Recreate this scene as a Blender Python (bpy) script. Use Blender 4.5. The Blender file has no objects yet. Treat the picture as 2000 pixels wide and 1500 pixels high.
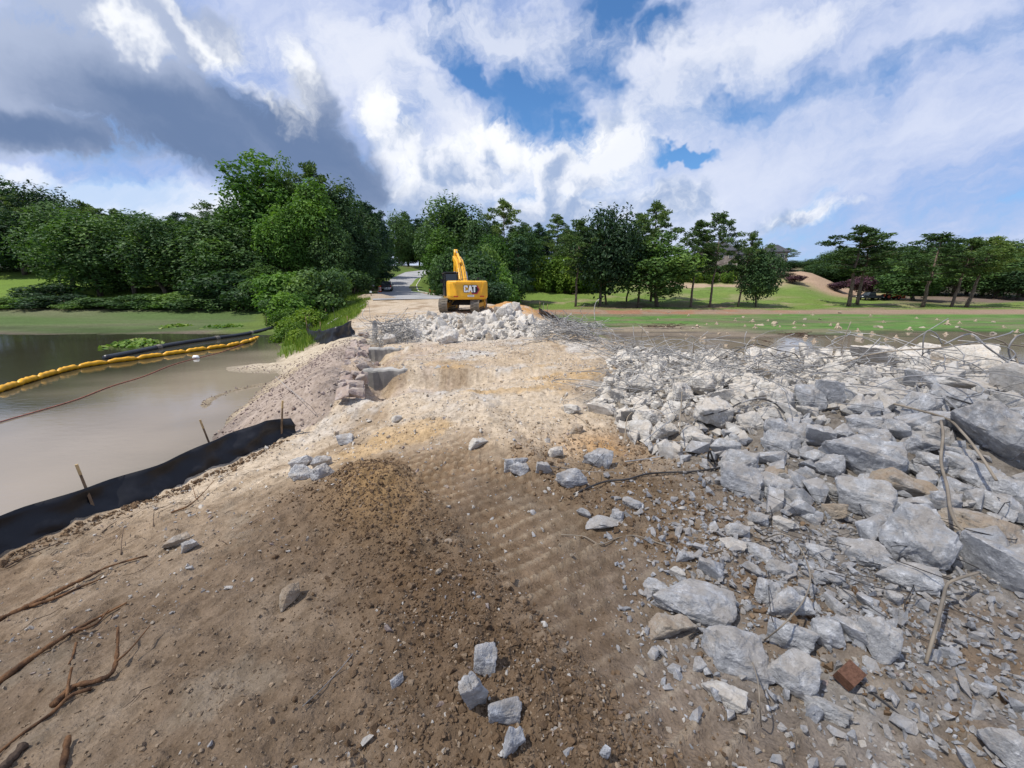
import bpy, math, random
import numpy as np
from mathutils import Vector, Matrix, Euler

R = math.radians
scene = bpy.context.scene
COL = scene.collection
rng = np.random.default_rng(11)
random.seed(5)

# ------------------------------------------------------------------ camera
CAM_Z = 1.9
PITCH = R(13.9)
F = 767.0
cam_data = bpy.data.cameras.new('camera')
cam = bpy.data.objects.new('camera', cam_data)
COL.objects.link(cam)
cam.location = (0, 0, CAM_Z)
cam.rotation_euler = (math.pi / 2 - PITCH, 0, 0)
cam_data.sensor_width = 36
cam_data.lens = 36 * F / 2000
cam_data.clip_start = 0.05
cam_data.clip_end = 3000
scene.camera = cam

# ------------------------------------------------------------------ light and exposure
SUN_EL = R(60)
SUN_AZ = R(248)                # compass style: 0 = +Y, 90 = +X ; the sun stands behind and to the left
sun_dir = Vector((math.sin(SUN_AZ) * math.cos(SUN_EL), math.cos(SUN_AZ) * math.cos(SUN_EL), math.sin(SUN_EL)))
sd = bpy.data.lights.new('sun', 'SUN')
sd.energy = 4.5
sd.angle = R(0.55)
sd.color = (1.0, 0.955, 0.88)
sun = bpy.data.objects.new('sun', sd)
COL.objects.link(sun)
sun.rotation_euler = (-sun_dir).to_track_quat('-Z', 'Y').to_euler()
sun.location = (-40, -20, 80)
scene.view_settings.view_transform = 'Standard'
scene.view_settings.look = 'None'
scene.view_settings.exposure = 0.12
scene.view_settings.gamma = 1.0
scene.view_settings.use_curve_mapping = False
scene.render.film_transparent = False
scene.cycles.max_bounces = 6
scene.cycles.diffuse_bounces = 3
scene.cycles.glossy_bounces = 3
scene.cycles.transmission_bounces = 4
scene.cycles.transparent_max_bounces = 6
scene.cycles.use_denoising = True


def s2l(*c):
    """sRGB 0-255 to linear."""
    out = []
    for v in c:
        v = v / 255.0
        out.append(v / 12.92 if v <= 0.04045 else ((v + 0.055) / 1.055) ** 2.4)
    return tuple(out)


def pix(u, v):
    """direction of the ray through a point of the 2000 x 1500 photograph, as dx/dy, dz/dy (per metre forward)."""
    up = 750.0 - v
    dy = F * math.cos(PITCH) + up * math.sin(PITCH)
    dz = -F * math.sin(PITCH) + up * math.cos(PITCH)
    return (u - 1000.0) / dy, dz / dy


def at(u, v, y):
    a, b = pix(u, v)
    return Vector((a * y, y, CAM_Z + b * y))


# ------------------------------------------------------------------ sky
world = bpy.data.worlds.new('World')
scene.world = world
world.use_nodes = True
wt = world.node_tree
wt.nodes.clear()


class NB:
    """small node-expression builder"""
    def __init__(self, tree):
        self.t = tree

    def n(self, kind, **kw):
        nd = self.t.nodes.new(kind)
        for k, v in kw.items():
            setattr(nd, k, v)
        return nd

    def put(self, sock, val):
        if hasattr(val, 'is_output'):
            self.t.links.new(val, sock)
        elif val is not None:
            sock.default_value = val

    def m(self, op, a, b=None, c=None, clamp=False):
        nd = self.n('ShaderNodeMath', operation=op, use_clamp=clamp)
        self.put(nd.inputs[0], a)
        if b is not None:
            self.put(nd.inputs[1], b)
        if c is not None:
            self.put(nd.inputs[2], c)
        return nd.outputs[0]

    def add(self, a, b): return self.m('ADD', a, b)
    def sub(self, a, b): return self.m('SUBTRACT', a, b)
    def mul(self, a, b): return self.m('MULTIPLY', a, b)
    def div(self, a, b): return self.m('DIVIDE', a, b)
    def mx(self, a, b): return self.m('MAXIMUM', a, b)
    def mn(self, a, b): return self.m('MINIMUM', a, b)

    def step(self, x, lo, hi):
        nd = self.n('ShaderNodeMapRange', interpolation_type='SMOOTHSTEP')
        self.put(nd.inputs[0], x)
        nd.inputs[1].default_value = lo
        nd.inputs[2].default_value = hi
        return nd.outputs[0]

    def ramp(self, x, lo, hi, a=0.0, b=1.0):
        nd = self.n('ShaderNodeMapRange')
        self.put(nd.inputs[0], x)
        nd.inputs[1].default_value = lo
        nd.inputs[2].default_value = hi
        nd.inputs[3].default_value = a
        nd.inputs[4].default_value = b
        return nd.outputs[0]

    def xyz(self, x, y, z=0.0):
        nd = self.n('ShaderNodeCombineXYZ')
        for i, q in enumerate((x, y, z)):
            self.put(nd.inputs[i], q)
        return nd.outputs[0]

    def noise(self, vec, scale, detail=4.0, rough=0.55, dist=0.0, col=False, lac=2.0):
        nd = self.n('ShaderNodeTexNoise', noise_dimensions='3D')
        if vec is not None:
            self.put(nd.inputs['Vector'], vec)
        nd.inputs['Scale'].default_value = scale
        nd.inputs['Detail'].default_value = detail
        nd.inputs['Roughness'].default_value = rough
        nd.inputs['Lacunarity'].default_value = lac
        nd.inputs['Distortion'].default_value = dist
        return nd.outputs['Color' if col else 'Fac']

    def mix(self, f, a, b, mode='MIX'):
        nd = self.n('ShaderNodeMix', data_type='RGBA', blend_type=mode)
        self.put(nd.inputs[0], f)
        for i, q in ((6, a), (7, b)):
            if isinstance(q, tuple):
                q = (*q, 1.0)[:4]
            self.put(nd.inputs[i], q)
        return nd.outputs[2]

    def sep(self, v):
        nd = self.n('ShaderNodeSeparateXYZ')
        self.put(nd.inputs[0], v)
        return nd.outputs


def build_sky():
    b = NB(wt)
    tc = b.n('ShaderNodeTexCoord')
    D = tc.outputs['Generated']
    x, y, z = b.sep(D)
    ys = b.m('SQRT', b.add(b.mul(y, y), 0.09))
    A = b.div(x, ys)
    B = b.div(z, ys)

    def ab(u, v):
        p, q = pix(u, v)
        n = 1 / math.sqrt(1 + p * p + q * q)
        yy = math.sqrt(n * n + 0.09)
        return p * n / yy, q * n / yy

    # domain warp
    w1 = b.sep(b.noise(b.xyz(A, B, 0.3), 2.6, 2.0, 0.6, col=True))
    w2 = b.sep(b.noise(b.xyz(A, B, 4.7), 8.0, 4.0, 0.66, col=True))
    Aw = b.add(A, b.add(b.mul(b.sub(w1[0], 0.5), 0.26), b.mul(b.sub(w2[0], 0.5), 0.16)))
    Bw = b.add(B, b.add(b.mul(b.sub(w1[1], 0.5), 0.18), b.mul(b.sub(w2[1], 0.5), 0.16)))
    Af = b.add(A, b.add(b.mul(b.sub(w1[0], 0.5), 0.12), b.mul(b.sub(w2[0], 0.5), 0.085)))
    Bf = b.add(B, b.add(b.mul(b.sub(w1[1], 0.5), 0.09), b.mul(b.sub(w2[1], 0.5), 0.085)))
    Vw, Vf = b.xyz(Aw, Bw, 0.0), b.xyz(Af, Bf, 0.0)

    def ell(u, v, ru, rv, rot=0.0, warp=1):
        """elliptic field: 1 at the middle, 0 on the rim (rot in degrees counter-clockwise)."""
        ca, cb = ab(u, v)
        k = abs(ab(u + 50, v)[0] - ab(u - 50, v)[0]) / 100
        k2 = abs(ab(u, v - 50)[1] - ab(u, v + 50)[1]) / 100
        mp = b.n('ShaderNodeMapping', vector_type='TEXTURE')
        b.put(mp.inputs[0], Vw if warp == 1 else Vf)
        mp.inputs[1].default_value = (ca, cb, 0)
        mp.inputs[2].default_value = (0, 0, R(rot))
        mp.inputs[3].default_value = (ru * k, rv * k2, 1)
        ln = b.n('ShaderNodeVectorMath', operation='LENGTH')
        b.put(ln.inputs[0], mp.outputs[0])
        return ln.outputs['Value']

    def union(*fs):
        r = fs[0]
        for f in fs[1:]:
            r = b.m('SMOOTH_MIN', r, f, 0.25)
        return b.sub(1.0, r)

    # streaked veil of high cloud
    c, s = math.cos(R(20)), math.sin(R(20))
    sa = b.add(b.mul(Af, c), b.mul(Bf, s))
    sb = b.sub(b.mul(Bf, c), b.mul(Af, s))
    nv = b.noise(b.xyz(b.mul(sa, 1.0), b.mul(sb, 2.8), 1.2), 2.2, 6.0, 0.6)
    nfine = b.noise(b.xyz(Aw, Bw, 2.2), 9.0, 6.0, 0.68)
    fine = b.mul(b.sub(nfine, 0.5), 1.0)
    gaps = union(ell(1215, 55, 60, 140, -14), ell(1330, 60, 70, 55, 15), ell(1060, 200, 100, 62, 22), ell(1115, 255, 36, 70, 10),
                 ell(930, 150, 130, 30, -38), ell(890, 60, 22, 95, 25), ell(1310, 303, 50, 14, 4),
                 ell(235, 400, 50, 16, -6))
    soft = union(ell(1625, 378, 55, 18, 16), ell(1530, 185, 130, 26, 10), ell(1420, 205, 80, 24, 20), ell(1850, 90, 200, 24, 14), ell(1980, 40, 60, 60, 0))
    vf = b.mul(b.sub(nv, 0.5), 2.2)
    veil = b.step(b.sub(b.add(b.add(vf, b.mul(fine, 1.0)), 0.90), b.add(b.mul(b.step(gaps, -0.55, 0.65), 1.4), b.mul(b.step(soft, -0.9, 0.8), 0.50))), -0.30, 1.05)
    veil_c = b.mix(b.step(b.add(vf, b.mul(fine, 0.7)), -0.5, 0.55), s2l(150, 172, 220), s2l(208, 216, 239))
    # brighter towards the middle of the view, where the cloud is thin and sunlit
    mid = b.step(union(ell(1250, 330, 700, 330, 20)), -0.3, 0.9)
    veil_c = b.mix(b.mul(mid, 0.45), veil_c, s2l(226, 231, 244))
    veil = b.mul(veil, 0.94)

    # cumulus bank over the trees in the middle
    cum = union(ell(980, 285, 90, 50, -15, 2), ell(890, 330, 160, 60, 0, 2), ell(1120, 330, 120, 60, 0, 2), ell(1205, 290, 85, 80, 10, 2),
                ell(1060, 400, 220, 60, 0, 2), ell(800, 390, 110, 65, 0, 2), ell(1290, 390, 100, 50, 0, 2), ell(1570, 422, 110, 26, 8, 2),
                ell(735, 235, 60, 70, 30, 2), ell(780, 290, 70, 60, 0, 2))
    thin = union(ell(720, 120, 120, 80, 10), ell(1010, 70, 180, 55, -5), ell(1300, 190, 180, 55, 32), ell(1480, 95, 160, 50, 22), ell(850, 230, 100, 60, -30))
    cumA = b.step(b.add(cum, b.mul(fine, 1.7)), -0.16, 0.52)
    thinA = b.step(b.add(thin, b.mul(fine, 2.4)), -0.75, 0.75)
    lo = b.step(B, ab(1000, 470)[1], ab(1000, 270)[1])
    puff = b.noise(b.xyz(Af, Bf, 9.1), 7.0, 6.0, 0.62)
    puff_s = b.noise(b.xyz(b.add(Af, 0.022), b.sub(Bf, 0.03), 9.1), 7.0, 4.0, 0.6)
    rel = b.mul(b.sub(puff, puff_s), 3.0)
    lit = b.add(b.add(b.mul(lo, 0.5), rel), b.mul(b.sub(puff, 0.42), 1.2))
    cum_c = b.mix(b.step(lit, -0.2, 0.75), s2l(162, 180, 212), s2l(238, 241, 249))
    hot = union(ell(985, 270, 80, 42, -25, 2), ell(735, 230, 48, 55, 40, 2), ell(905, 270, 55, 40, 0, 2), ell(790, 345, 40, 55, 0, 2),
                ell(1150, 265, 70, 40, 0, 2))
    cum_c = b.mix(b.mul(b.step(b.add(hot, b.mul(fine, 1.8)), -0.3, 0.9), 0.9), cum_c, s2l(252, 253, 255))

    # the great dark cloud
    dark = union(ell(330, 215, 450, 120, -20, 2), ell(600, 285, 150, 95, -40, 2), ell(615, 190, 45, 120, 18, 2), ell(120, 130, 380, 110, -10, 2),
                 ell(680, 350, 95, 55, -30, 2), ell(60, 245, 260, 62, -8, 2), ell(-150, 160, 320, 140, 0, 2), ell(240, 40, 280, 80, -10, 2), ell(420, 70, 75, 65, -10, 2))
    darkA = b.step(b.add(dark, b.mul(fine, 1.0)), -0.12, 0.38)
    c2, s2 = math.cos(R(-26)), math.sin(R(-26))
    da_ = b.add(b.mul(Af, c2), b.mul(Bf, s2))
    db_ = b.sub(b.mul(Bf, c2), b.mul(Af, s2))
    nd = b.noise(b.xyz(b.mul(da_, 0.9), b.mul(db_, 2.2), 3.3), 3.0, 5.0, 0.58)
    deep = union(ell(590, 275, 230, 110, -38, 2), ell(400, 280, 290, 95, -18, 2), ell(310, 215, 220, 75, -22, 2), ell(60, 250, 220, 40, -8, 2))
    dk = b.add(b.step(deep, -0.6, 0.9), b.mul(b.sub(nd, 0.5), 1.5))
    dark_c = b.mix(b.step(dk, -0.15, 1.05), s2l(170, 182, 208), s2l(106, 127, 163))
    topl = b.step(union(ell(90, 30, 420, 120, -6, 2)), -0.3, 0.6)
    dark_c = b.mix(b.mul(topl, 0.7), dark_c, s2l(178, 190, 215))
    # sunlit shoulders on it
    rim = union(ell(545, 95, 78, 75, -30), ell(500, 135, 100, 34, -30), ell(590, 115, 28, 42, 30), ell(395, 95, 130, 20, -37), ell(200, 60, 50, 26, -20))
    rimA = b.step(b.add(rim, b.mul(fine, 2.4)), -0.85, 0.9)
    dark_c = b.mix(b.mul(rimA, 0.95), dark_c, s2l(246, 248, 252))

    # bright gap of sky low on the left, under the dark cloud
    lowA = b.step(b.add(union(ell(300, 400, 420, 60, -5, 2), ell(60, 335, 100, 20, -15, 2)), fine), -0.1, 0.55)
    low_c = b.mix(b.step(nv, 0.38, 0.6), s2l(198, 215, 241), s2l(234, 238, 248))
    # grey foot of the clouds over the trees, middle
    foot = b.step(b.add(union(ell(860, 420, 330, 55, 0, 2), ell(1080, 455, 240, 50, 0, 2)), b.mul(fine, 1.2)), -0.2, 0.8)

    col = b.mix(b.mul(thinA, 0.75), veil_c, s2l(236, 239, 248))
    col = b.mix(cumA, col, cum_c)
    col = b.mix(b.mul(foot, 0.55), col, s2l(146, 166, 202))
    col = b.mix(lowA, col, low_c)
    col = b.mix(darkA, col, dark_c)
    alpha = b.mx(b.mx(veil, b.mul(cumA, 0.97)), b.mx(b.mul(lowA, 0.9), b.mul(darkA, 0.99)))
    alpha = b.mx(alpha, b.mx(b.mul(foot, 0.8), b.mul(thinA, 0.85)))

    sky = b.n('ShaderNodeTexSky', sky_type='NISHITA')
    sky.sun_disc = False
    sky.sun_elevation = SUN_EL
    sky.sun_rotation = SUN_AZ
    sky.air_density = 1.0
    sky.dust_density = 0.3
    sky.ozone_density = 2.5
    bg1 = b.n('ShaderNodeBackground')
    deepen = b.mix(1.0, sky.outputs[0], (0.56, 0.86, 1.10), 'MULTIPLY')
    wt.links.new(deepen, bg1.inputs[0])
    bg1.inputs[1].default_value = 0.13
    bg2 = b.n('ShaderNodeBackground')
    wt.links.new(col, bg2.inputs[0])
    bg2.inputs[1].default_value = 1.0
    ms = b.n('ShaderNodeMixShader')
    wt.links.new(alpha, ms.inputs[0])
    wt.links.new(bg1.outputs[0], ms.inputs[1])
    wt.links.new(bg2.outputs[0], ms.inputs[2])
    out = b.n('ShaderNodeOutputWorld')
    wt.links.new(ms.outputs[0], out.inputs[0])


build_sky()
world.cycles.sampling_method = 'MANUAL'
world.cycles.sample_map_resolution = 512

# ------------------------------------------------------------------ numpy noise
def _hash(ix, iy, seed):
    h = (ix.astype(np.int64) * 374761393 + iy.astype(np.int64) * 668265263 + seed * 1442695041) & 0xFFFFFFFF
    h = ((h ^ (h >> 13)) * 1274126177) & 0xFFFFFFFF
    h = h ^ (h >> 16)
    return (h & 0xFFFFFF) / float(0xFFFFFF)


def vnoise(x, y, seed=0):
    x0, y0 = np.floor(x), np.floor(y)
    fx, fy = x - x0, y - y0
    fx = fx * fx * fx * (fx * (fx * 6 - 15) + 10)
    fy = fy * fy * fy * (fy * (fy * 6 - 15) + 10)
    a = _hash(x0, y0, seed)
    b = _hash(x0 + 1, y0, seed)
    c = _hash(x0, y0 + 1, seed)
    d = _hash(x0 + 1, y0 + 1, seed)
    return (a + (b - a) * fx) * (1 - fy) + (c + (d - c) * fx) * fy


def fbm(x, y, oct=4, seed=0, rough=0.5):
    """-0.5 .. 0.5"""
    s, amp, tot = 0.0, 1.0, 0.0
    for i in range(oct):
        k = 2.03 ** i
        c, sn = math.cos(0.6 * i), math.sin(0.6 * i)
        s = s + amp * (vnoise((x * c - y * sn) * k + 17.3 * i, (x * sn + y * c) * k - 9.1 * i, seed + i) - 0.5)
        tot += amp
        amp *= rough
    return s / tot * 1.25


def sstep(a, b, x):
    t = np.clip((x - a) / (b - a), 0, 1)
    return t * t * (3 - 2 * t)


def lerp(a, b, t):
    return a + (b - a) * t


def seg_dist(x, y, pts):
    d = np.full(np.shape(x), 1e9)
    for (x0, y0), (x1, y1) in zip(pts[:-1], pts[1:]):
        dx, dy = x1 - x0, y1 - y0
        t = np.clip(((x - x0) * dx + (y - y0) * dy) / (dx * dx + dy * dy), 0, 1)
        d = np.minimum(d, np.hypot(x - x0 - t * dx, y - y0 - t * dy))
    return d


def inside(x, y, poly):
    c = np.zeros(np.shape(x), bool)
    n = len(poly)
    for i in range(n):
        x0, y0 = poly[i]
        x1, y1 = poly[(i + 1) % n]
        cond = (y0 > y) != (y1 > y)
        xs = (x1 - x0) * (y - y0) / ((y1 - y0) if y1 != y0 else 1e-9) + x0
        c ^= cond & (x < xs)
    return c


def sdist(x, y, poly):
    """signed distance, positive inside the closed polygon."""
    d = seg_dist(x, y, list(poly) + [poly[0]])
    return np.where(inside(x, y, poly), d, -d)


# ------------------------------------------------------------------ the lie of the land (x right, y forward, z up)
WATER = -1.4            # pond behind the silt fence
LAKE = -2.6             # what is left of the drained lake on the other side
YL = [-30, 0.0, 6.6, 7.2, 7.6, 14.8, 16.5, 18.0, 23, 40, 52, 60, 77, 90, 105, 125, 145, 170, 320]
XL = [-15.7, -6.3, -4.2, -3.7, -3.75, -6.2, -7.0, -7.4, -9.4, -14.6, -18.2, -20.5, -26.5, -29.5, -31.5, -32.5, -29.5, -23, 20]
YR = [-30, 0, 4, 7, 9, 12, 15, 20, 30, 37, 45, 52, 60, 77, 90, 105, 125, 145, 170, 320]
XR = [20, 18, 15, 11.5, 7.5, 4.2, 3.2, 2.4, 1.1, 0.2, -3.5, -7.2, -10.2, -17.2, -20.8, -23.2, -25.2, -23, -16, 30]
ZC = [(-30, 0), (30, -0.1), (45, 0.15), (55, 0.5), (66, 0.72), (77, 1.0), (84, 1.5), (90, 2.1), (105, 4.0), (125, 6.3), (145, 8.0), (170, 9), (320, 16)]
ZL = [(-30, -2.1), (25, -2.0), (27.5, -1.45), (29, -1.36), (41, -1.2), (46, -0.4), (55, 0.7), (75, 4.6), (100, 7), (150, 9), (320, 18)]
ZRH = [(-30, -3.4), (18, -3.3), (25, -3.0), (33, -2.80), (37, -2.61), (42, -2.49), (64, -2.35), (67, -2.22), (70, -2.0), (76, -1.85), (90, -0.5), (105, 1.9), (120, 4.2), (150, 8.6), (200, 12), (320, 20)]
ZRL = [(-30, -3.4), (18, -3.3), (25, -3.0), (33, -2.80), (37, -2.61), (42, -2.49), (64, -2.35), (67, -2.22), (70, -2.0), (76, -1.85), (90, -1.5), (115, -0.9), (150, 0.6), (200, 3), (320, 8)]


def tab(y, t):
    return np.interp(y, [p[0] for p in t], [p[1] for p in t])


FOOT = [(3.4, 13.2), (2.1, 8.6), (1.3, 6.1), (1.6, 4.8), (2.0, 3.5), (2.9, 2.55), (3.7, 1.9), (6, 1.1)]   # toe of the big rubble heap
HEAP1 = FOOT + [(16, 1.1), (16, 8.5), (8.5, 10.5), (5.2, 13.0)]
HEAP2 = [(-4.9, 15.3), (-1.9, 14.2), (0.9, 14.9), (2.0, 20.0), (0.9, 25.5), (-1.6, 26.6), (-5.2, 26.8), (-6.5, 24.0), (-6.0, 18.5)]
TRACK_DIR = np.array([-0.55, 0.835])
TRACK_PT = np.array([0.52, 2.45])


def fence_x(y):
    return -6.3 + 0.318 * y


def H(x, y):
    x = np.asarray(x, float)
    y = np.asarray(y, float)
    x, y = np.broadcast_arrays(x, y)
    wob = fbm(x * 0.22, y * 0.22, 3, 40)
    wob2 = fbm(x * 0.9, y * 0.9, 3, 41)
    far = sstep(14, 24, y)
    xl = np.interp(y, YL, XL) + (wob * 1.4 + wob2 * 0.4) * far * (1 - sstep(45, 55, y)) + wob2 * 0.12
    xr = np.interp(y, YR, XR) + (wob * 1.2 + wob2 * 0.5) * (1 - sstep(45, 55, y))
    zc = tab(y, ZC)
    lowL = -0.7 * sstep(-0.9, 1.0, (-0.6 - x) / np.maximum(-0.6 - fence_x(y), 0.5) * 1.9 - 0.9) * (1 - sstep(6.2, 8.5, y))
    zc = zc + lowL
    zc = zc - 0.12 * sstep(10, 16, y) * sstep(-2, -5, x + 0.25 * (y - 10)) * (1 - sstep(40, 50, y))
    zl = tab(y, ZL)
    k = np.where(y > 1, x / np.maximum(y, 1.0), 0)
    lowr = sstep(0.70, 0.84, k)
    zr = lerp(tab(y, ZRH), tab(y, ZRL), lowr)
    zr = zr + 1.0 * np.exp(-(((x - 12) / 22) ** 2 + ((y - 138) / 16) ** 2)) * 2.2
    zr = zr + 2.6 * np.exp(-(((x - 90) / 14) ** 2 + ((y - 117) / 11) ** 2))
    zr = zr + 0.25 * wob * sstep(70, 80, y) * 4
    # lake bed: mud bars and the puddle
    bed = sstep(15, 24, y) * (1 - sstep(60, 66, y))
    zr = zr + bed * (fbm(x * 0.10, y * 0.33, 4, 60) * 0.34)
    zl = zl + fbm(x * 0.15, y * 0.2, 3, 70) * 0.5 * sstep(44, 52, y) + fbm(x * 0.13, y * 0.4, 3, 71) * 0.16 * sstep(26, 29, y) * (1 - sstep(41, 46, y))
    dl = np.maximum(xl - x, 0)
    dr = np.maximum(x - xr, 0)
    sL = np.interp(y, [0, 6.4, 7.4, 15, 18, 30, 60, 90], [0.62, 0.62, 0.55, 0.50, 0.36, 0.36, 0.3, 0.45])
    sR = np.interp(y, [0, 9, 14, 30, 55, 70, 100], [0.45, 0.45, 0.42, 0.34, 0.3, 0.28, 0.35])
    cap = lambda d, s: s * (np.sqrt(d * d + 0.15) - 0.387)
    hl = zc + np.clip(zl - zc, -cap(dl, sL), cap(dl, sL))
    hr = zc + np.clip(zr - zc, -cap(dr, sR), cap(dr, sR))
    h = np.where(x < xl, hl, np.where(x > xr, hr, zc))
    crest = ((x >= xl - 0.3) & (x <= xr + 0.3))
    cm = np.clip(1 - np.maximum(dl, dr) / 1.5, 0, 1) * (1 - sstep(42, 50, y))     # bare earth of the dam
    # sand bars in the pond
    h = np.maximum(h, -1.60 + 0.36 * np.exp(-(((x + 9.6 + 0.2 * (y - 16)) / 3.0) ** 2 + ((y - 16.2) / 1.25) ** 2) * 1.0) + wob2 * 0.10 * (y < 25) - 5.0 * ((y > 24) | (x > -4) | (y < 8)))
    bar = np.hypot((x + 8.1) / 1.05, (y - 11.9) / 1.5)
    h = np.maximum(h, -1.50 + 0.15 * np.exp(-((bar - 1.0) / 0.16) ** 2) - 6 * sstep(-0.2, 0.5, x + 8.4) - 5.0 * ((y > 15) | (y < 8)))
    # spoil mound beside the digger, and the heaps
    h = h + 0.55 * np.exp(-(((x - 0.2 + 0.2 * (y - 33)) / 1.9) ** 2 + ((y - 33.5) / 3.6) ** 2)) * (1 + wob2)
    d1 = sdist(x, y, HEAP1)
    hp = sstep(-0.1, 2.1, d1) * np.interp(x, [1.5, 3.5, 6, 9], [0.36, 0.45, 0.60, 0.64]) * (1 - 0.72 * sstep(6.3, 9.5, y) * (1 - sstep(5.5, 7.5, x)))
    hp = hp * (1 - 0.50 * sstep(4.8, 6.8, y))
    hp = hp * (1 - 0.9 * sstep(3.4, 2.0, y) * sstep(2.5, 4.5, x) * 0.75)
    h = h + hp + np.where(d1 > 0, wob2 * 0.22 * sstep(0, 1.5, d1), 0)
    d2 = sdist(x, y, HEAP2)
    h = h + sstep(-0.2, 2.2, d2) * (0.20 + 0.16 * wob2 + 0.62 * np.exp(-(((x - 0.4) / 1.5) ** 2 + ((y - 22.6) / 3.4) ** 2)))
    h = h + 0.28 * np.exp(-(((x - 2.1) / 1.6) ** 2 + ((y - 14.6) / 1.1) ** 2)) * (1 + wob2)
    h = h + 0.22 * np.exp(-(((x + 3.6) / 2.4) ** 4 + ((y - 30.5) / 3.2) ** 4))
    wl = (x + 3.15) * 0.942 + (y - 7.35) * 0.337      # metres from the headwall line, dam side positive
    h = h - 0.26 * np.exp(-((wl - 0.62) / 0.24) ** 2) * sstep(7.3, 7.8, y) * (1 - sstep(14.3, 15.0, y))
    # trench behind the headwall, with the ledge of the old slab across it
    tr = sstep(-4.2, -3.4, x + 0.34 * (y - 8.9)) * (1 - sstep(-1.6, 1.2, x)) * sstep(7.5, 8.1, y) * (1 - sstep(9.2, 9.6, y))
    h = h - 0.42 * tr
    tr2 = sstep(-5.6, -5.0, x + 0.34 * (y - 12.2)) * (1 - sstep(-4.0, -1.8, x)) * sstep(11.2, 11.8, y) * (1 - sstep(12.9, 13.2, y))
    h = h - 0.25 * tr2
    # relief of the bare earth
    near = 1 - sstep(9, 20, y)
    rough = cm * (0.10 * fbm(x * 0.8, y * 0.8, 3, 1) + 0.085 * fbm(x * 2.6, y * 2.6, 5, 2, 0.62) * (0.5 + 0.5 * near))
    fx = x * 0.86 - y * 0.5          # slanting scrape lines
    rough = rough + cm * near * (0.070 * fbm(x * 8, y * 8, 4, 3, 0.62) + 0.045 * np.abs(fbm(x * 17, y * 17, 3, 5, 0.6)) * sstep(-0.25, 0.15, fbm(x * 1.1, y * 1.1, 3, 6)))
    # two berms and the crawler prints between them
    rx, ry = x - TRACK_PT[0], y - TRACK_PT[1]
    al = rx * TRACK_DIR[0] + ry * TRACK_DIR[1]
    ac = rx * TRACK_DIR[1] - ry * TRACK_DIR[0] + 0.10 * fbm(al * 0.7, al * 0 + 3, 2, 9)
    trk = np.exp(-(ac / 0.56) ** 6) * sstep(-2.6, -1.9, al) * (1 - sstep(2.6, 3.4, al)) * near
    brk = sstep(-0.10, 0.14, fbm(x * 2.3, y * 2.3, 3, 12) + 0.04)
    gph = al / 0.15 + 0.35 * fbm(x * 1.5, y * 1.5, 2, 14)
    grouser = 1.15 * np.exp(-((gph - np.round(gph)) / 0.11) ** 2) + 0.6 * fbm(x * 13, y * 13, 4, 19, 0.65)
    rough = rough * (1 - 0.65 * trk) + trk * (0.042 * grouser * (0.25 + 0.75 * brk) - 0.055)
    berm = np.exp(-((ac + 0.90) / 0.26) ** 2) * sstep(-2.2, -1.5, al) * (1 - sstep(2.6, 3.6, al)) * near
    berm2 = np.exp(-((ac - 0.72) / 0.16) ** 2) * sstep(-2.4, -1.2, al) * (1 - sstep(1.0, 2.2, al)) * near
    rough = rough + (berm * 0.085 + berm2 * 0.05) * (0.75 + 1.5 * fbm(x * 2.2, y * 2.2, 3, 15)) + berm * 0.05 * fbm(x * 14, y * 14, 2, 16)
    # a second set of prints further out
    al2 = (x - 0.35) * -0.32 + (y - 5.6) * 0.947
    ac2 = (x - 0.35) * 0.947 + (y - 5.6) * 0.32
    trk2 = np.exp(-(ac2 / 0.42) ** 6) * sstep(-1.6, -1.0, al2) * (1 - sstep(2.2, 3.2, al2)) * near * (1 - np.clip(trk * 1.6, 0, 1))
    rough = rough + trk2 * (0.020 * np.clip(np.cos(2 * math.pi * al2 / 0.16), -0.2, 1) * brk - 0.03)
    rough = rough + np.exp(-((ac2 + 0.62) / 0.16) ** 2) * sstep(-1.8, -1.0, al2) * (1 - sstep(1.6, 2.6, al2)) * near * 0.06 * (0.8 + fbm(x * 3, y * 3, 3, 18))
    h = h + rough
    slope = np.clip(np.maximum(dl, dr) / 1.0, 0, 1) * (y < 60)
    h = h + slope * 0.08 * fbm(x * 2.2, y * 2.2, 4, 22) * np.clip((h + 1.7) / 0.4, 0, 1)
    return h


def hz(x, y):
    return float(H(np.array([x]), np.array([y]))[0])


def hit(u, v, lift=0.0, y0=0.6, y1=260.0, level=None):
    """where the ray through a point of the photograph meets the ground (or a water level)."""
    a, b = pix(u, v)
    if level is not None:
        y = (level - CAM_Z) / b
        return Vector((a * y, y, level))
    lo, hi = y0, y1
    for n in (260, 24):
        ys = np.geomspace(lo, hi, n)
        d = CAM_Z + b * ys - H(a * ys, ys) - lift
        i = int(np.argmax(d < 0)) if (d < 0).any() else n - 1
        lo, hi = ys[max(i - 1, 0)], ys[i]
    y = hi
    if i > 0 and d[i] < 0:
        t = d[i - 1] / (d[i - 1] - d[i])
        y = lo + (hi - lo) * t
    return Vector((a * y, y, CAM_Z + b * y))


def depth_of(p):
    return p.y * math.cos(PITCH) + (CAM_Z - p.z) * math.sin(PITCH)


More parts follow.
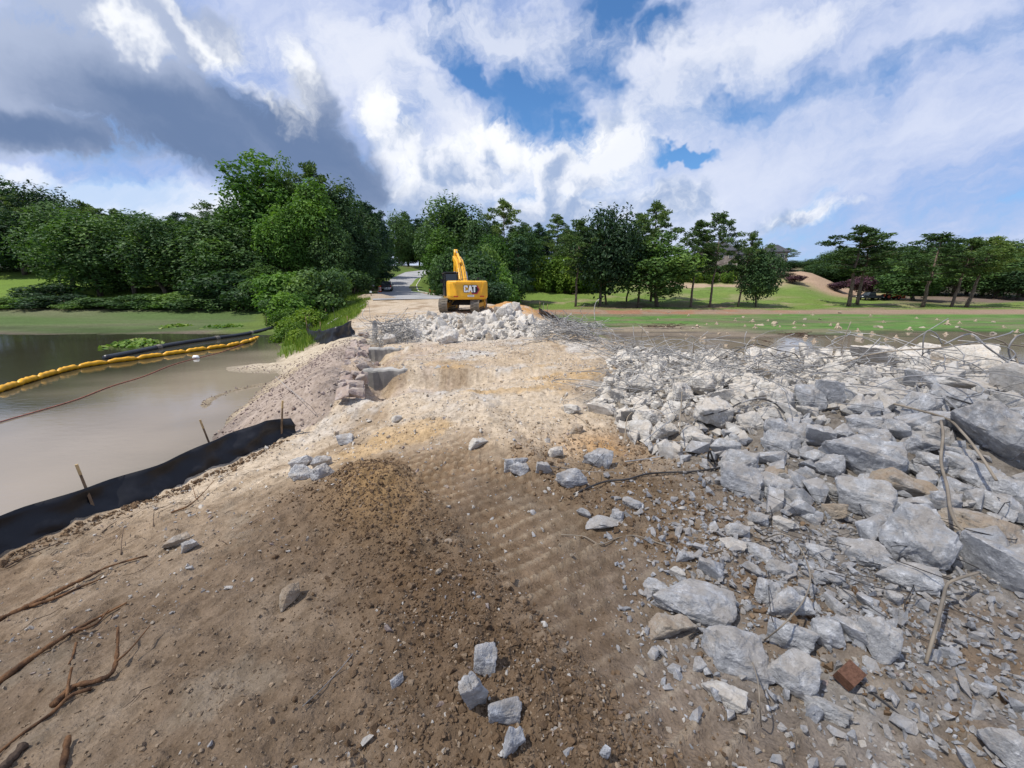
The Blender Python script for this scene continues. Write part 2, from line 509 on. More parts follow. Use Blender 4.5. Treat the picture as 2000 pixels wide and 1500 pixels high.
# ------------------------------------------------------------------ mesh helpers
def fast_mesh(name, V, Fc, smooth=False):
    me = bpy.data.meshes.new(name)
    V = np.asarray(V, np.float32).reshape(-1, 3)
    Fc = np.asarray(Fc, np.int32)
    n, k = Fc.shape
    me.vertices.add(len(V))
    me.vertices.foreach_set('co', V.ravel())
    me.loops.add(n * k)
    me.loops.foreach_set('vertex_index', Fc.ravel())
    me.polygons.add(n)
    me.polygons.foreach_set('loop_start', np.arange(0, n * k, k, dtype=np.int32))
    me.polygons.foreach_set('use_smooth', np.full(n, smooth, bool))
    me.update(calc_edges=True)
    return me


def link(name, me, mat=None, parent=None, **props):
    o = bpy.data.objects.new(name, me)
    COL.objects.link(o)
    if mat is not None and me is not None and not me.materials:
        me.materials.append(mat)
    if parent is not None:
        o.parent = parent
    for k, v in props.items():
        o[k] = v
    return o


def tag(o, label=None, cat=None, group=None, kind=None):
    if label:
        o['label'] = label
    if cat:
        o['category'] = cat
    if group:
        o['group'] = group
    if kind:
        o['kind'] = kind
    return o


def empty(name, loc=(0, 0, 0), rz=0.0, label=None, cat=None, group=None):
    o = bpy.data.objects.new(name, None)
    o.empty_display_size = 0.2
    COL.objects.link(o)
    o.location = loc
    o.rotation_euler = (0, 0, rz)
    return tag(o, label, cat, group)


KIDS = {}


def copy_tree(o, parent=None):
    c = o.copy()
    COL.objects.link(c)
    if parent is not None:
        c.parent = parent
    for ch in list(o.children):
        copy_tree(ch, c)
    return c


class MB:
    """collects shapes into one mesh"""
    def __init__(self):
        self.v, self.f = [], []

    def add(self, verts, faces):
        b = len(self.v)
        self.v += [tuple(p) for p in verts]
        self.f += [tuple(i + b for i in f) for f in faces]
        return self

    def box(self, c, s, M=None, taper=None):
        hx, hy, hz_ = s[0] / 2, s[1] / 2, s[2] / 2
        vs = []
        for k in (-1, 1):
            for (i, j) in ((-1, -1), (1, -1), (1, 1), (-1, 1)):
                tx = ty = 1.0
                if taper and k == 1:
                    tx, ty = taper
                p = Vector((i * hx * tx, j * hy * ty, k * hz_))
                if M is not None:
                    p = M @ p
                vs.append(p + Vector(c))
        return self.add(vs, [(3, 2, 1, 0), (4, 5, 6, 7), (0, 1, 5, 4), (1, 2, 6, 5), (2, 3, 7, 6), (3, 0, 4, 7)])

    def prism(self, pts, axis, a, b):
        """polygon pts (2d) pushed along axis from a to b; the other two axes in order."""
        def mk(p, t):
            if axis == 'x':
                return (t, p[0], p[1])
            if axis == 'y':
                return (p[0], t, p[1])
            return (p[0], p[1], t)
        n = len(pts)
        vs = [mk(p, a) for p in pts] + [mk(p, b) for p in pts]
        fs = [tuple(range(n)), tuple(range(2 * n - 1, n - 1, -1))]
        fs += [(i, i + n, (i + 1) % n + n, (i + 1) % n) for i in range(n)]
        return self.add(vs, fs)

    def tube(self, path, rad, n=6, cap=True):
        path = [Vector(p) for p in path]
        if not hasattr(rad, '__len__'):
            rad = [rad] * len(path)
        rings, up = [], None
        for i, p in enumerate(path):
            t = (path[min(i + 1, len(path) - 1)] - path[max(i - 1, 0)])
            if t.length < 1e-9:
                t = Vector((0, 0, 1))
            t.normalize()
            if up is None:
                up = Vector((0, 0, 1)) if abs(t.z) < 0.9 else Vector((1, 0, 0))
            s = t.cross(up)
            if s.length < 1e-6:
                s = t.orthogonal()
            s.normalize()
            up = s.cross(t).normalized()
            rings.append([p + (s * math.cos(q) + up * math.sin(q)) * rad[i] for q in [2 * math.pi * j / n for j in range(n)]])
        vs = [q for r in rings for q in r]
        fs = []
        for i in range(len(path) - 1):
            for j in range(n):
                fs.append((i * n + j, i * n + (j + 1) % n, (i + 1) * n + (j + 1) % n, (i + 1) * n + j))
        if cap:
            fs.append(tuple(range(n - 1, -1, -1)))
            fs.append(tuple(range((len(path) - 1) * n, len(path) * n)))
        return self.add(vs, fs)

    def cyl(self, p0, p1, r0, r1=None, n=12):
        return self.tube([p0, p1], [r0, r0 if r1 is None else r1], n)

    def build(self, name, mat=None, parent=None, smooth=False, bevel=0.0, **props):
        me = bpy.data.meshes.new(name)
        me.from_pydata(self.v, [], self.f)
        me.validate()
        me.update()
        if smooth:
            me.polygons.foreach_set('use_smooth', [True] * len(me.polygons))
        o = link(name, me, mat, parent, **props)
        if bevel:
            m = o.modifiers.new('bevel', 'BEVEL')
            m.width = bevel
            m.segments = 2
            m.limit_method = 'ANGLE'
        return o


def smooth_path(pts, n=8):
    """Catmull-Rom through the points"""
    pts = [Vector(p) for p in pts]
    if len(pts) < 3:
        return [pts[0].lerp(pts[-1], i / n) for i in range(n + 1)]
    P = [pts[0] * 2 - pts[1]] + pts + [pts[-1] * 2 - pts[-2]]
    out = []
    for i in range(1, len(P) - 2):
        a, b, c, d = P[i - 1], P[i], P[i + 1], P[i + 2]
        for j in range(n):
            t = j / n
            out.append(0.5 * ((2 * b) + (c - a) * t + (2 * a - 5 * b + 4 * c - d) * t * t + (3 * b - a - 3 * c + d) * t ** 3))
    out.append(pts[-1])
    return out


def rot_mats(n, r, tilt=None):
    """n random rotation matrices (uniform, or turned about z with a tilt up to `tilt` radians)"""
    if tilt is None:
        q = r.normal(size=(n, 4))
        q /= np.linalg.norm(q, axis=1)[:, None]
        w, x, y, z = q.T
    else:
        a = r.uniform(0, 2 * math.pi, n)
        t = r.uniform(-tilt, tilt, n)
        p = r.uniform(0, 2 * math.pi, n)
        # yaw * axis-angle tilt
        cw, sw = np.cos(a / 2), np.sin(a / 2)
        ct, st = np.cos(t / 2), np.sin(t / 2)
        ax, ay = np.cos(p), np.sin(p)
        w, x, y, z = ct * cw, st * (ax * cw + ay * sw), st * (ay * cw - ax * sw), ct * sw
    M = np.empty((n, 3, 3))
    M[:, 0, 0] = 1 - 2 * (y * y + z * z); M[:, 0, 1] = 2 * (x * y - z * w); M[:, 0, 2] = 2 * (x * z + y * w)
    M[:, 1, 0] = 2 * (x * y + z * w); M[:, 1, 1] = 1 - 2 * (x * x + z * z); M[:, 1, 2] = 2 * (y * z - x * w)
    M[:, 2, 0] = 2 * (x * z - y * w); M[:, 2, 1] = 2 * (y * z + x * w); M[:, 2, 2] = 1 - 2 * (x * x + y * y)
    return M


def scatter(name, protos, pos, size, mat, r, tilt=None, smooth=False, tint=None, **props):
    """one mesh holding many small copies of the prototype shapes [(V, F triangles)]"""
    pos = np.asarray(pos, float)
    n = len(pos)
    size = np.asarray(size, float)
    if size.ndim == 1:
        size = np.repeat(size[:, None], 3, 1)
    M = rot_mats(n, r, tilt)
    which = r.integers(0, len(protos), n)
    Vs, Fs, Ts, base = [], [], [], 0
    for k, (pv, pf) in enumerate(protos):
        idx = np.nonzero(which == k)[0]
        if not len(idx):
            continue
        v = np.einsum('nij,nvj->nvi', M[idx], pv[None] * size[idx][:, None, :]) + pos[idx][:, None, :]
        f = pf[None] + (np.arange(len(idx)) * len(pv))[:, None, None] + base
        Vs.append(v.reshape(-1, 3)); Fs.append(f.reshape(-1, pf.shape[1]))
        if tint is not None:
            Ts.append(np.repeat(tint[idx], len(pv)))
        base += len(idx) * len(pv)
    me = fast_mesh(name, np.concatenate(Vs), np.concatenate(Fs), smooth)
    if tint is not None:
        at_ = me.attributes.new('tint', 'FLOAT', 'POINT')
        at_.data.foreach_set('value', np.concatenate(Ts).astype(np.float32))
    return link(name, me, mat, **props)


# ------------------------------------------------------------------ materials
def new_mat(name):
    m = bpy.data.materials.new(name)
    m.use_nodes = True
    t = m.node_tree
    t.nodes.clear()
    b = NB(t)
    out = b.n('ShaderNodeOutputMaterial')
    return m, b, out


def principled(b, out, col, rough=0.8, spec=0.3, metal=0.0, normal=None):
    p = b.n('ShaderNodeBsdfPrincipled')
    b.put(p.inputs['Base Color'], (*col, 1.0) if isinstance(col, tuple) and len(col) == 3 else col)
    b.put(p.inputs['Roughness'], rough)
    p.inputs['Specular IOR Level'].default_value = spec
    p.inputs['Metallic'].default_value = metal
    if normal is not None:
        b.put(p.inputs['Normal'], normal)
    b.t.links.new(p.outputs[0], out.inputs[0])
    return p


def bump(b, h, strength=0.5, dist=0.02):
    nd = b.n('ShaderNodeBump')
    nd.inputs['Strength'].default_value = strength
    nd.inputs['Distance'].default_value = dist
    b.put(nd.inputs['Height'], h)
    return nd.outputs[0]


def plain(name, col, rough=0.7, spec=0.3, metal=0.0, vary=0.15, scale=6.0, grain=0.0):
    """a plain colour with uneven wear"""
    m, b, out = new_mat(name)
    tc = b.n('ShaderNodeTexCoord').outputs['Object']
    n = b.noise(tc, scale, 5.0, 0.6)
    lo = tuple(c * (1 - vary) for c in col)
    hi = tuple(min(1.0, c * (1 + vary)) for c in col)
    c = b.mix(b.step(n, 0.35, 0.65), lo, hi)
    nrm = bump(b, b.noise(tc, scale * 8, 4.0), grain, 0.01) if grain else None
    principled(b, out, c, rough, spec, metal, nrm)
    return m


def concrete_mat(name, cols, dirt, dirt_amt=0.5, white=0.5):
    m, b, out = new_mat(name)
    rnd = b.n('ShaderNodeObjectInfo').outputs['Random']
    P = b.n('ShaderNodeNewGeometry').outputs['Position']
    big = b.noise(P, 4.5, 5.0, 0.62)
    med = b.noise(P, 17.0, 6.0, 0.68)
    fin = b.noise(P, 85.0, 4.0, 0.7)
    c = b.mix(b.step(rnd, 0.0, 1.0), cols[0], cols[1])
    c = b.mix(b.step(b.add(big, b.mul(b.sub(rnd, 0.5), 0.25)), 0.36, 0.66), c, cols[2])
    c = b.mix(b.mul(b.step(med, 0.5, 0.68), white), c, cols[3])
    c = b.mix(b.mul(b.step(fin, 0.54, 0.66), 0.5), c, tuple(q * 0.5 for q in cols[0]))
    c = b.mix(b.mul(b.step(b.noise(P, 10.0, 7.0, 0.7), 0.55, 0.40), 0.45), c, tuple(q * 0.52 for q in cols[0]))
    # dirt lies on what faces up
    g = b.n('ShaderNodeNewGeometry')
    nz = b.sep(g.outputs['Normal'])[2]
    d = b.mul(b.step(b.add(b.mul(nz, 0.18), b.noise(P, 7.0, 5.0, 0.66)), 0.50, 0.72), dirt_amt)
    c = b.mix(d, c, dirt)
    hgt = b.add(b.mul(big, 0.5), b.add(b.mul(med, 0.55), b.mul(fin, 0.22)))
    principled(b, out, c, 0.9, 0.2, 0.0, bump(b, hgt, 0.8, 0.035))
    return m


def leaf_mat(name, c0, c1, c2, trans=0.3):
    """c0 deep, c1 usual, c2 fresh: by the leaf's own tint and the tree's"""
    m, b, out = new_mat(name)
    at_ = b.n('ShaderNodeAttribute', attribute_name='tint')
    t = at_.outputs['Fac']
    rnd = b.n('ShaderNodeObjectInfo').outputs['Random']
    t = b.add(t, b.mul(b.sub(rnd, 0.5), 0.75))
    c = b.mix(b.step(t, 0.0, 0.55), c0, c1)
    c = b.mix(b.step(t, 0.5, 1.05), c, c2)
    d = b.n('ShaderNodeBsdfPrincipled')
    b.put(d.inputs['Base Color'], c)
    d.inputs['Roughness'].default_value = 0.55
    d.inputs['Specular IOR Level'].default_value = 0.18
    tr = b.n('ShaderNodeBsdfTranslucent')
    b.put(tr.inputs[0], b.mix(1.0, c, (1.1, 1.2, 0.5), 'MULTIPLY'))
    ms = b.n('ShaderNodeMixShader')
    ms.inputs[0].default_value = trans
    b.t.links.new(d.outputs[0], ms.inputs[1])
    b.t.links.new(tr.outputs[0], ms.inputs[2])
    b.t.links.new(ms.outputs[0], out.inputs[0])
    return m


def bark_mat(name, c0, c1):
    m, b, out = new_mat(name)
    tc = b.n('ShaderNodeTexCoord').outputs['Object']
    mp = b.n('ShaderNodeMapping')
    b.put(mp.inputs[0], tc)
    mp.inputs[3].default_value = (5, 5, 0.9)
    n = b.noise(mp.outputs[0], 2.0, 5.0, 0.65)
    principled(b, out, b.mix(b.step(n, 0.35, 0.65), c0, c1), 0.9, 0.15, 0.0, bump(b, n, 0.6, 0.05))
    return m


def water_mat(name, col, rough, amp, scale, mud=None):
    m, b, out = new_mat(name)
    g = b.n('ShaderNodeNewGeometry').outputs['Position']
    mp = b.n('ShaderNodeMapping')
    b.put(mp.inputs[0], g)
    mp.inputs[2].default_value = (0, 0, R(18))
    mp.inputs[3].default_value = (1.0, 2.2, 1.0)
    n1 = b.noise(mp.outputs[0], scale, 4.0, 0.6)
    n2 = b.noise(g, 0.25, 3.0, 0.5)
    c = b.mix(b.step(n2, 0.35, 0.65), col, tuple(q * 0.8 for q in col))
    if mud is not None:
        a_ = b.n('ShaderNodeAttribute', attribute_name='mud').outputs['Fac']
        c = b.mix(a_, c, b.mix(b.step(n2, 0.35, 0.65), mud, tuple(q * 0.88 for q in mud)))
    h = b.mul(n1, b.ramp(b.noise(g, 0.12, 2.0), 0.35, 0.65, 0.35, 1.0))
    p = principled(b, out, c, rough, 0.5, 0.0, bump(b, h, 1.0, amp))
    p.inputs['IOR'].default_value = 1.33
    return m


MAT = {}
MAT['trunk'] = bark_mat('bark_grey', (0.075, 0.058, 0.045), (0.19, 0.155, 0.125))
MAT['pine_bark'] = bark_mat('bark_pine', (0.085, 0.062, 0.048), (0.24, 0.185, 0.145))
MAT['leaf_dark'] = leaf_mat('leaf_dark', (0.025, 0.052, 0.025), (0.055, 0.108, 0.040), (0.118, 0.198, 0.058), 0.25)
MAT['leaf_mid'] = leaf_mat('leaf_mid', (0.033, 0.072, 0.026), (0.082, 0.155, 0.044), (0.165, 0.262, 0.065), 0.32)
MAT['leaf_bright'] = leaf_mat('leaf_bright', (0.036, 0.088, 0.020), (0.098, 0.200, 0.036), (0.178, 0.305, 0.056), 0.36)
MAT['needle'] = leaf_mat('needle', (0.036, 0.070, 0.024), (0.094, 0.155, 0.046), (0.185, 0.245, 0.070), 0.25)
MAT['needle_far'] = leaf_mat('needle_far', (0.024, 0.057, 0.036), (0.051, 0.105, 0.054), (0.090, 0.156, 0.068), 0.15)
MAT['lime'] = leaf_mat('leaf_lime', (0.050, 0.105, 0.014), (0.125, 0.215, 0.026), (0.235, 0.32, 0.042), 0.32)
MAT['purple'] = leaf_mat('leaf_purple', (0.028, 0.014, 0.022), (0.064, 0.031, 0.048), (0.112, 0.053, 0.070), 0.2)
MAT['brush'] = leaf_mat('leaf_brush', (0.05, 0.04, 0.032), (0.11, 0.09, 0.07), (0.17, 0.14, 0.10), 0.15)
MAT['grass'] = leaf_mat('leaf_grass', (0.055, 0.11, 0.016), (0.13, 0.22, 0.030), (0.27, 0.32, 0.06), 0.3)
MAT['lily'] = leaf_mat('leaf_lily', (0.06, 0.13, 0.02), (0.15, 0.25, 0.035), (0.36, 0.38, 0.12), 0.3)
MAT['rock_pale'] = concrete_mat('concrete_pale', ((0.52, 0.495, 0.45), (0.62, 0.59, 0.54), (0.55, 0.52, 0.475), (0.73, 0.70, 0.65)), (0.44, 0.36, 0.265), 0.45, 0.6)
MAT['rock_grey'] = concrete_mat('concrete_grey', ((0.35, 0.355, 0.365), (0.52, 0.52, 0.52), (0.44, 0.435, 0.425), (0.74, 0.74, 0.735)), (0.33, 0.275, 0.21), 0.5, 0.75)
MAT['rock_tan'] = concrete_mat('concrete_tan', ((0.36, 0.29, 0.21), (0.43, 0.36, 0.27), (0.39, 0.36, 0.32), (0.55, 0.50, 0.43)), (0.30, 0.21, 0.13), 0.5, 0.45)
MAT['stone_pink'] = concrete_mat('stone_pink', ((0.30, 0.225, 0.20), (0.40, 0.31, 0.28), (0.37, 0.32, 0.29), (0.47, 0.42, 0.38)), (0.40, 0.32, 0.24), 0.45, 0.3)
MAT['concrete_old'] = plain('concrete_old', (0.30, 0.285, 0.26), 0.9, 0.2, 0, 0.32, 1.8, 0.5)
MAT['clod'] = None

# ------------------------------------------------------------------ ground sheet
def axis_pts(lo_fine, hi_fine, step, grow, lo, hi):
    mid = list(np.arange(lo_fine, hi_fine + 1e-9, step))
    s, up = step, []
    p = mid[-1]
    while p < hi:
        s *= grow
        p += s
        up.append(p)
    s, dn = step, []
    p = mid[0]
    while p > lo:
        s *= grow
        p -= s
        dn.append(p)
    return np.array(dn[::-1] + mid + up)


gx = axis_pts(-4.6, 7.0, 0.0195, 1.034, -330, 330)
ys_, s_ = [0.35], 0.0155
while ys_[-1] < 330:
    s_ = min(s_ * 1.0115, 4.0)
    ys_.append(ys_[-1] + s_)
gy = np.array(list(np.linspace(-12, 0.3, 24)) + ys_)
GX, GY = np.meshgrid(gx, gy)
GZ = np.concatenate([H(GX[i:i + 60], GY[i:i + 60]) for i in range(0, len(gy), 60)])


def ground_colour(x, y, z):
    n1 = fbm(x * 0.35, y * 0.35, 4, 101)
    n2 = fbm(x * 1.4, y * 1.4, 4, 102)
    n3 = fbm(x * 6, y * 6, 3, 103)
    st = fbm(x * 0.06, y * 0.28, 5, 104)
    xl = np.interp(y, YL, XL)
    xr = np.interp(y, YR, XR)
    dl, dr = xl - x, x - xr
    C = np.zeros(x.shape + (3,))

    def lay(col, m):
        nonlocal C
        m = np.clip(m, 0, 1)[..., None]
        C = C * (1 - m) + np.array(col) * m

    # right side: lake bed, shore, lawn
    lay((0.20, 0.165, 0.125), np.ones_like(x))
    lay((0.145, 0.125, 0.105), sstep(-0.05, 0.25, fbm(x * 0.2, y * 0.6, 4, 110)) * (y < 60))
    lay((0.30, 0.245, 0.175), sstep(0.0, 0.3, fbm(x * 0.08, y * 0.5, 4, 111)) * sstep(33, 38, y) * 0.8)
    k = x / np.maximum(y, 1.0)
    alg = sstep(36, 43, y + 14 * st + 9 * sstep(0.45, 1.0, k)) * (1 - sstep(63, 66.5, y + 4 * st))
    lay((0.090, 0.135, 0.045), alg * (0.55 + 1.1 * st + 0.25 * sstep(0.2, 0.6, k) + n1 * 0.5))
    lay((0.100, 0.205, 0.045), alg * sstep(0.02, 0.20, st + 0.12 * sstep(0.35, 0.8, k) + 0.06) * 0.85)
    lay((0.15, 0.135, 0.075), alg * sstep(0.0, 0.25, fbm(x * 0.3, y * 0.5, 5, 119, 0.6)) * 0.6)
    lay((0.06, 0.12, 0.035), alg * sstep(0.05, 0.25, fbm(x * 0.5 + 9, y * 0.4, 4, 118, 0.6)) * 0.6)
    lay((0.20, 0.17, 0.115), alg * sstep(0.10, 0.3, fbm(x * 0.12, y * 0.7, 4, 112)) * 0.6)
    band = sstep(62.5, 65, y + 3 * st) * (1 - sstep(69.5, 71, y + 3 * n1))
    lay((0.27, 0.195, 0.14), band)
    lay((0.30, 0.145, 0.085), band * sstep(0.0, 0.2, n1 + 0.05) * (1 - sstep(0.55, 0.8, k)) * 0.7)
    lawn = sstep(69.5, 71.5, y + 3 * n1)
    lay((0.130, 0.195, 0.042), lawn)
    lay((0.165, 0.205, 0.055), lawn * sstep(-0.1, 0.3, fbm(x * 0.1, y * 0.2, 4, 115)) * 0.7)
    lay((0.29, 0.235, 0.15), lawn * sstep(0.05, 0.22, fbm(x * 0.13, y * 0.33, 4, 116)) * 0.75 * (1 - sstep(80, 100, y) * 0.6))
    lay((0.20, 0.13, 0.10), lawn * (1 - sstep(76, 84, y)) * sstep(0.02, 0.2, fbm(x * 0.11, y * 0.25, 3, 117)) * 0.8)
    lay((0.38, 0.285, 0.20), lawn * sstep(103, 106, y + 2 * n1) * (1 - sstep(109, 112, y + 2 * n1)) * (1 - sstep(0.62, 0.74, k)) * sstep(0.25, 0.36, k))
    lay((0.17, 0.135, 0.095), lawn * sstep(111, 116, y) * (1 - sstep(0.66, 0.8, k)))
    lay((0.36, 0.255, 0.175), np.exp(-(((x - 89) / 11) ** 2 + ((y - 113) / 9) ** 2)) * 2.2)
    lay((0.055, 0.048, 0.030), lawn * sstep(112, 124, y) * sstep(0.8, 0.9, k))
    lay((0.16, 0.12, 0.095), lawn * sstep(0.9, 1.0, k) * sstep(84, 92, y) * (1 - sstep(112, 118, y)))
    # left side: pond margin, algae flat, grassy hill, wood floor
    left = dl > 0
    lay((0.115, 0.095, 0.070), left * 1.0)
    lay((0.20, 0.165, 0.125), left * sstep(25.5, 27.5, y))
    lay((0.085, 0.130, 0.042), left * sstep(28.5, 31, y + 5 * st) * (1 - sstep(43, 46, y)) * (0.9 + st))
    lay((0.055, 0.062, 0.030), left * sstep(43.5, 46, y) * (y > 40))
    lay((0.135, 0.21, 0.036), left * sstep(45, 48, y) * (1 - sstep(78, 86, y)) * sstep(-0.84, -0.96, k + 0.05 * n1))
    lay((0.115, 0.185, 0.036), left * sstep(45, 48, y) * (1 - sstep(62, 70, y)) * sstep(0.02, 0.1, n1) * 0.7)
    # banks of the dam
    bankL = left * sstep(17.5, 20, y + 2 * n1) * (1 - sstep(58, 66, y)) * (1 - sstep(9.0, 13.0, dl + 4 * n1))
    lay((0.125, 0.175, 0.042), bankL * (y < 60))
    lay((0.27, 0.20, 0.13), left * (y > 17) * (y < 45) * (1 - sstep(0.5, 2.2, dl + 2 * n2)))
    lay((0.17, 0.12, 0.095), left * sstep(14.5, 17, y) * (1 - sstep(24, 27, y)) * sstep(5.0, 7.5, dl) * 0.9)
    bankR = (dr > 0) * (y > 13) * (y < 60)
    lay((0.24, 0.19, 0.135), bankR * (1 - sstep(5, 8, dr)))
    lay((0.16, 0.21, 0.05), bankR * sstep(1.5, 4.0, dr + 3 * n1) * (1 - sstep(7, 9, dr)) * 0.6)
    # road verges beyond the dam
    ver = sstep(48, 53, y) * (1 - sstep(160, 190, y)) * (dl < 12) * (dr < 16)
    lay((0.11, 0.165, 0.036), ver * sstep(0, 1, np.maximum(dl, dr) + 0.6))
    lay((0.25, 0.12, 0.07), ver * (dr > 1.2) * (dr < 7.5) * np.exp(-((y - 68 - 0.5 * dr) / 3.6) ** 2) * 1.2)
    lay((0.11, 0.095, 0.050), ver * sstep(1.0, 2.5, dl) * sstep(-0.1, 0.2, n1) * 0.8)
    # the bare dam itself
    cr = np.clip(1 - np.maximum(dl, dr) / np.where(dl > 0, 1.3, 1.6) + n2 * 0.7 * (y > 8), 0, 1) * (1 - sstep(50, 54, y + 2 * n1))
    lay((0.425, 0.335, 0.235), cr)
    lay((0.475, 0.395, 0.300), cr * sstep(-0.05, 0.25, n1 + 0.25 * sstep(9, 14, y)) * 0.8)
    lay((0.30, 0.225, 0.150), cr * sstep(0.06, 0.26, fbm(x * 0.8, y * 0.5, 4, 120)) * sstep(3.8, 5, y) * 0.9)
    lay((0.44, 0.30, 0.15), cr * sstep(0.08, 0.22, fbm(x * 0.6 + 3, y * 0.9, 4, 121)) * sstep(3.6, 4.6, y) * (1 - sstep(9, 12, y)) * 0.75)
    lay((0.47, 0.27, 0.105), np.exp(-(((x - 1.45) / 0.75) ** 2 + ((y - 4.75) / 0.55) ** 2)) * 1.1 * (0.8 + n2))
    lay((0.46, 0.26, 0.105), np.exp(-(((x - 0.2 + 0.2 * (y - 33)) / 2.3) ** 2 + ((y - 33.5) / 4.2) ** 2)) * 1.9)
    lay((0.47, 0.45, 0.42), cr * sstep(0.04, 0.24, fbm(x * 0.9 + 7, y * 0.9, 5, 122, 0.6)) * sstep(5, 8, y) * (1 - sstep(30, 40, y)) * 0.75)
    lay((0.38, 0.30, 0.25), cr * sstep(0.02, 0.2, n2 + 0.06) * sstep(7.3, 8.5, y) * (1 - sstep(13, 16, y)) * (1 - sstep(-2.5, 0.5, x)) * 0.45)
    # the stony slope under the headwall
    sl = (dl > -0.2) * (y > 6.7) * (y < 17) * (1 - sstep(4.6, 6.0, dl))
    lay((0.335, 0.272, 0.225), sl * 1.0)
    lay((0.25, 0.205, 0.175), sl * sstep(0.0, 0.25, n2))
    lay((0.47, 0.40, 0.30), np.exp(-(((x + 9.6 + 0.2 * (y - 16)) / 3.4) ** 2 + ((y - 16.2) / 1.6) ** 2)) * 2.4 * (y < 22) * (z > -1.5))
    lay((0.40, 0.33, 0.23), (y > 9) * (y < 14.5) * (x < -7) * (z > -1.46) * 0.8)
    # near ground: brown, churned and damp towards the camera
    nearm = (1 - sstep(3.6, 4.9, y + 1.3 * n1 + 0.5 * n2))
    lay((0.205, 0.148, 0.098), cr * nearm)
    lay((0.29, 0.22, 0.152), cr * nearm * sstep(0.0, 0.22, n2) * 0.8)
    lay((0.245, 0.195, 0.14), cr * nearm * sstep(0.08, 0.28, fbm(x * 2.6, y * 2.6, 4, 125)) * 0.8)
    rx, ry = x - TRACK_PT[0], y - TRACK_PT[1]
    al = rx * TRACK_DIR[0] + ry * TRACK_DIR[1]
    ac = rx * TRACK_DIR[1] - ry * TRACK_DIR[0]
    churn = np.exp(-((ac + 0.95) / 0.6) ** 2) * sstep(-3.2, -2.0, al) * (1 - sstep(2.4, 3.6, al))
    lay((0.155, 0.100, 0.057), churn * (0.85 + 1.2 * n2))
    lay((0.235, 0.155, 0.088), np.exp(-(ac / 0.75) ** 4) * (1 - sstep(2.4, 3.4, al)) * sstep(-3.5, -2.2, al) * sstep(-0.15, 0.2, n2) * 0.8)
    lay((0.215, 0.15, 0.088), np.exp(-(((x - 1.2) / 1.0) ** 2 + ((y - 3.3) / 0.8) ** 2)) * (0.8 + n2 * 1.5))
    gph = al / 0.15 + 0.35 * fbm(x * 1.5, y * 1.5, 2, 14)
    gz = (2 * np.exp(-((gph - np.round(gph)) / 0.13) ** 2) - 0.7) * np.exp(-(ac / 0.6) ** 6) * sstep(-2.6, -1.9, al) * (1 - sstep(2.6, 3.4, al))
    lay((0.36, 0.28, 0.19), np.clip(gz, 0, 1) * 0.75 * sstep(-0.2, 0.2, n2 + 0.1))  # print ridges painted lighter, as if lit, to bring out their relief
    lay((0.15, 0.10, 0.06), np.clip(-gz, 0, 1) * 0.55)  # troughs between them painted darker, standing in for shade
    lay((0.44, 0.28, 0.12), np.exp(-((ac + 0.95) / 0.35) ** 2) * np.exp(-((al - 2.1) / 0.9) ** 2) * 0.45)
    # dust and fines under the heaps, gap shade painted into the lakeside one
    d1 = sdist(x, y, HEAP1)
    lay((0.215, 0.195, 0.17), sstep(-0.5, 0.5, d1 + 0.7 * n2) * 0.9)  # darker than the fines themselves: shade between the chunks painted in
    gr = np.exp(-(((x - 2.2) / 1.3) ** 2 + ((y - 1.9) / 0.9) ** 2))
    lay((0.27, 0.255, 0.235), gr * 1.4 * sstep(-0.2, 0.25, n2 + 0.12) * 0.85)
    d2 = sdist(x, y, HEAP2)
    lay((0.52, 0.48, 0.42), sstep(-0.8, 0.6, d2 + 1.0 * n2) * 0.9)
    wet = np.exp(-((z - WATER - 0.01) / 0.07) ** 2) * (dl > 0) + np.exp(-((z - LAKE - 0.01) / 0.05) ** 2) * (dr > 3)
    C *= (1 - 0.42 * np.clip(wet, 0, 1))[..., None]
    C *= (1 + 0.22 * n3 + 0.16 * fbm(x * 22, y * 22, 2, 130))[..., None]
    return np.clip(C, 0.01, 0.9)


nyv, nxv = GX.shape
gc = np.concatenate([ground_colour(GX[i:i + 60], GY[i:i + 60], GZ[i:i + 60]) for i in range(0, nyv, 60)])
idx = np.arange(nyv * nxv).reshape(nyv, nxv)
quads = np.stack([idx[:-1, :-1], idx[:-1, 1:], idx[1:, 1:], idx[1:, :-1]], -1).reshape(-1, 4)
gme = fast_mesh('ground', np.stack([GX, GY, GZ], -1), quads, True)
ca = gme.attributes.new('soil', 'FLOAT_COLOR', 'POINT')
ca.data.foreach_set('color', np.concatenate([gc.reshape(-1, 3), np.ones((nyv * nxv, 1))], 1).astype(np.float32).ravel())


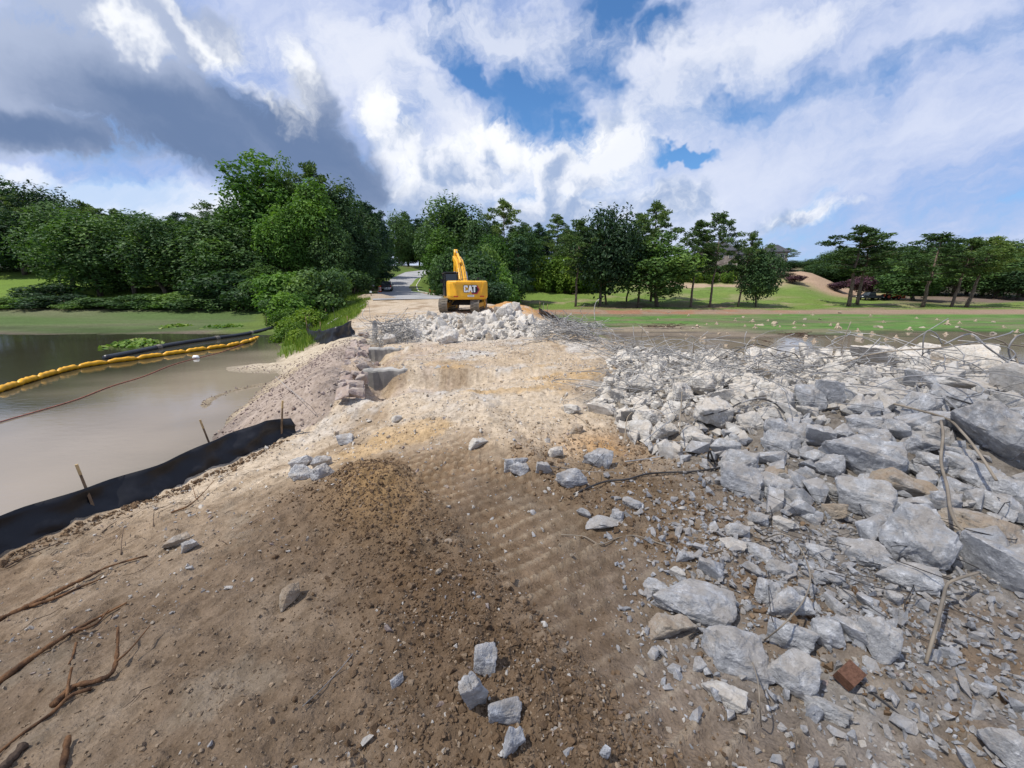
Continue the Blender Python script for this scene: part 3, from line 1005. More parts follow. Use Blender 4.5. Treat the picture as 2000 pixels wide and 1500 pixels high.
def ground_mat():
    m, b, out = new_mat('earth_and_turf')
    a = b.n('ShaderNodeAttribute', attribute_name='soil').outputs['Color']
    P = b.n('ShaderNodeNewGeometry').outputs['Position']
    n1 = b.noise(P, 60.0, 4.0, 0.7)
    n2 = b.noise(P, 11.0, 5.0, 0.65)
    c = b.mix(b.mul(b.step(n1, 0.42, 0.66), 0.5), a, b.mix(1.0, a, (1.45, 1.45, 1.45), 'MULTIPLY'))
    n3 = b.noise(P, 3.2, 6.0, 0.68)
    c = b.mix(b.mul(b.step(n2, 0.56, 0.38), 0.5), c, b.mix(1.0, c, (0.50, 0.47, 0.43), 'MULTIPLY'))
    c = b.mix(b.mul(b.step(n3, 0.58, 0.40), 0.35), c, b.mix(1.0, c, (0.62, 0.57, 0.50), 'MULTIPLY'))
    vo = b.n('ShaderNodeTexVoronoi', feature='F1')
    b.put(vo.inputs['Vector'], P)
    vo.inputs['Scale'].default_value = 38.0
    pebble = b.step(vo.outputs['Distance'], 0.42, 0.16)
    h = b.add(b.add(b.mul(n1, 0.25), b.mul(n2, 0.8)), b.mul(pebble, 0.10))
    principled(b, out, c, 0.95, 0.12, 0.0, bump(b, b.add(h, b.mul(n3, 1.2)), 0.9, 0.04))
    return m


MAT['ground'] = ground_mat()
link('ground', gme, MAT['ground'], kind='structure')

# ------------------------------------------------------------------ water
MAT['pond'] = water_mat('pond_water', (0.026, 0.028, 0.016), 0.03, 0.007, 2.6, (0.285, 0.235, 0.175))
MAT['lake'] = water_mat('lake_water', (0.27, 0.22, 0.165), 0.06, 0.006, 1.6)
BOOM_PX = ((-160, 806), (-60, 784), (0, 766), (60, 746), (140, 723), (200, 712), (260, 704), (330, 694), (400, 684), (450, 677), (488, 668))
bpts = [hit(u, v, level=WATER) for u, v in BOOM_PX]
wx, wy = np.concatenate([[-260, -120, -70], np.linspace(-45, -2, 130)]), np.linspace(-14, 40, 140)
WX, WY = np.meshgrid(wx, wy)
sdm = sdist(WX, WY, [(q.x, q.y) for q in bpts] + [(-2, 27), (-2, -14), (-26, -14)])
mud = sstep(0.0, 7.0, sdm + 5.0 * fbm(WX * 0.16, WY * 0.3, 4, 700)) * 0.92 + 0.08
wi = np.arange(WX.size).reshape(WX.shape)
wme = fast_mesh('pond_water', np.stack([WX, WY, np.full_like(WX, WATER)], -1), np.stack([wi[:-1, :-1], wi[:-1, 1:], wi[1:, 1:], wi[1:, :-1]], -1).reshape(-1, 4), True)
wme.attributes.new('mud', 'FLOAT', 'POINT').data.foreach_set('value', mud.ravel().astype(np.float32))
link('pond_water', wme, MAT['pond'], kind='structure')
lp = MB().add([(2.0, -14, LAKE), (280, -14, LAKE), (280, 62, LAKE), (2.0, 62, LAKE)], [(0, 1, 2, 3)]).build('lake_water', MAT['lake'], kind='structure')

# ------------------------------------------------------------------ road
ROADC = [(y, (np.interp(y, YL, XL) + np.interp(y, YR, XR)) / 2) for y in np.arange(50.5, 176, 2.0)]


def build_road():
    V, Fq = [], []
    nn = 12
    pts = [Vector((x, y, 0)) for y, x in ROADC]
    rims = []
    for i, p in enumerate(pts):
        t = (pts[min(i + 1, len(pts) - 1)] - pts[max(i - 1, 0)]).normalized()
        n = Vector((t.y, -t.x, 0))
        half = np.interp(p.y, [50, 58, 66, 80, 180], [5.2, 4.7, 4.0, 3.7, 3.5])
        zc = float(tab(np.array([p.y]), ZC)[0])
        for j in range(nn + 1):
            s = j / nn * 2 - 1
            q = p + n * (s * half)
            V.append((q.x, q.y, zc + 0.07 - 0.05 * s * s))
        rims.append((p + n * half, n, zc))
    for i in range(len(pts) - 1):
        for j in range(nn):
            a = i * (nn + 1) + j
            Fq.append((a, a + 1, a + nn + 2, a + nn + 1))
    m, b, out = new_mat('asphalt')
    P = b.n('ShaderNodeNewGeometry').outputs['Position']
    n = b.noise(P, 0.35, 5.0, 0.6)
    n2 = b.noise(P, 9.0, 4.0, 0.7)
    c = b.mix(b.step(n, 0.38, 0.62), (0.26, 0.26, 0.265), (0.34, 0.335, 0.33))
    c = b.mix(b.mul(b.step(n2, 0.5, 0.7), 0.4), c, (0.13, 0.13, 0.135))
    principled(b, out, c, 0.85, 0.3, 0.0, bump(b, n2, 0.3, 0.01))
    link('road', fast_mesh('road', V, np.array(Fq), True), m, kind='structure')
    k = MB()
    K = [r for r in rims if r[0].y > 56]
    vs, fs = [], []
    for p, nrm, zc in K:
        for o, z in ((0.02, 0.0), (0.02, 0.16), (0.20, 0.17), (0.24, -0.1)):
            q = p + nrm * o
            vs.append((q.x, q.y, zc + z))
    for i in range(len(K) - 1):
        for j in range(3):
            fs.append((i * 4 + j, i * 4 + j + 1, i * 4 + j + 5, i * 4 + j + 4))
    k.add(vs, fs).build('kerb', plain('kerb_concrete', (0.46, 0.44, 0.40), 0.9), kind='structure')


build_road()

# ------------------------------------------------------------------ vegetation
def leaf_quads(P, N, size, r, aspect=0.6, fold=0.25):
    """quads at P facing N"""
    n = len(P)
    N = N / np.linalg.norm(N, axis=1)[:, None]
    a = r.normal(size=(n, 3))
    T = np.cross(N, a)
    T /= np.linalg.norm(T, axis=1)[:, None]
    B = np.cross(N, T)
    s = (size * r.uniform(0.6, 1.35, n))[:, None]
    V = np.empty((n, 4, 3))
    V[:, 0] = P - T * s
    V[:, 1] = P - B * s * aspect + N * s * fold
    V[:, 2] = P + T * s
    V[:, 3] = P + B * s * aspect + N * s * fold
    return V


def crown_mesh(name, lobes, n, size, r, mat, aspect=0.6, flat=1.0, up=0.5, shell=0.72, loose=0.5):
    """lobes: (centre, (rx, ry, rz)); leaves spread through the outer part of each lobe"""
    wts = np.array([q[1][0] * q[1][1] + q[1][0] * q[1][2] for q in lobes])
    cnt = np.maximum((wts / wts.sum() * n).astype(int), 6)
    Ps, Ns, Ts = [], [], []
    for (c, rad), k in zip(lobes, cnt):
        d = r.normal(size=(k, 3))
        d /= np.linalg.norm(d, axis=1)[:, None]
        rr = shell + (1.12 - shell) * r.random(k) ** 0.8
        ragged = 1 + 0.22 * np.sin(d[:, 0] * 7 + c[0]) * np.sin(d[:, 1] * 7 + c[1]) + 0.12 * np.sin(d[:, 2] * 13 + c[2])
        P = np.array(c) + d * np.array(rad) * (rr * ragged)[:, None]
        Ps.append(P)
        Ns.append(d + r.normal(size=(k, 3)) * loose + np.array([0, 0, up]))
        Ts.append(np.clip(0.5 + r.normal() * 0.17 + r.normal(size=k) * 0.13, 0, 1.1))
    P, N, T = np.concatenate(Ps), np.concatenate(Ns), np.concatenate(Ts)
    V = leaf_quads(P, N, size, r, aspect)
    nq = len(P)
    F4 = np.arange(nq * 4).reshape(nq, 4)
    me = fast_mesh(name, V, F4, False)
    a = me.attributes.new('tint', 'FLOAT', 'POINT')
    a.data.foreach_set('value', np.repeat(T, 4).astype(np.float32))
    me.materials.append(mat)
    return me


def needle_mesh(name, pads, n, r, mat, length=0.42, width=0.085):
    """needle sprays on flattened pads: bunches of narrow blades that point outwards and up"""
    wts = np.array([q[1][0] * q[1][1] for q in pads])
    cnt = np.maximum((wts / wts.sum() * n).astype(int), 5)
    V, T = [], []
    for (c, rad), k in zip(pads, cnt):
        d = r.normal(size=(k, 3))
        d /= np.linalg.norm(d, axis=1)[:, None]
        P = np.array(c) + d * np.array(rad) * (0.45 + 0.6 * r.random(k))[:, None]
        A = d * np.array([1, 1, 0.6]) + np.array([0, 0, 0.35]) + r.normal(size=(k, 3)) * 0.55
        A /= np.linalg.norm(A, axis=1)[:, None]
        S = np.cross(A, r.normal(size=(k, 3)))
        S /= np.linalg.norm(S, axis=1)[:, None]
        L = (length * r.uniform(0.6, 1.3, k))[:, None]
        W = width * L / length
        q = np.empty((k, 4, 3))
        q[:, 0] = P - A * L * 0.45
        q[:, 1] = P + S * W
        q[:, 2] = P + A * L * 0.55
        q[:, 3] = P - S * W
        V.append(q)
        T.append(np.clip(0.5 + r.normal() * 0.15 + r.normal(size=k) * 0.16, 0, 1.1))
    V, T = np.concatenate(V), np.concatenate(T)
    me = fast_mesh(name, V, np.arange(len(V) * 4).reshape(-1, 4), False)
    a = me.attributes.new('tint', 'FLOAT', 'POINT')
    a.data.foreach_set('value', np.repeat(T, 4).astype(np.float32))
    me.materials.append(mat)
    return me


def bent(p0, p1, r, k=5, wob=0.06):
    p0, p1 = Vector(p0), Vector(p1)
    L = (p1 - p0).length
    out = []
    for i in range(k + 1):
        t = i / k
        o = Vector(r.normal(size=3)) * wob * L * math.sin(math.pi * t) * (0.6 if i not in (0, k) else 0)
        out.append(p0.lerp(p1, t) + o)
    return out


PROTO = {}


def proto(kind, name, trunk_mb, crown_me, bark):
    root = empty(name)
    if trunk_mb is not None:
        trunk_mb.build('trunk', bark, root, smooth=True)
    link('crown', crown_me, None, root)
    PROTO.setdefault(kind, []).append([root, False])


def make_broadleaf(kind, h, w, base, nl, n, size, seed, mat, lobe=(0.10, 0.24), name='broadleaf_tree', top=1.35):
    r = np.random.default_rng(seed)
    mb = MB()
    tr = h * 0.0125 + 0.03
    sp = bent((0, 0, -0.4), (r.normal() * 0.04 * h, r.normal() * 0.04 * h, h * 0.8), r, 7, 0.03)
    mb.tube(sp, [tr * (1.25 - 1.05 * i / 7) for i in range(8)], 8)
    lobes = []
    zc, hzr = (base + 1) / 2 * h, (1 - base) / 2 * h
    tries = 0
    while len(lobes) < nl and tries < 4000:
        tries += 1
        d = r.normal(size=3)
        d /= np.linalg.norm(d)
        rr = r.random() ** 0.33
        rad = w * r.uniform(*lobe)
        ez = zc + d[2] * rr * (hzr - rad * 0.75)
        taper = 1.0 - 0.45 * max(0, (ez - zc) / hzr) ** 1.5 * top
        c = (d[0] * rr * (w / 2 - rad * 0.6) * taper, d[1] * rr * (w / 2 - rad * 0.6) * taper, ez)
        if any((c[0] - q[0][0]) ** 2 + (c[1] - q[0][1]) ** 2 + (c[2] - q[0][2]) ** 2 < (0.55 * (rad + q[1][0])) ** 2 for q in lobes):
            if r.random() > 0.06:
                continue
        lobes.append((c, (rad, rad * r.uniform(0.85, 1.1), rad * r.uniform(0.7, 1.35))))
    for c, rad in lobes:
        if r.random() < 0.75:
            s = sp[min(6, max(2, int((c[2] / h) * 0.75 / 0.8 * 7)))]
            mb.tube(bent(s, c, r, 4, 0.08), [tr * 0.45, tr * 0.34, tr * 0.25, tr * 0.16, tr * 0.06], 5)
    for i in range(34):                                            # sprays that break the outline
        c, rad = lobes[int(r.integers(len(lobes)))]
        d = r.normal(size=3)
        d[2] = abs(d[2]) * 0.8
        d /= np.linalg.norm(d)
        lobes.append((tuple(np.array(c) + d * np.array(rad) * 1.05), tuple(np.array(rad) * r.uniform(0.22, 0.5) * np.array([1, 1, r.uniform(0.8, 1.7)]))))
    proto(kind, name, mb, crown_mesh('crown', lobes, n, size, r, mat), MAT['trunk'])


def make_pine(kind, h, w, base, nb, n, seed, mat, name='pine_tree', lean=0.0, layers=True, pad=(0.095, 0.165), shape='round'):
    r = np.random.default_rng(seed)
    mb = MB()
    tr = 0.0105 * h + 0.03
    top = Vector((lean * h + r.normal() * 0.015 * h, r.normal() * 0.015 * h, h * 0.97))
    sp = bent((0, 0, -0.5), top, r, 9, 0.007)
    mb.tube(sp, [tr * (1.2 - 0.98 * i / 9) for i in range(10)], 8)

    def on(z):
        t = min(max((z + 0.5) / (h * 0.97 + 0.5), 0), 0.999) * 9
        i = int(t)
        return sp[i].lerp(sp[i + 1], t - i)
    pads = []
    ang = r.uniform(0, 6.28)
    for i in range(nb):
        f = (i + 0.5) / nb
        z = h * (base + (0.99 - base) * f ** 0.9)
        ang += 2.4 + r.normal() * 0.35
        if shape == 'round':
            reach = w / 2 * (0.55 + 0.55 * math.sin(math.pi * min(1, f * 0.85 + 0.18)) - 0.45 * f ** 4) * r.uniform(0.6, 1.1)
        elif shape == 'flat':
            reach = w / 2 * (0.5 + 0.6 * f - 0.35 * f ** 6) * r.uniform(0.6, 1.1)
        else:
            reach = w / 2 * (1.05 - 0.9 * f) * r.uniform(0.75, 1.1)
        s = on(z - reach * 0.22)
        e = Vector((s.x + math.cos(ang) * reach, s.y + math.sin(ang) * reach, z + r.normal() * 0.02 * h + (0.10 * reach if shape != 'cone' else -0.15 * reach)))
        mb.tube(bent(s, e, r, 4, 0.07), [tr * 0.30, tr * 0.24, tr * 0.17, tr * 0.1, tr * 0.05], 5)
        for q, sc in ((1.0, 1.0), (0.66, 0.85), (0.36, 0.6)):
            if q < 0.5 and r.random() < 0.35:
                continue
            rad = w * r.uniform(*pad) * sc * (0.75 if f > 0.85 else 1)
            p = s.lerp(e, q) + Vector(r.normal(size=3)) * rad * 0.35
            pads.append(((p.x, p.y, p.z + rad * 0.2), (rad, rad, rad * r.uniform(0.42, 0.62))))
    for i in range(3):
        pads.append(((top.x + r.normal() * w * 0.05, top.y + r.normal() * w * 0.05, h * (0.95 + 0.03 * i)), (w * 0.1, w * 0.1, w * 0.08)))
    for i in range(5):                                             # dead stubs on the bare trunk
        z = h * (0.06 + (base - 0.08) * r.random())
        s = on(z)
        a = r.uniform(0, 6.28)
        mb.tube([s, s + Vector((math.cos(a), math.sin(a), 0.1)) * w * 0.14], [tr * 0.16, tr * 0.05], 4)
    proto(kind, name, mb, needle_mesh('crown', pads, n, r, mat), MAT['pine_bark'])


def make_bush(kind, h, w, n, size, seed, mat, name='bush', nl=16, upright=False):
    r = np.random.default_rng(seed)
    mb = MB()
    lobes = []
    for i in range(nl):
        a, q = r.uniform(0, 6.28), r.random() ** 0.5
        rad = w * r.uniform(0.14, 0.24)
        zz = r.uniform(0.12, 1.0) ** 0.8
        lim = math.sqrt(max(0.05, 1 - (zz * 0.92) ** 2))
        c = (math.cos(a) * q * w / 2 * lim * 0.82, math.sin(a) * q * w / 2 * lim * 0.82, zz * h * 0.86)
        rz = rad * (1.5 if upright else 0.85)
        lobes.append((c, (rad, rad, rz)))
        mb.tube(bent((c[0] * 0.2, c[1] * 0.2, -0.15), c, r, 3, 0.08), [0.035, 0.028, 0.02, 0.01], 5)
    proto(kind, name, mb, crown_mesh('crown', lobes, n, size, r, mat, up=0.5 if upright else 0.3), MAT['trunk'])


for i in range(5):
    make_broadleaf('dark', 15, 9.0, 0.02 + 0.05 * (i % 3), 60, 11000, 0.20, 100 + i, MAT['leaf_dark'])
for i in range(3):
    make_broadleaf('mid', 14, 8.0, 0.03, 54, 10000, 0.19, 120 + i, MAT['leaf_mid'])
for i in range(2):
    make_broadleaf('bright', 16, 7.0, 0.22, 42, 9500, 0.20, 130 + i, MAT['leaf_bright'], lobe=(0.13, 0.26))
make_broadleaf('oak', 11, 9.0, 0.12, 44, 9000, 0.20, 140, MAT['leaf_dark'])
make_broadleaf('oak', 12, 8.0, 0.12, 40, 9000, 0.20, 141, MAT['leaf_mid'])
make_broadleaf('small', 6, 4.5, 0.26, 24, 4500, 0.15, 150, MAT['leaf_bright'], name='young_tree')
make_broadleaf('purple', 4.0, 3.4, 0.28, 20, 3500, 0.12, 151, MAT['purple'], name='purple_leaf_tree')
for i in range(5):
    make_pine('pine', 17, 7.5, 0.40 + 0.05 * (i % 3), 32, 7500, 200 + i, MAT['needle'], shape='round', pad=(0.08, 0.15))
for i in range(3):
    make_pine('fir', 15, 6.8, 0.16, 40, 9500, 220 + i, MAT['needle_far'], pad=(0.11, 0.18), shape='cone', name='conifer_tree')
make_pine('sparse', 16, 9.0, 0.34, 24, 3600, 230, MAT['needle'], pad=(0.10, 0.16), name='thin_crowned_tree')
for i in range(3):
    make_bush('bush', 3.2, 4.2, 3600, 0.13, 300 + i, MAT['leaf_mid'])
for i in range(2):
    make_bush('brightbush', 3.0, 3.6, 3600, 0.13, 310 + i, MAT['leaf_bright'])
for i in range(2):
    make_bush('darkbush', 3.2, 4.2, 3600, 0.13, 320 + i, MAT['leaf_dark'])
for i in range(2):
    make_bush('hedge', 6.0, 4.4, 5200, 0.20, 330 + i, MAT['lime'], name='upright_shrub', nl=26, upright=True)
make_bush('brush', 3.0, 4.5, 3000, 0.13, 340, MAT['brush'], name='leafless_bush')
make_bush('limebush', 1.5, 2.6, 1800, 0.11, 341, MAT['lime'], name='low_shrub')


PCOUNT = {}


def plant(kind, x, y, h, w, label, cat, group=None, z=None, rz=None, lean=None):
    i = PCOUNT.get(kind, 0)
    PCOUNT[kind] = i + 1
    rec = PROTO[kind][i % len(PROTO[kind])]
    root = rec[0]
    if rec[1]:
        root = copy_tree(rec[0])
    rec[1] = True
    src = rec[0]
    if 'h0' not in src:
        zs = [v.co.z for v in src.children[-1].data.vertices] if src.children else [1]
        xs = [math.hypot(v.co.x, v.co.y) for v in src.children[-1].data.vertices]
        DIM[src.name] = (max(zs), sorted(xs)[int(len(xs) * 0.97)] * 2)
        src['h0'] = 1
    if 'h0' in root and root is not src:
        del root['h0']
    H0, W0 = DIM[src.name]
    zb = hz(x, y) if z is None else z
    root.location = (x, y, zb - 0.1)
    sw, sh = w / W0, (h + 0.1) / H0
    root.scale = (sw, sw, sh)
    root.rotation_euler = (0, 0, random.uniform(0, 6.28) if rz is None else rz)
    if lean is not None:
        root.rotation_euler = (0, lean, 0)
    tag(root, label, cat, group)
    return root


DIM = {}


def tree_px(kind, u, vtop, y, wpx, label, group=None, cat='tree', ub=None):
    """a tree whose top stands at (u, vtop) of the photograph, y metres out"""
    a, b = pix(u, vtop)
    x = a * y
    if ub is not None:
        vb = 598
        x2 = pix(ub, vb)[0] * y
    zt = CAM_Z + b * y
    xb = x if ub is None else x2
    zb = hz(xb, y)
    w = wpx * y / 790.0
    return plant(kind, xb, y, zt - zb, w, label, cat, group, lean=None if ub is None else math.atan2(x - xb, zt - zb))


# -- pines and hardwoods on the far lawn, each told apart
G = 'trees along the far lawn'
tree_px('pine', 1133, 434, 76, 78, 'slender dark pine nearest the digger in the row on the lakeside lawn', G, ub=1124)
tree_px('oak', 1190, 430, 77, 92, 'broad dark tree with two slim trunks beside the yellow-green shrub row', G, ub=1172)
tree_px('pine', 1163, 452, 80, 66, 'pine half hidden behind the broad two-trunked tree by the shrub row', G, ub=1184)
tree_px('small', 1232, 478, 82, 48, 'small dark tree with a bare stem, in the gap of the lawn pine row', G)
tree_px('pine', 1250, 428, 78, 72, 'straight pine in front of the tallest lawn pine', G, ub=1246)
tree_px('pine', 1284, 402, 84, 84, 'tallest pine of the lawn row, its top breaking the skyline', G, ub=1270)
tree_px('oak', 1292, 462, 76, 104, 'dense dark tree with low branches under the tallest lawn pine', G, ub=1285)
tree_px('pine', 1366, 436, 76, 76, 'pine with a long bare trunk in front of the house, nearer the dense tree', G, ub=1349)
tree_px('pine', 1410, 421, 76, 76, 'leaning pine with an open crown standing in front of the house', G, ub=1386)
tree_px('pine', 1466, 459, 76, 66, 'shorter pine at the house corner with a thick trunk', G, ub=1441)
tree_px('oak', 1480, 496, 76, 60, 'small dark drooping tree at the house corner, foliage nearly to the lawn', G, ub=1477)
tree_px('pine', 1535, 486, 165, 42, 'lone round-topped pine far off beside the house', G)
tree_px('purple', 1553, 540, 108, 26, 'small purple-leaved tree alone on the lawn before the bare mound', G)
tree_px('pine', 1686, 448, 78, 118, 'wide pine in front of the dark pickup, its trunk leaning outward', G, ub=1657)
tree_px('pine', 1700, 462, 80, 96, 'pine twin of the wide one before the dark pickup, with the darker trunk', G, ub=1673)
tree_px('pine', 1838, 460, 78, 104, 'pine with a pale straight trunk beyond the orange tractor', G, ub=1802)
tree_px('pine', 1896, 470, 78, 92, 'dark-trunked pine between two pale-trunked ones by the wood', G, ub=1858)
tree_px('pine', 1934, 468, 78, 100, 'strongly leaning pale-trunked pine, last of the lawn row', G, ub=1887)
tree_px('oak', 1793, 512, 95, 82, 'round dark tree on the lawn beside the orange tractor', G, ub=1783)
tree_px('purple', 1688, 545, 102, 34, 'dark purple-leaved tree behind the twin pines, next to the pickup', G)
tree_px('purple', 1640, 553, 108, 26, 'low purple-leaved tree at the foot of the bare mound', G)

# -- behind the digger and the hedge
G = 'trees behind the excavator'
tree_px('bright', 862, 462, 92, 46, 'pale green tree leaning over the bend of the road', G)
tree_px('dark', 872, 415, 98, 92, 'big dark tree behind the excavator boom', G)
tree_px('dark', 905, 408, 102, 84, 'tallest dark hardwood behind the excavator', G)
tree_px('dark', 938, 438, 92, 64, 'dark rounded tree between the excavator and the layered pine', G)
tree_px('pine', 984, 398, 100, 74, 'tall pine with layered crown and pale trunk behind the excavator', G)
tree_px('pine', 1001, 452, 108, 60, 'lower pine close behind the layered pine', G)
tree_px('bright', 950, 474, 84, 36, 'bright green young tree between excavator and layered pine', G)
tree_px('small', 973, 484, 80, 48, 'small round tree on a single stem near the red soil patch', G)
tree_px('fir', 1012, 470, 80, 52, 'dark green conifer standing alone at the near end of the shrub row', G)
tree_px('mid', 1020, 452, 98, 58, 'mid green tree behind the lone conifer', G)
tree_px('fir', 1052, 440, 132, 44, 'narrow conifer on the hill above the shrub row', G)
tree_px('pine', 1090, 424, 112, 56, 'pine on the hill above the far end of the shrub row', G)
tree_px('fir', 1024, 438, 140, 40, 'far conifer showing between the layered pine and the hill', G)
G = 'wood on the hill behind the lawn'
for u, v, y, w, k in ((1070, 455, 140, 50, 'fir'), (1110, 450, 135, 52, 'fir'), (1140, 455, 128, 60, 'dark'), (1170, 460, 132, 60, 'dark'), (1205, 466, 126, 54, 'mid'), (958, 440, 130, 60, 'fir'), (930, 445, 136, 60, 'fir'), (1040, 462, 136, 60, 'dark')):
    tree_px(k, u, v, y, w, 'dark tree in the wood on the rise behind the lawn pines', G)
G = 'dark wood at the end of the lawn'
for u, v, y, w, k in ((1590, 508, 150, 50, 'dark'), (1618, 497, 145, 56, 'dark'), (1645, 494, 140, 56, 'dark'), (1610, 520, 132, 60, 'dark'), (1672, 505, 132, 60, 'dark'), (1718, 492, 128, 62, 'mid'), (1745, 480, 130, 60, 'dark'),
                      (1766, 496, 120, 64, 'mid'), (1790, 486, 132, 66, 'dark'), (1822, 498, 124, 66, 'dark'), (1850, 480, 128, 70, 'dark'), (1880, 500, 116, 70, 'dark'), (1912, 484, 124, 70, 'dark'), (1945, 480, 118, 76, 'dark'),
                      (1985, 486, 116, 80, 'dark'), (2030, 488, 112, 90, 'dark'), (2075, 480, 112, 90, 'dark'), (1965, 505, 106, 70, 'mid'), (2010, 510, 102, 74, 'dark')):
    tree_px(k, u, v, y, w, 'dark tree packed in the wood beyond the orange tractor', G)
G = 'house trees'
tree_px('dark', 1545, 510, 140, 40, 'dark low tree between the house and the lone round pine', G)
tree_px('oak', 1352, 502, 135, 50, 'dark tree against the house wall, pine side', G)
tree_px('pine', 1508, 500, 128, 34, 'thin pale-trunked pine at the end of the house', G)
tree_px('mid', 1416, 478, 158, 60, 'tree rising behind the house roof', G)

# -- shrubs of the lawn
G = 'yellow-green shrub row'
for i, u in enumerate((1042, 1058, 1074, 1090, 1106, 1121, 1137, 1152, 1166)):
    tree_px('hedge', u, 514 + (6 if i in (0, 8) else 0) + (i % 3) * 3, 97 + (i % 2) * 1.5, 30, 'tall yellow-green shrub standing in the clipped row behind the lawn', G, 'shrub')
G = 'bushes at the end of the dam'
for u, v, y, w, k in ((868, 518, 62, 44, 'bush'), (880, 503, 60, 60, 'bush'), (940, 520, 58, 72, 'bush'), (965, 532, 62, 60, 'brightbush'), (985, 545, 66, 50, 'bush'), (948, 500, 74, 60, 'bush'), (905, 505, 70, 80, 'darkbush'),
                      (925, 548, 50, 70, 'darkbush'), (880, 530, 66, 60, 'darkbush'), (1003, 548, 76, 46, 'bush'), (960, 560, 52, 60, 'darkbush')):
    tree_px(k, u, v, y, w, 'green bush in the thicket at the dam end behind the excavator', G, 'bush')
G = 'low shrubs below the house'
for i, u in enumerate((1338, 1352, 1368, 1383, 1398, 1415, 1428)):
    tree_px('limebush', u, 535 + (i % 3), 112, 18, 'low yellow-green shrub in the bed below the house', G, 'shrub')
G = 'leafless brush below the house'
for i, u in enumerate((1446, 1466, 1490, 1510, 1530)):
    tree_px('brush', u, 534 + (i % 2) * 4, 118, 36, 'grey-brown leafless bush on the slope beside the house', G, 'bush')
for i, u in enumerate((1500, 1478, 1400, 1425)):
    tree_px('darkbush', u, 545 if i < 2 else 520, 112 if i < 2 else 134, 26, 'dark rounded bush on the slope by the house', 'dark bushes by the house', 'bush')

# -- the wood behind the pond
G = 'skyline trees of the wood behind the pond'
for u, v, y, w, k in ((-60, 360, 84, 100, 'dark'), (0, 366, 82, 90, 'dark'), (28, 372, 78, 70, 'pine'), (72, 378, 80, 84, 'dark'), (110, 390, 76, 80, 'dark'), (160, 388, 78, 76, 'pine'), (190, 398, 76, 66, 'pine'), (222, 400, 74, 50, 'pine'),
                      (258, 412, 78, 70, 'mid'), (290, 420, 80, 60, 'dark'), (342, 416, 84, 60, 'fir'), (318, 432, 90, 60, 'dark'), (372, 418, 82, 60, 'fir'), (440, 416, 76, 80, 'dark'), (120, 405, 88, 80, 'fir'), (45, 390, 92, 80, 'fir'), (205, 415, 92, 90, 'fir')):
    tree_px(k, u, v + (12 if u < 330 else 4), y, w, 'dark tree on the skyline of the wood behind the pond', G)
G = 'tall trees by the pond bank'
tree_px('sparse', 402, 402, 66, 78, 'thin-crowned half-bare tree rising over the pond wood')
tree_px('bright', 504, 334, 58, 88, 'tall bright green tree on the pond side of the tall dark-topped pine', G)
tree_px('pine', 594, 327, 60, 108, 'tallest pine by the pond, its dark top above bright green leaves', G)
tree_px('bright', 604, 376, 56, 62, 'bright green vine-hung tree in front of the tallest pond pine', G)
tree_px('mid', 556, 356, 62, 60, 'mid green tree between the bright tree and the tallest pond pine', G)
tree_px('dark', 648, 388, 62, 90, 'dark tree shouldering the tallest pond pine on its road side', G)
tree_px('mid', 470, 402, 56, 90, 'leafy tree below the tall bright green one by the pond', G)
tree_px('bright', 540, 425, 53, 54, 'narrow bright tree standing lower, pondward of the tallest pine', G)
tree_px('mid', 632, 402, 58, 54, 'narrow leafy tree, roadward of the vine-hung one', G)
tree_px('bright', 574, 418, 54, 44, 'bright green tree in front of the pond wood, below the tall pine', G)
tree_px('dark', 640, 440, 55, 66, 'dark tree low in front of the tallest pond pine', G)
G = 'road side trees of the wood'
for u, v, y, w, k in ((688, 398, 70, 80, 'dark'), (714, 405, 78, 76, 'fir'), (722, 428, 84, 52, 'dark'), (742, 418, 104, 44, 'fir'), (792, 420, 152, 50, 'fir'), (815, 432, 158, 46, 'fir'), (836, 438, 150, 46, 'fir'), (855, 436, 150, 50, 'fir'), (824, 455, 146, 46, 'dark'), (775, 432, 140, 46, 'dark'),
                      (676, 440, 62, 90, 'dark'), (700, 462, 70, 74, 'dark'), (712, 470, 80, 50, 'mid'), (724, 470, 92, 42, 'dark'), (738, 474, 106, 36, 'dark'), (692, 500, 60, 60, 'dark'), (795, 474, 150, 50, 'dark'), (840, 470, 150, 60, 'dark'), (868, 450, 150, 56, 'dark')):
    tree_px(k, u, v, y, w, 'dark tree in the wall of wood along the road', G)
G = 'front trees of the wood behind the pond'
for u, v, y, w, k in ((20, 432, 72, 110, 'dark'), (108, 428, 58, 96, 'dark'), (158, 424, 55, 110, 'mid'), (230, 426, 56, 104, 'dark'), (296, 436, 54, 110, 'dark'), (352, 448, 56, 100, 'mid'), (410, 442, 54, 110, 'dark'), (452, 470, 52, 96, 'mid'),
                      (80, 440, 78, 120, 'dark'), (190, 440, 70, 120, 'dark'), (265, 450, 66, 120, 'dark'), (330, 455, 68, 120, 'dark'), (385, 440, 66, 110, 'dark'), (500, 470, 54, 100, 'dark'), (-40, 420, 76, 130, 'dark'), (510, 520, 50, 80, 'mid')):
    tree_px(k, u, v, y, w, 'leafy tree at the front of the dark wood behind the pond', G)
G = 'bushes along the pond bank'
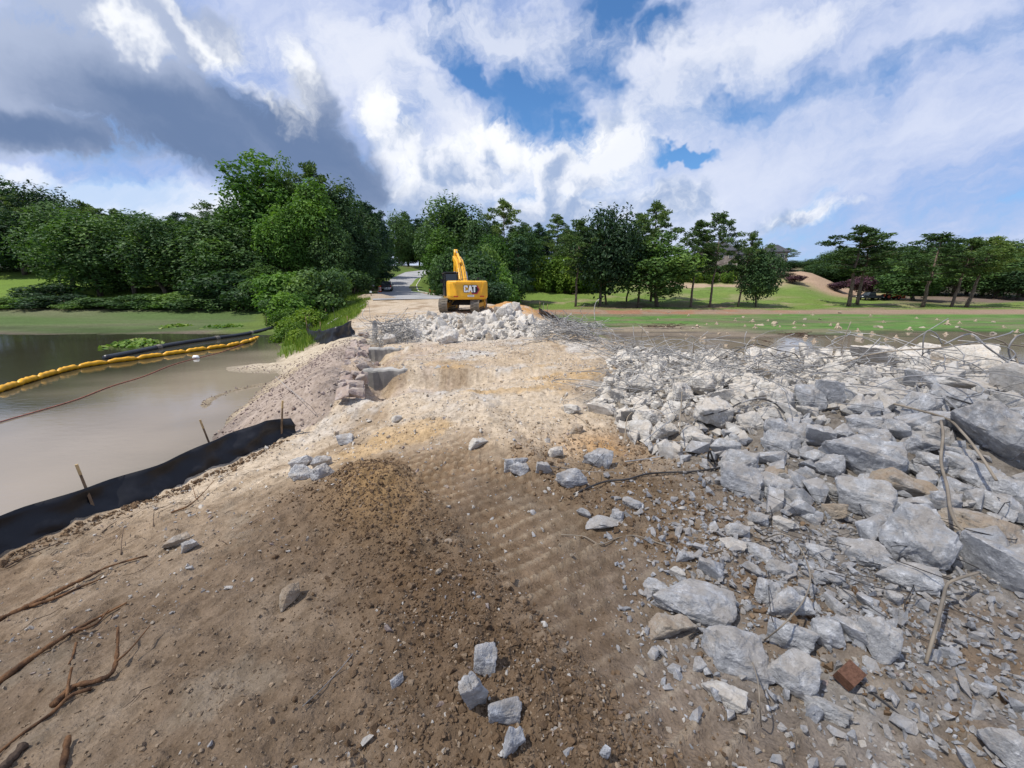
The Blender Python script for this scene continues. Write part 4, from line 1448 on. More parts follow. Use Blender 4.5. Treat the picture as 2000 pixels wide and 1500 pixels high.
for u, v, y, w, k in ((8, 585, 46, 66, 'bush'), (60, 588, 46.5, 66, 'brightbush'), (110, 580, 47, 80, 'darkbush'), (150, 592, 45.5, 54, 'bush'), (190, 585, 46, 70, 'darkbush'), (232, 592, 45.5, 60, 'bush'), (278, 580, 46, 76, 'bush'), (322, 585, 46, 64, 'brightbush'),
                      (362, 575, 47, 80, 'bush'), (402, 580, 45.5, 80, 'darkbush'), (440, 545, 47, 90, 'bush'), (482, 560, 46, 84, 'darkbush'), (520, 555, 45, 84, 'bush'), (550, 550, 43, 80, 'brightbush'), (590, 545, 43, 84, 'bush'), (628, 540, 44, 84, 'darkbush'), (645, 542, 48, 54, 'bush'),
                      (555, 582, 37, 60, 'brightbush'), (578, 584, 39, 50, 'brightbush'), (684, 538, 54, 66, 'darkbush'), (540, 590, 38, 60, 'bush'), (90, 560, 52, 80, 'darkbush')):
    tree_px(k, u, v, y, w, 'green bush on the bank between the wood and the pond', G, 'bush')
G = 'weed clumps on the dam shoulder'
for u, v, y, w in ((562, 634, 27, 46), (584, 622, 29, 46), (604, 612, 31, 44), (552, 648, 24.5, 40), (578, 650, 22, 34), (560, 612, 33, 50), (570, 640, 25, 36)):
    tree_px('limebush', u, v, y, w, 'low bright weed clump on the grassy dam shoulder by the pond', G, 'weed')


# -- grass as blades
def blades(name, pts, h, mat, r, k=5, spread=0.10, **props):
    pts = np.asarray(pts)
    n = len(pts) * k
    P = np.repeat(pts, k, 0) + np.concatenate([r.normal(size=(n, 2)) * spread, np.zeros((n, 1))], 1)
    hh = np.repeat(h, k) * r.uniform(0.5, 1.3, n)
    a = r.uniform(0, 6.28, n)
    ln = r.uniform(0.1, 0.6, n)
    D = np.stack([np.cos(a) * ln, np.sin(a) * ln, np.ones(n)], 1) * hh[:, None]
    S = np.stack([-np.sin(a), np.cos(a), np.zeros(n)], 1) * (hh * 0.06)[:, None]
    V = np.empty((n, 3, 3))
    V[:, 0], V[:, 1], V[:, 2] = P - S, P + S, P + D
    me = fast_mesh(name, V, np.arange(n * 3).reshape(-1, 3))
    at_ = me.attributes.new('tint', 'FLOAT', 'POINT')
    at_.data.foreach_set('value', np.repeat(np.clip(r.normal(0.5, 0.2, n), 0, 1.1), 3).astype(np.float32))
    return link(name, me, mat, **props)


r_ = np.random.default_rng(8)
yy = r_.uniform(17.5, 56, 16000)
xx = np.interp(yy, YL, XL) - r_.uniform(0.2, 9.0, 16000) ** 1.0
zz = H(xx, yy)
ok = (zz > -1.25) & (fbm(xx * 0.5, yy * 0.5, 3, 300) + 0.12 > 0) & ((yy > 20) | (r_.random(16000) < 0.4))
blades('grass', np.stack([xx, yy, zz], 1)[ok], r_.uniform(0.18, 0.42, ok.sum()), MAT['grass'], r_, 5, 0.12, kind='stuff', label='long green grass on the pond-side shoulder of the dam')
yy = np.concatenate([r_.uniform(70, 112, 9000)])
xx = r_.uniform(-2, 110, 9000)
zz = H(xx, yy)
ok = fbm(xx * 0.13, yy * 0.33, 4, 116) < 0.12
blades('lawn_grass', np.stack([xx, yy, zz], 1)[ok], r_.uniform(0.08, 0.2, ok.sum()), MAT['grass'], r_, 6, 0.35, kind='stuff', label='rough tufts of grass on the far lawn')


def lily_patch(name, u, v, wpx, n, label, size=0.17):
    c = hit(u, v, level=WATER)
    r = np.random.default_rng(int(u))
    w = wpx * c.y / 767 / 2
    V, F4 = [], []
    q = r.normal(size=(n, 2)) * 0.5
    P = np.stack([c.x + q[:, 0] * w, c.y + q[:, 1] * w * 1.1, np.full(n, WATER) + r.uniform(0.01, 0.28, n) * np.exp(-(q ** 2).sum(1))], 1)
    N = r.normal(size=(n, 3)) * 0.45 + np.array([0, -0.2, 1])
    V = leaf_quads(P, N, size, r, 0.9, 0.12)
    me = fast_mesh(name, V, np.arange(n * 4).reshape(-1, 4))
    a = me.attributes.new('tint', 'FLOAT', 'POINT')
    a.data.foreach_set('value', np.repeat(np.clip(r.normal(0.55, 0.25, n), 0, 1.1), 4).astype(np.float32))
    link(name, me, MAT['lily'], kind='stuff', label=label)


lily_patch('lily_pads', 266, 673, 62, 420, 'patch of yellow-green lily leaves floating on the dark pond')
lily_patch('lily_pads', 345, 640, 46, 160, 'thin line of water plants along the mud edge of the pond')
lily_patch('lily_pads', 440, 640, 60, 160, 'scattered water plants where the black pipe reaches the bank')

# ------------------------------------------------------------------ broken concrete
def chunk_shape(seed, n_pts=13, sub=3, rough=0.06, box=(1, 1, 1), boxy=0.72):
    """an angular lump: convex hull of a few points, edges knocked about; about 1 m across"""
    import bmesh
    r = np.random.default_rng(seed)
    bm = bmesh.new()
    for i in range(n_pts):
        p = r.uniform(-1, 1, 3)
        m = np.abs(p).max()
        p = p / m * (boxy + (1 - boxy) * r.random()) if r.random() < 0.8 else p / np.linalg.norm(p)
        bm.verts.new(tuple(p * 0.5 * np.array(box)))
    res = bmesh.ops.convex_hull(bm, input=bm.verts)
    dead = [e for e in res['geom_interior'] if isinstance(e, bmesh.types.BMVert)]
    bmesh.ops.delete(bm, geom=dead, context='VERTS')
    bmesh.ops.dissolve_limit(bm, angle_limit=R(14), verts=bm.verts, edges=bm.edges)
    if sub:
        bmesh.ops.bevel(bm, geom=list(bm.edges), offset=0.022, segments=1, affect='EDGES', profile=0.5)
    bmesh.ops.triangulate(bm, faces=bm.faces)
    for i in range(sub):
        lim = (0.34, 0.19, 0.105, 0.06)[i]
        long = [e for e in bm.edges if e.calc_length() > lim]
        if long:
            bmesh.ops.subdivide_edges(bm, edges=long, cuts=1)
            bmesh.ops.triangulate(bm, faces=[f for f in bm.faces if len(f.verts) > 3])
    bm.verts.ensure_lookup_table()
    V = np.array([v.co[:] for v in bm.verts])
    F3 = np.array([[v.index for v in f.verts] for f in bm.faces])
    bm.free()
    if rough:
        o = seed * 3.7
        def n3(p, s, sd):
            return (fbm(p[:, 0] * s + o, p[:, 1] * s - o, 3, sd, 0.62) + fbm(p[:, 1] * s - o, p[:, 2] * s + o, 3, sd + 5, 0.62) + fbm(p[:, 2] * s + 2 * o, p[:, 0] * s, 3, sd + 11, 0.62)) * 0.62
        N = V / np.maximum(np.linalg.norm(V, axis=1), 1e-6)[:, None]
        d = n3(V, 2.3, seed) * rough * 1.5 + n3(V, 6.0, seed + 9) * rough * 0.8 + n3(V, 17.0, seed + 19) * rough * 0.45
        V = V + N * d[:, None]
    return V, F3


HERO = [chunk_shape(500 + i, 13 + i % 6, 4, 0.085, box=[(1, 0.9, 0.88), (1, 0.82, 0.8), (1, 0.95, 0.95), (1, 0.85, 0.72)][i % 4]) for i in range(14)]
MIDS = [chunk_shape(540 + i, 11 + i % 4, 2, 0.07, box=[(1, 0.85, 0.75), (1, 0.7, 0.55), (1, 0.9, 0.85)][i % 3]) for i in range(10)]
SMALL = [chunk_shape(570 + i, 10 + i % 3, 0, 0.0, box=[(1, 0.88, 0.82), (1, 0.8, 0.7)][i % 2]) for i in range(10)]
LUMP = []
for i in range(6):
    V, F3 = chunk_shape(600 + i, 16, 1, 0.10, boxy=0.9)
    LUMP.append((V, F3))
ROCK_MESH = {}


def rock_mesh(bank, i, mat):
    key = (bank, i, mat)
    if key not in ROCK_MESH:
        V, F3 = {'hero': HERO, 'mid': MIDS, 'small': SMALL}[bank][i]
        me = fast_mesh('concrete_chunk', V, F3, False)
        me.materials.append(MAT[mat])
        ROCK_MESH[key] = me
    return ROCK_MESH[key]


DIMS = {}
N_ROCK = [0]
PLACED = []            # (x, y, z, radius) of chunks already set


def rock(p, sx, sy, sz, mat, label, group, bank='hero', i=None, rot=None, name='concrete_chunk', cat='concrete chunk'):
    N_ROCK[0] += 1
    bankn = {'hero': HERO, 'mid': MIDS, 'small': SMALL}[bank]
    k = (N_ROCK[0] * 5 + 3) % len(bankn) if i is None else i
    me = rock_mesh(bank, k, mat)
    ext = np.ptp(bankn[k][0], axis=0)
    o = link(name, me)
    o.location = p
    o.scale = (sx / ext[0], sy / ext[1], sz / ext[2])
    rr = random.Random(N_ROCK[0] * 17)
    o.rotation_euler = rot if rot is not None else (rr.uniform(-0.25, 0.25), rr.uniform(-0.3, 0.3), rr.uniform(-0.5, 0.5) + (math.pi if rr.random() < 0.5 else 0))
    tag(o, label, cat, group)
    PLACED.append((p[0], p[1], p[2], max(sx, sy) / 2))
    return o


TONE = {0: 'rock_pale', 1: 'rock_grey', 2: 'rock_tan'}
TNAME = {0: 'pale dusty', 1: 'blue-grey', 2: 'tan stained'}


def rock_px(u, v, w, h, tone, label=None, group=None, flat=0.0, **kw):
    """a chunk seen w x h pixels large around (u, v): set on the ground under its lower part."""
    g = hit(u, v + 0.30 * h)
    d = depth_of(g)
    W, Hh = w * d / F, h * d / F
    dep = max(0.5 * W, min(W, Hh) * 0.8)
    a, b = pix(u, v)
    el = math.atan2(-b, math.hypot(1, a))
    sz = max(0.7 * min(W, Hh), (Hh - 0.5 * dep * math.sin(el)) / max(0.35, math.cos(el)))
    sz = min(sz, 1.15 * max(W, dep))
    p = Vector((g.x, g.y + dep * 0.12, g.z + sz * 0.36))
    zone = 'rubble heap by the lake' if group is None else group
    if label is None:
        big = 'large' if w >= 62 else ('mid-sized' if w >= 45 else 'small')
        where = 'along the crest of the lakeside heap' if v < 745 else ('half way up the lakeside heap' if v < 850 else ('low on the lakeside heap' if v < 1000 else 'in the loose rubble at the toe of the lakeside heap'))
        label = '%s %s concrete chunk %s' % (big, TNAME[tone], where)
    az = math.atan2(g.x, g.y)
    rr = random.Random(int(u * 7 + v))
    rot = kw.pop('rot', None) or (rr.uniform(-0.22, 0.22), rr.uniform(-0.25, 0.25), -az + rr.uniform(-0.3, 0.3))
    return rock(p, W * 1.06, dep * 1.1, sz * 1.35, TONE[tone], label, zone, rot=rot, **kw)


G1 = 'chunks of the rubble heap by the lake'
for q in [(1715, 708, 84, 48, 0), (1772, 712, 60, 40, 0), (1880, 700, 82, 46, 0), (1810, 688, 46, 26, 0), (1945, 730, 72, 40, 0), (1792, 750, 62, 42, 1), (1680, 742, 55, 30, 0), (1632, 732, 42, 32, 0),
          (1660, 757, 36, 26, 0), (1737, 760, 70, 30, 0), (1685, 772, 70, 26, 0), (1887, 755, 110, 30, 0), (1890, 784, 100, 40, 1), (1975, 795, 60, 40, 0), (1617, 782, 50, 60, 1),
          (1575, 780, 55, 45, 1), (1687, 800, 52, 30, 1), (1795, 800, 65, 50, 1), (1725, 797, 32, 26, 1), (1572, 810, 36, 28, 0), (1697, 832, 66, 38, 1), (1750, 847, 46, 40, 1), (1790, 837, 48, 38, 1),
          (1825, 850, 60, 38, 1), (1710, 864, 50, 38, 1), (1802, 875, 66, 38, 1), (1572, 850, 60, 42, 1), (1522, 845, 50, 40, 1), (1605, 862, 55, 45, 1), (1520, 872, 72, 45, 1), (1617, 914, 50, 40, 1),
          (1572, 932, 40, 26, 1), (1810, 905, 55, 35, 1), (1860, 893, 50, 35, 1), (1890, 918, 86, 46, 1), (1802, 930, 55, 28, 1), (1925, 940, 70, 45, 1), (1965, 960, 76, 50, 1), (1947, 990, 65, 36, 1),
          (1525, 962, 55, 48, 1), (1632, 1000, 40, 35, 2), (1767, 1002, 50, 36, 1), (1940, 1112, 112, 74, 1), (1680, 1082, 90, 46, 1), (1770, 1130, 92, 46, 1), (1840, 985, 56, 40, 1), (1855, 955, 60, 36, 1),
          (1167, 802, 50, 26, 0), (1118, 800, 32, 20, 0), (1247, 760, 40, 40, 0), (1262, 787, 36, 22, 0), (1268, 820, 60, 36, 0), (1252, 847, 45, 38, 0), (1300, 847, 50, 36, 0), (1355, 755, 40, 36, 0),
          (1395, 747, 32, 38, 0), (1417, 787, 50, 40, 0), (1387, 792, 28, 28, 0), (1500, 720, 30, 20, 0), (1475, 722, 42, 22, 0), (1390, 712, 34, 20, 0), (1337, 717, 46, 20, 0), (1375, 862, 42, 26, 0),
          (1417, 878, 50, 30, 1), (1350, 852, 40, 30, 0), (1512, 812, 56, 32, 0), (1448, 770, 44, 30, 0), (1540, 752, 44, 32, 0), (1330, 775, 40, 28, 0), (1205, 775, 36, 26, 0), (1230, 815, 36, 26, 0), (1460, 828, 48, 34, 0),
          (1507, 930, 52, 26, 2), (1440, 1040, 46, 26, 1), (1422, 1062, 62, 18, 0), (1382, 1118, 46, 40, 1), (1535, 1025, 42, 24, 0), (1322, 1122, 26, 20, 0),
          (1280, 1147, 46, 24, 1), (1440, 1278, 124, 76, 1), (1497, 1166, 46, 46, 1), (1552, 1190, 64, 54, 1), (1550, 1245, 76, 56, 1), (1716, 1256, 66, 70, 1), (1661, 1242, 55, 42, 1), (1610, 1238, 56, 50, 1), (1544, 1322, 82, 72, 1),
          (1621, 1130, 52, 24, 1), (1742, 1168, 32, 26, 1), (1620, 1180, 36, 26, 1), (1580, 1150, 34, 24, 1), (1470, 1118, 40, 26, 1), (1520, 1112, 44, 26, 1), (1480, 1080, 60, 30, 1), (1600, 1085, 44, 28, 1), (1340, 1090, 30, 22, 1),
          (1620, 1390, 70, 40, 1), (1420, 1360, 78, 34, 0), (1690, 1180, 30, 24, 1), (1650, 1165, 30, 22, 1), (1580, 1010, 40, 24, 1), (1480, 1015, 36, 22, 1), (1620, 960, 38, 26, 1), (1660, 945, 40, 26, 1)]:
    rock_px(*q, group=G1)
rock_px(1690, 900, 124, 76, 1, 'large layered grey slab lying across the middle of the rubble heap', G1, i=3)
rock_px(1922, 850, 104, 98, 1, 'big tilted bluish slab under the long bent bar in the rubble heap', G1, i=1, rot=(0.5, 0.35, -0.9))
rock_px(1692, 985, 92, 72, 1, 'bright blue-white squarish boulder near the toe of the rubble heap', G1, i=2)
rock_px(1772, 957, 112, 52, 2, 'flat tan-topped slab behind the squarish boulder in the heap', G1, i=7)
rock_px(1790, 1062, 104, 108, 1, 'large grey block with an upright face at the heap toe', G1, i=6)
rock_px(1932, 1040, 134, 60, 2, 'long pale tan boulder under the thick curving bar', G1, i=11)
rock_px(1975, 755, 74, 66, 0, 'white slab at the far lakeside end of the heap crest', G1, i=5)
rock_px(1443, 908, 66, 46, 1, 'upper of two bluish boulders at the heap edge by the brown dirt', G1, i=9)
rock_px(1446, 947, 78, 56, 1, 'lower bluish boulder at the heap edge beside the brown dirt', G1, i=2)
rock_px(1520, 957, 74, 52, 1, 'dark grey boulder wedged against the two bluish ones', G1, i=10)
rock_px(1350, 1180, 142, 66, 1, 'broad whitish boulder half buried in the brown dirt, streaked with white', G1, i=4)
rock_px(1315, 1228, 92, 40, 2, 'tan and grey slab lying just below the whitish streaked boulder', G1, i=7)
rock_px(1492, 737, 30, 28, 2, 'cream coloured wedge standing up in the wire tangle', G1, i=8)
rock_px(1975, 1472, 84, 62, 1, 'smooth grey slab corner poking up in the lower corner by the rubble', G1, i=3)

G2 = 'loose stones on the dam surface'
rock_px(590, 905, 42, 26, 1, 'rear stone of the cluster of four blocks on the bare dirt, fence side', G2)
rock_px(628, 906, 36, 24, 1, 'rear stone of the cluster of four blocks on the bare dirt, inner side', G2)
rock_px(588, 927, 44, 30, 1, 'front stone of the cluster of four blocks on the bare dirt, fence side', G2)
rock_px(628, 924, 42, 30, 1, 'front stone of the cluster of four blocks on the bare dirt, inner side', G2)
rock_px(675, 862, 32, 22, 1, 'single grey stone on the dirt beyond the cluster of four blocks', G2)
rock_px(935, 867, 38, 20, 0, 'pale flat stone on the yellow dirt in the middle of the dam', G2)
rock_px(1008, 906, 46, 26, 1, 'grey stone behind another at the end of the crawler prints', G2)
rock_px(1015, 920, 36, 26, 1, 'grey block in front of another at the end of the crawler prints', G2)
rock_px(1062, 920, 30, 26, 1, 'small grey stone next to the dark-bottomed block', G2)
rock_px(1110, 938, 60, 32, 1, 'long grey block with a dark underside beside the brown bar', G2)
rock_px(1166, 898, 52, 36, 1, 'grey block with a thin bent wire standing at it', G2)
rock_px(1085, 886, 32, 20, 0, 'pale crumbling stone on the orange dirt', G2)
rock_px(1203, 1010, 28, 24, 1, 'roundish pale stone among clods near the thin wavy wire', G2)
rock_px(1190, 1024, 78, 22, 1, 'long narrow slab splinter in the brown dirt near the wavy wire', G2, i=7)
rock_px(1237, 986, 40, 22, 1, 'rounded bluish stone below the brown bar', G2)
rock_px(1140, 1005, 28, 18, 1, 'little flat grey stone at the top of the slab splinter', G2)
rock_px(946, 1300, 48, 50, 1, 'rough grey stone behind the upright spike of rock in the foreground', G2, i=2)
o_ = rock_px(932, 1372, 50, 80, 1, 'tall upright spike of blue-grey rock in the foreground dirt', G2, i=8, rot=(0.12, -0.22, 0.4))
o_.scale = (o_.scale.x * 0.95, o_.scale.y * 0.9, o_.scale.z * 1.7)
o_.location.z += 0.035
rock_px(985, 1400, 72, 40, 1, 'half buried broad grey stone between the spike and the lowest stone', G2)
rock_px(1006, 1452, 42, 54, 1, 'lowest pale grey stone in the foreground dirt', G2)
rock_px(776, 1330, 26, 20, 1, 'small pale chip lying alone on the brown dirt', G2)
rock_px(345, 1058, 42, 20, 2, 'flat brownish stone beside a smaller one near the twigs', G2)
rock_px(372, 1070, 26, 22, 1, 'small rounded grey stone against the flat brownish one', G2)
rock_px(566, 1168, 38, 36, 2, 'round brown lump of hard clay on the dirt', G2, i=9)
rock_px(1180, 1470, 20, 26, 1, 'small bluish stone at the bottom edge of the dirt', G2)
rock_px(775, 820, 22, 14, 0, 'little white stone at the near end of the headwall', G2)
rock_px(1125, 840, 26, 20, 2, 'orange-brown stone beside the looped wire', G2)

# -- more chunks on the heap itself, between those
G1b = G1
r_ = np.random.default_rng(77)
P = []
tries = 0
while len(P) < 135 and tries < 9000:
    tries += 1
    x, y = r_.uniform(1.2, 11), r_.uniform(2.0, 11.5)
    d = float(sdist(np.array([x]), np.array([y]), HEAP1)[0])
    if d < 0.1 or abs(x) > 1.45 * y + 0.3:
        continue
    s = float(np.clip(r_.lognormal(-1.28, 0.34), 0.17, 0.6)) * (0.8 + 0.05 * min(y, 6.5)) * (0.62 if y > 7 and x < 6 else 1)
    if any((x - q[0]) ** 2 + (y - q[1]) ** 2 < (0.55 * (s / 2 + q[3])) ** 2 for q in PLACED):
        continue
    P.append((x, y, s, d))
    tone = 0 if (y > 4.5 or r_.random() < 0.25) else (2 if r_.random() < 0.08 else 1)
    lab = ('pale dusty concrete chunk packed in the wire-strewn upper part of the heap' if tone == 0 else 'grey concrete chunk packed among bigger ones on the near face of the heap') if tone != 2 else 'tan stained chunk packed into the near face of the heap'
    rock((x, y, hz(x, y) + s * 0.30), s, s * r_.uniform(0.7, 1.0), s * r_.uniform(0.75, 1.08), TONE[tone], lab, G1b, bank='hero' if s > 0.34 else 'mid')

# -- the heap in front of the digger
G3 = 'chunks of the pale heap before the excavator'
rock_px(873, 660, 42, 32, 0, 'biggest white block at the near foot of the heap before the excavator', G3, i=6)
rock_px(800, 650, 22, 20, 0, 'pale block at the pond-side end of the heap before the excavator', G3)
rock_px(985, 612, 30, 26, 0, 'large pale block on top of the heap beside the excavator track', G3)
rock_px(1008, 604, 20, 20, 0, 'pale block at the very peak of the heap beside the excavator', G3)
rock_px(934, 630, 26, 18, 0, 'cream block half way up the heap before the excavator', G3)
rock_px(918, 628, 22, 18, 0, 'flat-faced cream block beside another on the heap before the excavator', G3)
rock_px(855, 652, 20, 14, 0, 'pale block touching the biggest white one from behind', G3)
rock_px(760, 666, 22, 20, 0, 'white block caught in the wire by the broken concrete post', G3)
r2 = np.random.default_rng(31)
n2 = 0
tries = 0
while n2 < 90 and tries < 6000:
    tries += 1
    x, y = r2.uniform(-6.5, 2.2), r2.uniform(14.0, 27.0)
    d = float(sdist(np.array([x]), np.array([y]), HEAP2)[0])
    if d < 0.0 or ((x + 3.4) ** 2 < 3.2 and y > 25.5):
        continue
    s = float(np.clip(r2.lognormal(-0.95, 0.36), 0.2, 0.85))
    if any((x - q[0]) ** 2 + (y - q[1]) ** 2 < (0.6 * (s / 2 + q[3])) ** 2 for q in PLACED):
        continue
    n2 += 1
    rock((x, y, hz(x, y) + s * 0.22), s, s * r2.uniform(0.7, 1.0), s * r2.uniform(0.7, 1.05), 'rock_pale' if r2.random() < 0.85 else 'rock_tan', 'pale concrete chunk in the heap before the excavator', G3, bank='mid')


# -- what nobody could count
def spread_poly(poly, n, r, keep=None, x=(-8, 16), y=(0, 30)):
    out = np.zeros((0, 2))
    while len(out) < n:
        q = np.stack([r.uniform(*x, n * 3), r.uniform(*y, n * 3)], 1)
        m = sdist(q[:, 0], q[:, 1], poly) > 0.02
        if keep is not None:
            m &= keep(q)
        out = np.concatenate([out, q[m]])
    return out[:n]


r_ = np.random.default_rng(91)
q = spread_poly(HEAP1, 2600, r_, lambda q: (np.abs(q[:, 0]) < 1.5 * q[:, 1] + 0.4), (1, 13), (1.0, 13.2))
s = np.clip(r_.lognormal(-2.25, 0.5, 2600), 0.03, 0.30)
up = q[:, 1] > 5.0
zq = H(q[:, 0], q[:, 1])
for sel, mt, nm in ((up, 'rock_pale', 'pale rubble filling the gaps of the upper heap by the lake'), (~up, 'rock_grey', 'grey rubble filling the gaps of the lower heap by the lake')):
    sc = np.stack([s, s * 0.8, s * 0.65], 1)[sel]
    scatter('rubble', SMALL, np.stack([q[:, 0], q[:, 1], zq + s * 0.2], 1)[sel], sc, MAT[mt], r_, kind='stuff', label=nm)
q = spread_poly(HEAP2, 1500, r_, None, (-7, 3), (13.5, 27))
s = np.clip(r_.lognormal(-1.75, 0.45, 1500), 0.06, 0.4)
scatter('rubble', SMALL, np.stack([q[:, 0], q[:, 1], H(q[:, 0], q[:, 1]) + s * 0.2], 1), np.stack([s, s * 0.8, s * 0.65], 1), MAT['rock_pale'], r_, kind='stuff', label='pale rubble of the heap before the excavator')
# middling chunks in the gaps
q = spread_poly(HEAP1, 1100, r_, lambda q: (np.abs(q[:, 0]) < 1.5 * q[:, 1] + 0.4), (1, 13), (1.3, 11))
s = np.clip(r_.lognormal(-1.75, 0.35, 1100), 0.09, 0.34)
up = q[:, 1] > 4.3
zq = H(q[:, 0], q[:, 1])
TINY = [chunk_shape(660 + i, 13, 1, 0.07, boxy=0.75) for i in range(8)]
for sel, mt, nm in ((up, 'rock_pale', 'lesser pale chunks wedged between the big ones of the upper lakeside heap'), (~up, 'rock_grey', 'lesser grey chunks wedged between the big ones of the lower lakeside heap')):
    scatter('rubble', TINY, np.stack([q[:, 0], q[:, 1], zq + s * 0.25], 1)[sel], np.stack([s, s * 0.85, s * 0.8], 1)[sel], MAT[mt], r_, kind='stuff', label=nm)
# fines at the toe of the big heap
n = 6500
q = np.stack([r_.normal(2.2, 0.9, n), r_.normal(2.2, 0.8, n)], 1)
q = q[(q[:, 1] > 0.7) & (q[:, 0] > 0.6 + 0.25 * r_.random(n))]
s = np.clip(r_.lognormal(-3.6, 0.6, len(q)), 0.008, 0.12)
scatter('rubble', SMALL, np.stack([q[:, 0], q[:, 1], H(q[:, 0], q[:, 1]) + s * 0.2], 1), np.stack([s, s * 0.8, s * 0.65], 1), MAT['rock_grey'], r_, kind='stuff', label='small grey broken stone strewn at the toe of the heap')
# gravel over the dam
n = 15000
yy = 0.75 * np.exp(r_.uniform(0, 3.7, n))
xx = r_.uniform(-1, 1, n)
xx = np.interp(yy, YL, XL) * (1 - xx) / 2 + np.minimum(np.interp(yy, YR, XR), 1.45 * yy) * (1 + xx) / 2
s = np.clip(r_.lognormal(-4.3, 0.55, n), 0.005, 0.06) * (1 + yy * 0.10)
dens = fbm(xx * 0.7, yy * 0.7, 3, 400) + 0.16 * sstep(5, 9, yy)
ok = dens > -0.1
hh = H(xx, yy)
mixm = r_.random(n)
for lo, hi, mt, nm in ((0, 0.45, 'rock_pale', 'pale'), (0.45, 0.75, 'rock_tan', 'tan'), (0.75, 0.9, 'stone_pink', 'pinkish'), (0.9, 1.01, 'rock_grey', 'grey')):
    k = ok & (mixm >= lo) & (mixm < hi)
    scatter('gravel', SMALL, np.stack([xx, yy, hh + s * 0.12], 1)[k], np.stack([s, s * 0.8, s * 0.6], 1)[k], MAT[mt], r_, kind='stuff', label=nm + ' gravel scattered over the bare dam')
# coarser broken stone over the sunlit part of the dam
n = 7000
yy = r_.uniform(4.6, 15.5, n)
xx = r_.uniform(0, 1, n) * (np.minimum(np.interp(yy, YR, XR), 4.5) - np.interp(yy, YL, XL)) + np.interp(yy, YL, XL)
ok = fbm(xx * 0.6, yy * 0.6, 4, 410) > -0.06
s = np.clip(r_.lognormal(-3.5, 0.5, n), 0.012, 0.13)
hh = H(xx, yy)
mixm = r_.random(n)
for lo, hi, mt, nm in ((0, 0.5, 'rock_pale', 'pale'), (0.5, 0.8, 'rock_tan', 'tan'), (0.8, 1.01, 'stone_pink', 'pinkish')):
    k = ok & (mixm >= lo) & (mixm < hi)
    scatter('gravel', SMALL, np.stack([xx, yy, hh + s * 0.1], 1)[k], np.stack([s, s * 0.8, s * 0.6], 1)[k], MAT[mt], r_, kind='stuff', label=nm + ' broken stone over the sunlit middle of the dam')
# stones of the slope under the headwall
n = 3000
yy = r_.uniform(6.8, 16, n)
xx = np.interp(yy, YL, XL) - r_.uniform(-0.2, 4.6, n)
s = np.clip(r_.lognormal(-3.1, 0.45, n), 0.02, 0.15)
zz = H(xx, yy)
ok = zz > -1.5
scatter('gravel', SMALL, np.stack([xx, yy, zz + s * 0.1], 1)[ok], np.stack([s, s * 0.8, s * 0.55], 1)[ok], MAT['stone_pink'], r_, kind='stuff', label='pinkish crushed stone on the slope below the headwall')


def soil_mat(name, c0, c1):
    m, b, out = new_mat(name)
    P = b.n('ShaderNodeNewGeometry').outputs['Position']
    t = b.n('ShaderNodeAttribute', attribute_name='tint').outputs['Fac']
    n = b.noise(P, 45.0, 4.0, 0.7)
    c = b.mix(t, c0, c1)
    c = b.mix(b.mul(b.step(n, 0.4, 0.65), 0.5), c, b.mix(1.0, c, (1.5, 1.45, 1.4), 'MULTIPLY'))
    principled(b, out, c, 0.95, 0.1, 0.0, bump(b, n, 0.7, 0.015))
    return m


MAT['clod'] = soil_mat('clods', (0.115, 0.074, 0.043), (0.225, 0.158, 0.10))
MAT['clod_dry'] = soil_mat('dry_crumbs', (0.185, 0.135, 0.088), (0.32, 0.242, 0.165))


def clod_field(n, rr, size, pos_fn, tint_lo, tint_hi, mat, label, sink=0.15):
    p = pos_fn(n, rr)
    rel = p - TRACK_PT
    a_, c_ = rel @ TRACK_DIR, rel[:, 0] * TRACK_DIR[1] - rel[:, 1] * TRACK_DIR[0]
    p = p[~((np.abs(c_) < 0.5) & (a_ > -2.4) & (a_ < 3.0)) | (rr.random(len(p)) < 0.10)]
    p = p[(p[:, 1] > 0.55)]
    s = np.clip(rr.lognormal(math.log(size * 0.85), 0.6, len(p)), size * 0.25, size * 4.0)
    z = H(p[:, 0], p[:, 1]) + s * sink
    scatter('dirt_clods', LUMP, np.stack([p, z], 1) if p.ndim == 1 else np.concatenate([p, z[:, None]], 1), np.stack([s, s * 0.85, s * 0.7], 1), mat, rr, tint=rr.uniform(tint_lo, tint_hi, len(p)), kind='stuff', label=label)


def along_track(off, wid, a0, a1):
    def f(n, rr):
        al = rr.uniform(a0, a1, n)
        ac = rr.normal(off, wid, n)
        return np.stack([TRACK_PT[0] + TRACK_DIR[0] * al + TRACK_DIR[1] * ac, TRACK_PT[1] + TRACK_DIR[1] * al - TRACK_DIR[0] * ac], 1)
    return f


LUMP_KEEP = LUMP
LUMP = [(chunk_shape(620 + i, 14, 0, 0.0, boxy=0.85)) for i in range(8)]
clod_field(14000, np.random.default_rng(1), 0.0125, along_track(-0.98, 0.36, -2.3, 2.9), 0.0, 0.6, MAT['clod'], 'dark brown clods of churned earth along the crawler track')
clod_field(900, np.random.default_rng(2), 0.020, along_track(0.62, 0.2, -1.8, 2.0), 0.2, 0.9, MAT['clod'], 'brown clods along the heap side of the crawler track')
clod_field(3000, np.random.default_rng(3), 0.015, lambda n, rr: np.stack([rr.normal(1.3, 0.75, n), rr.normal(3.2, 0.7, n)], 1), 0.0, 0.8, MAT['clod'], 'brown clods between the prints and the rubble heap')
clod_field(4200, np.random.default_rng(4), 0.012, lambda n, rr: np.stack([rr.normal(0.35, 0.55, n), rr.normal(1.35, 0.35, n)], 1), 0.1, 0.9, MAT['clod'], 'brown clods around the spike of rock')
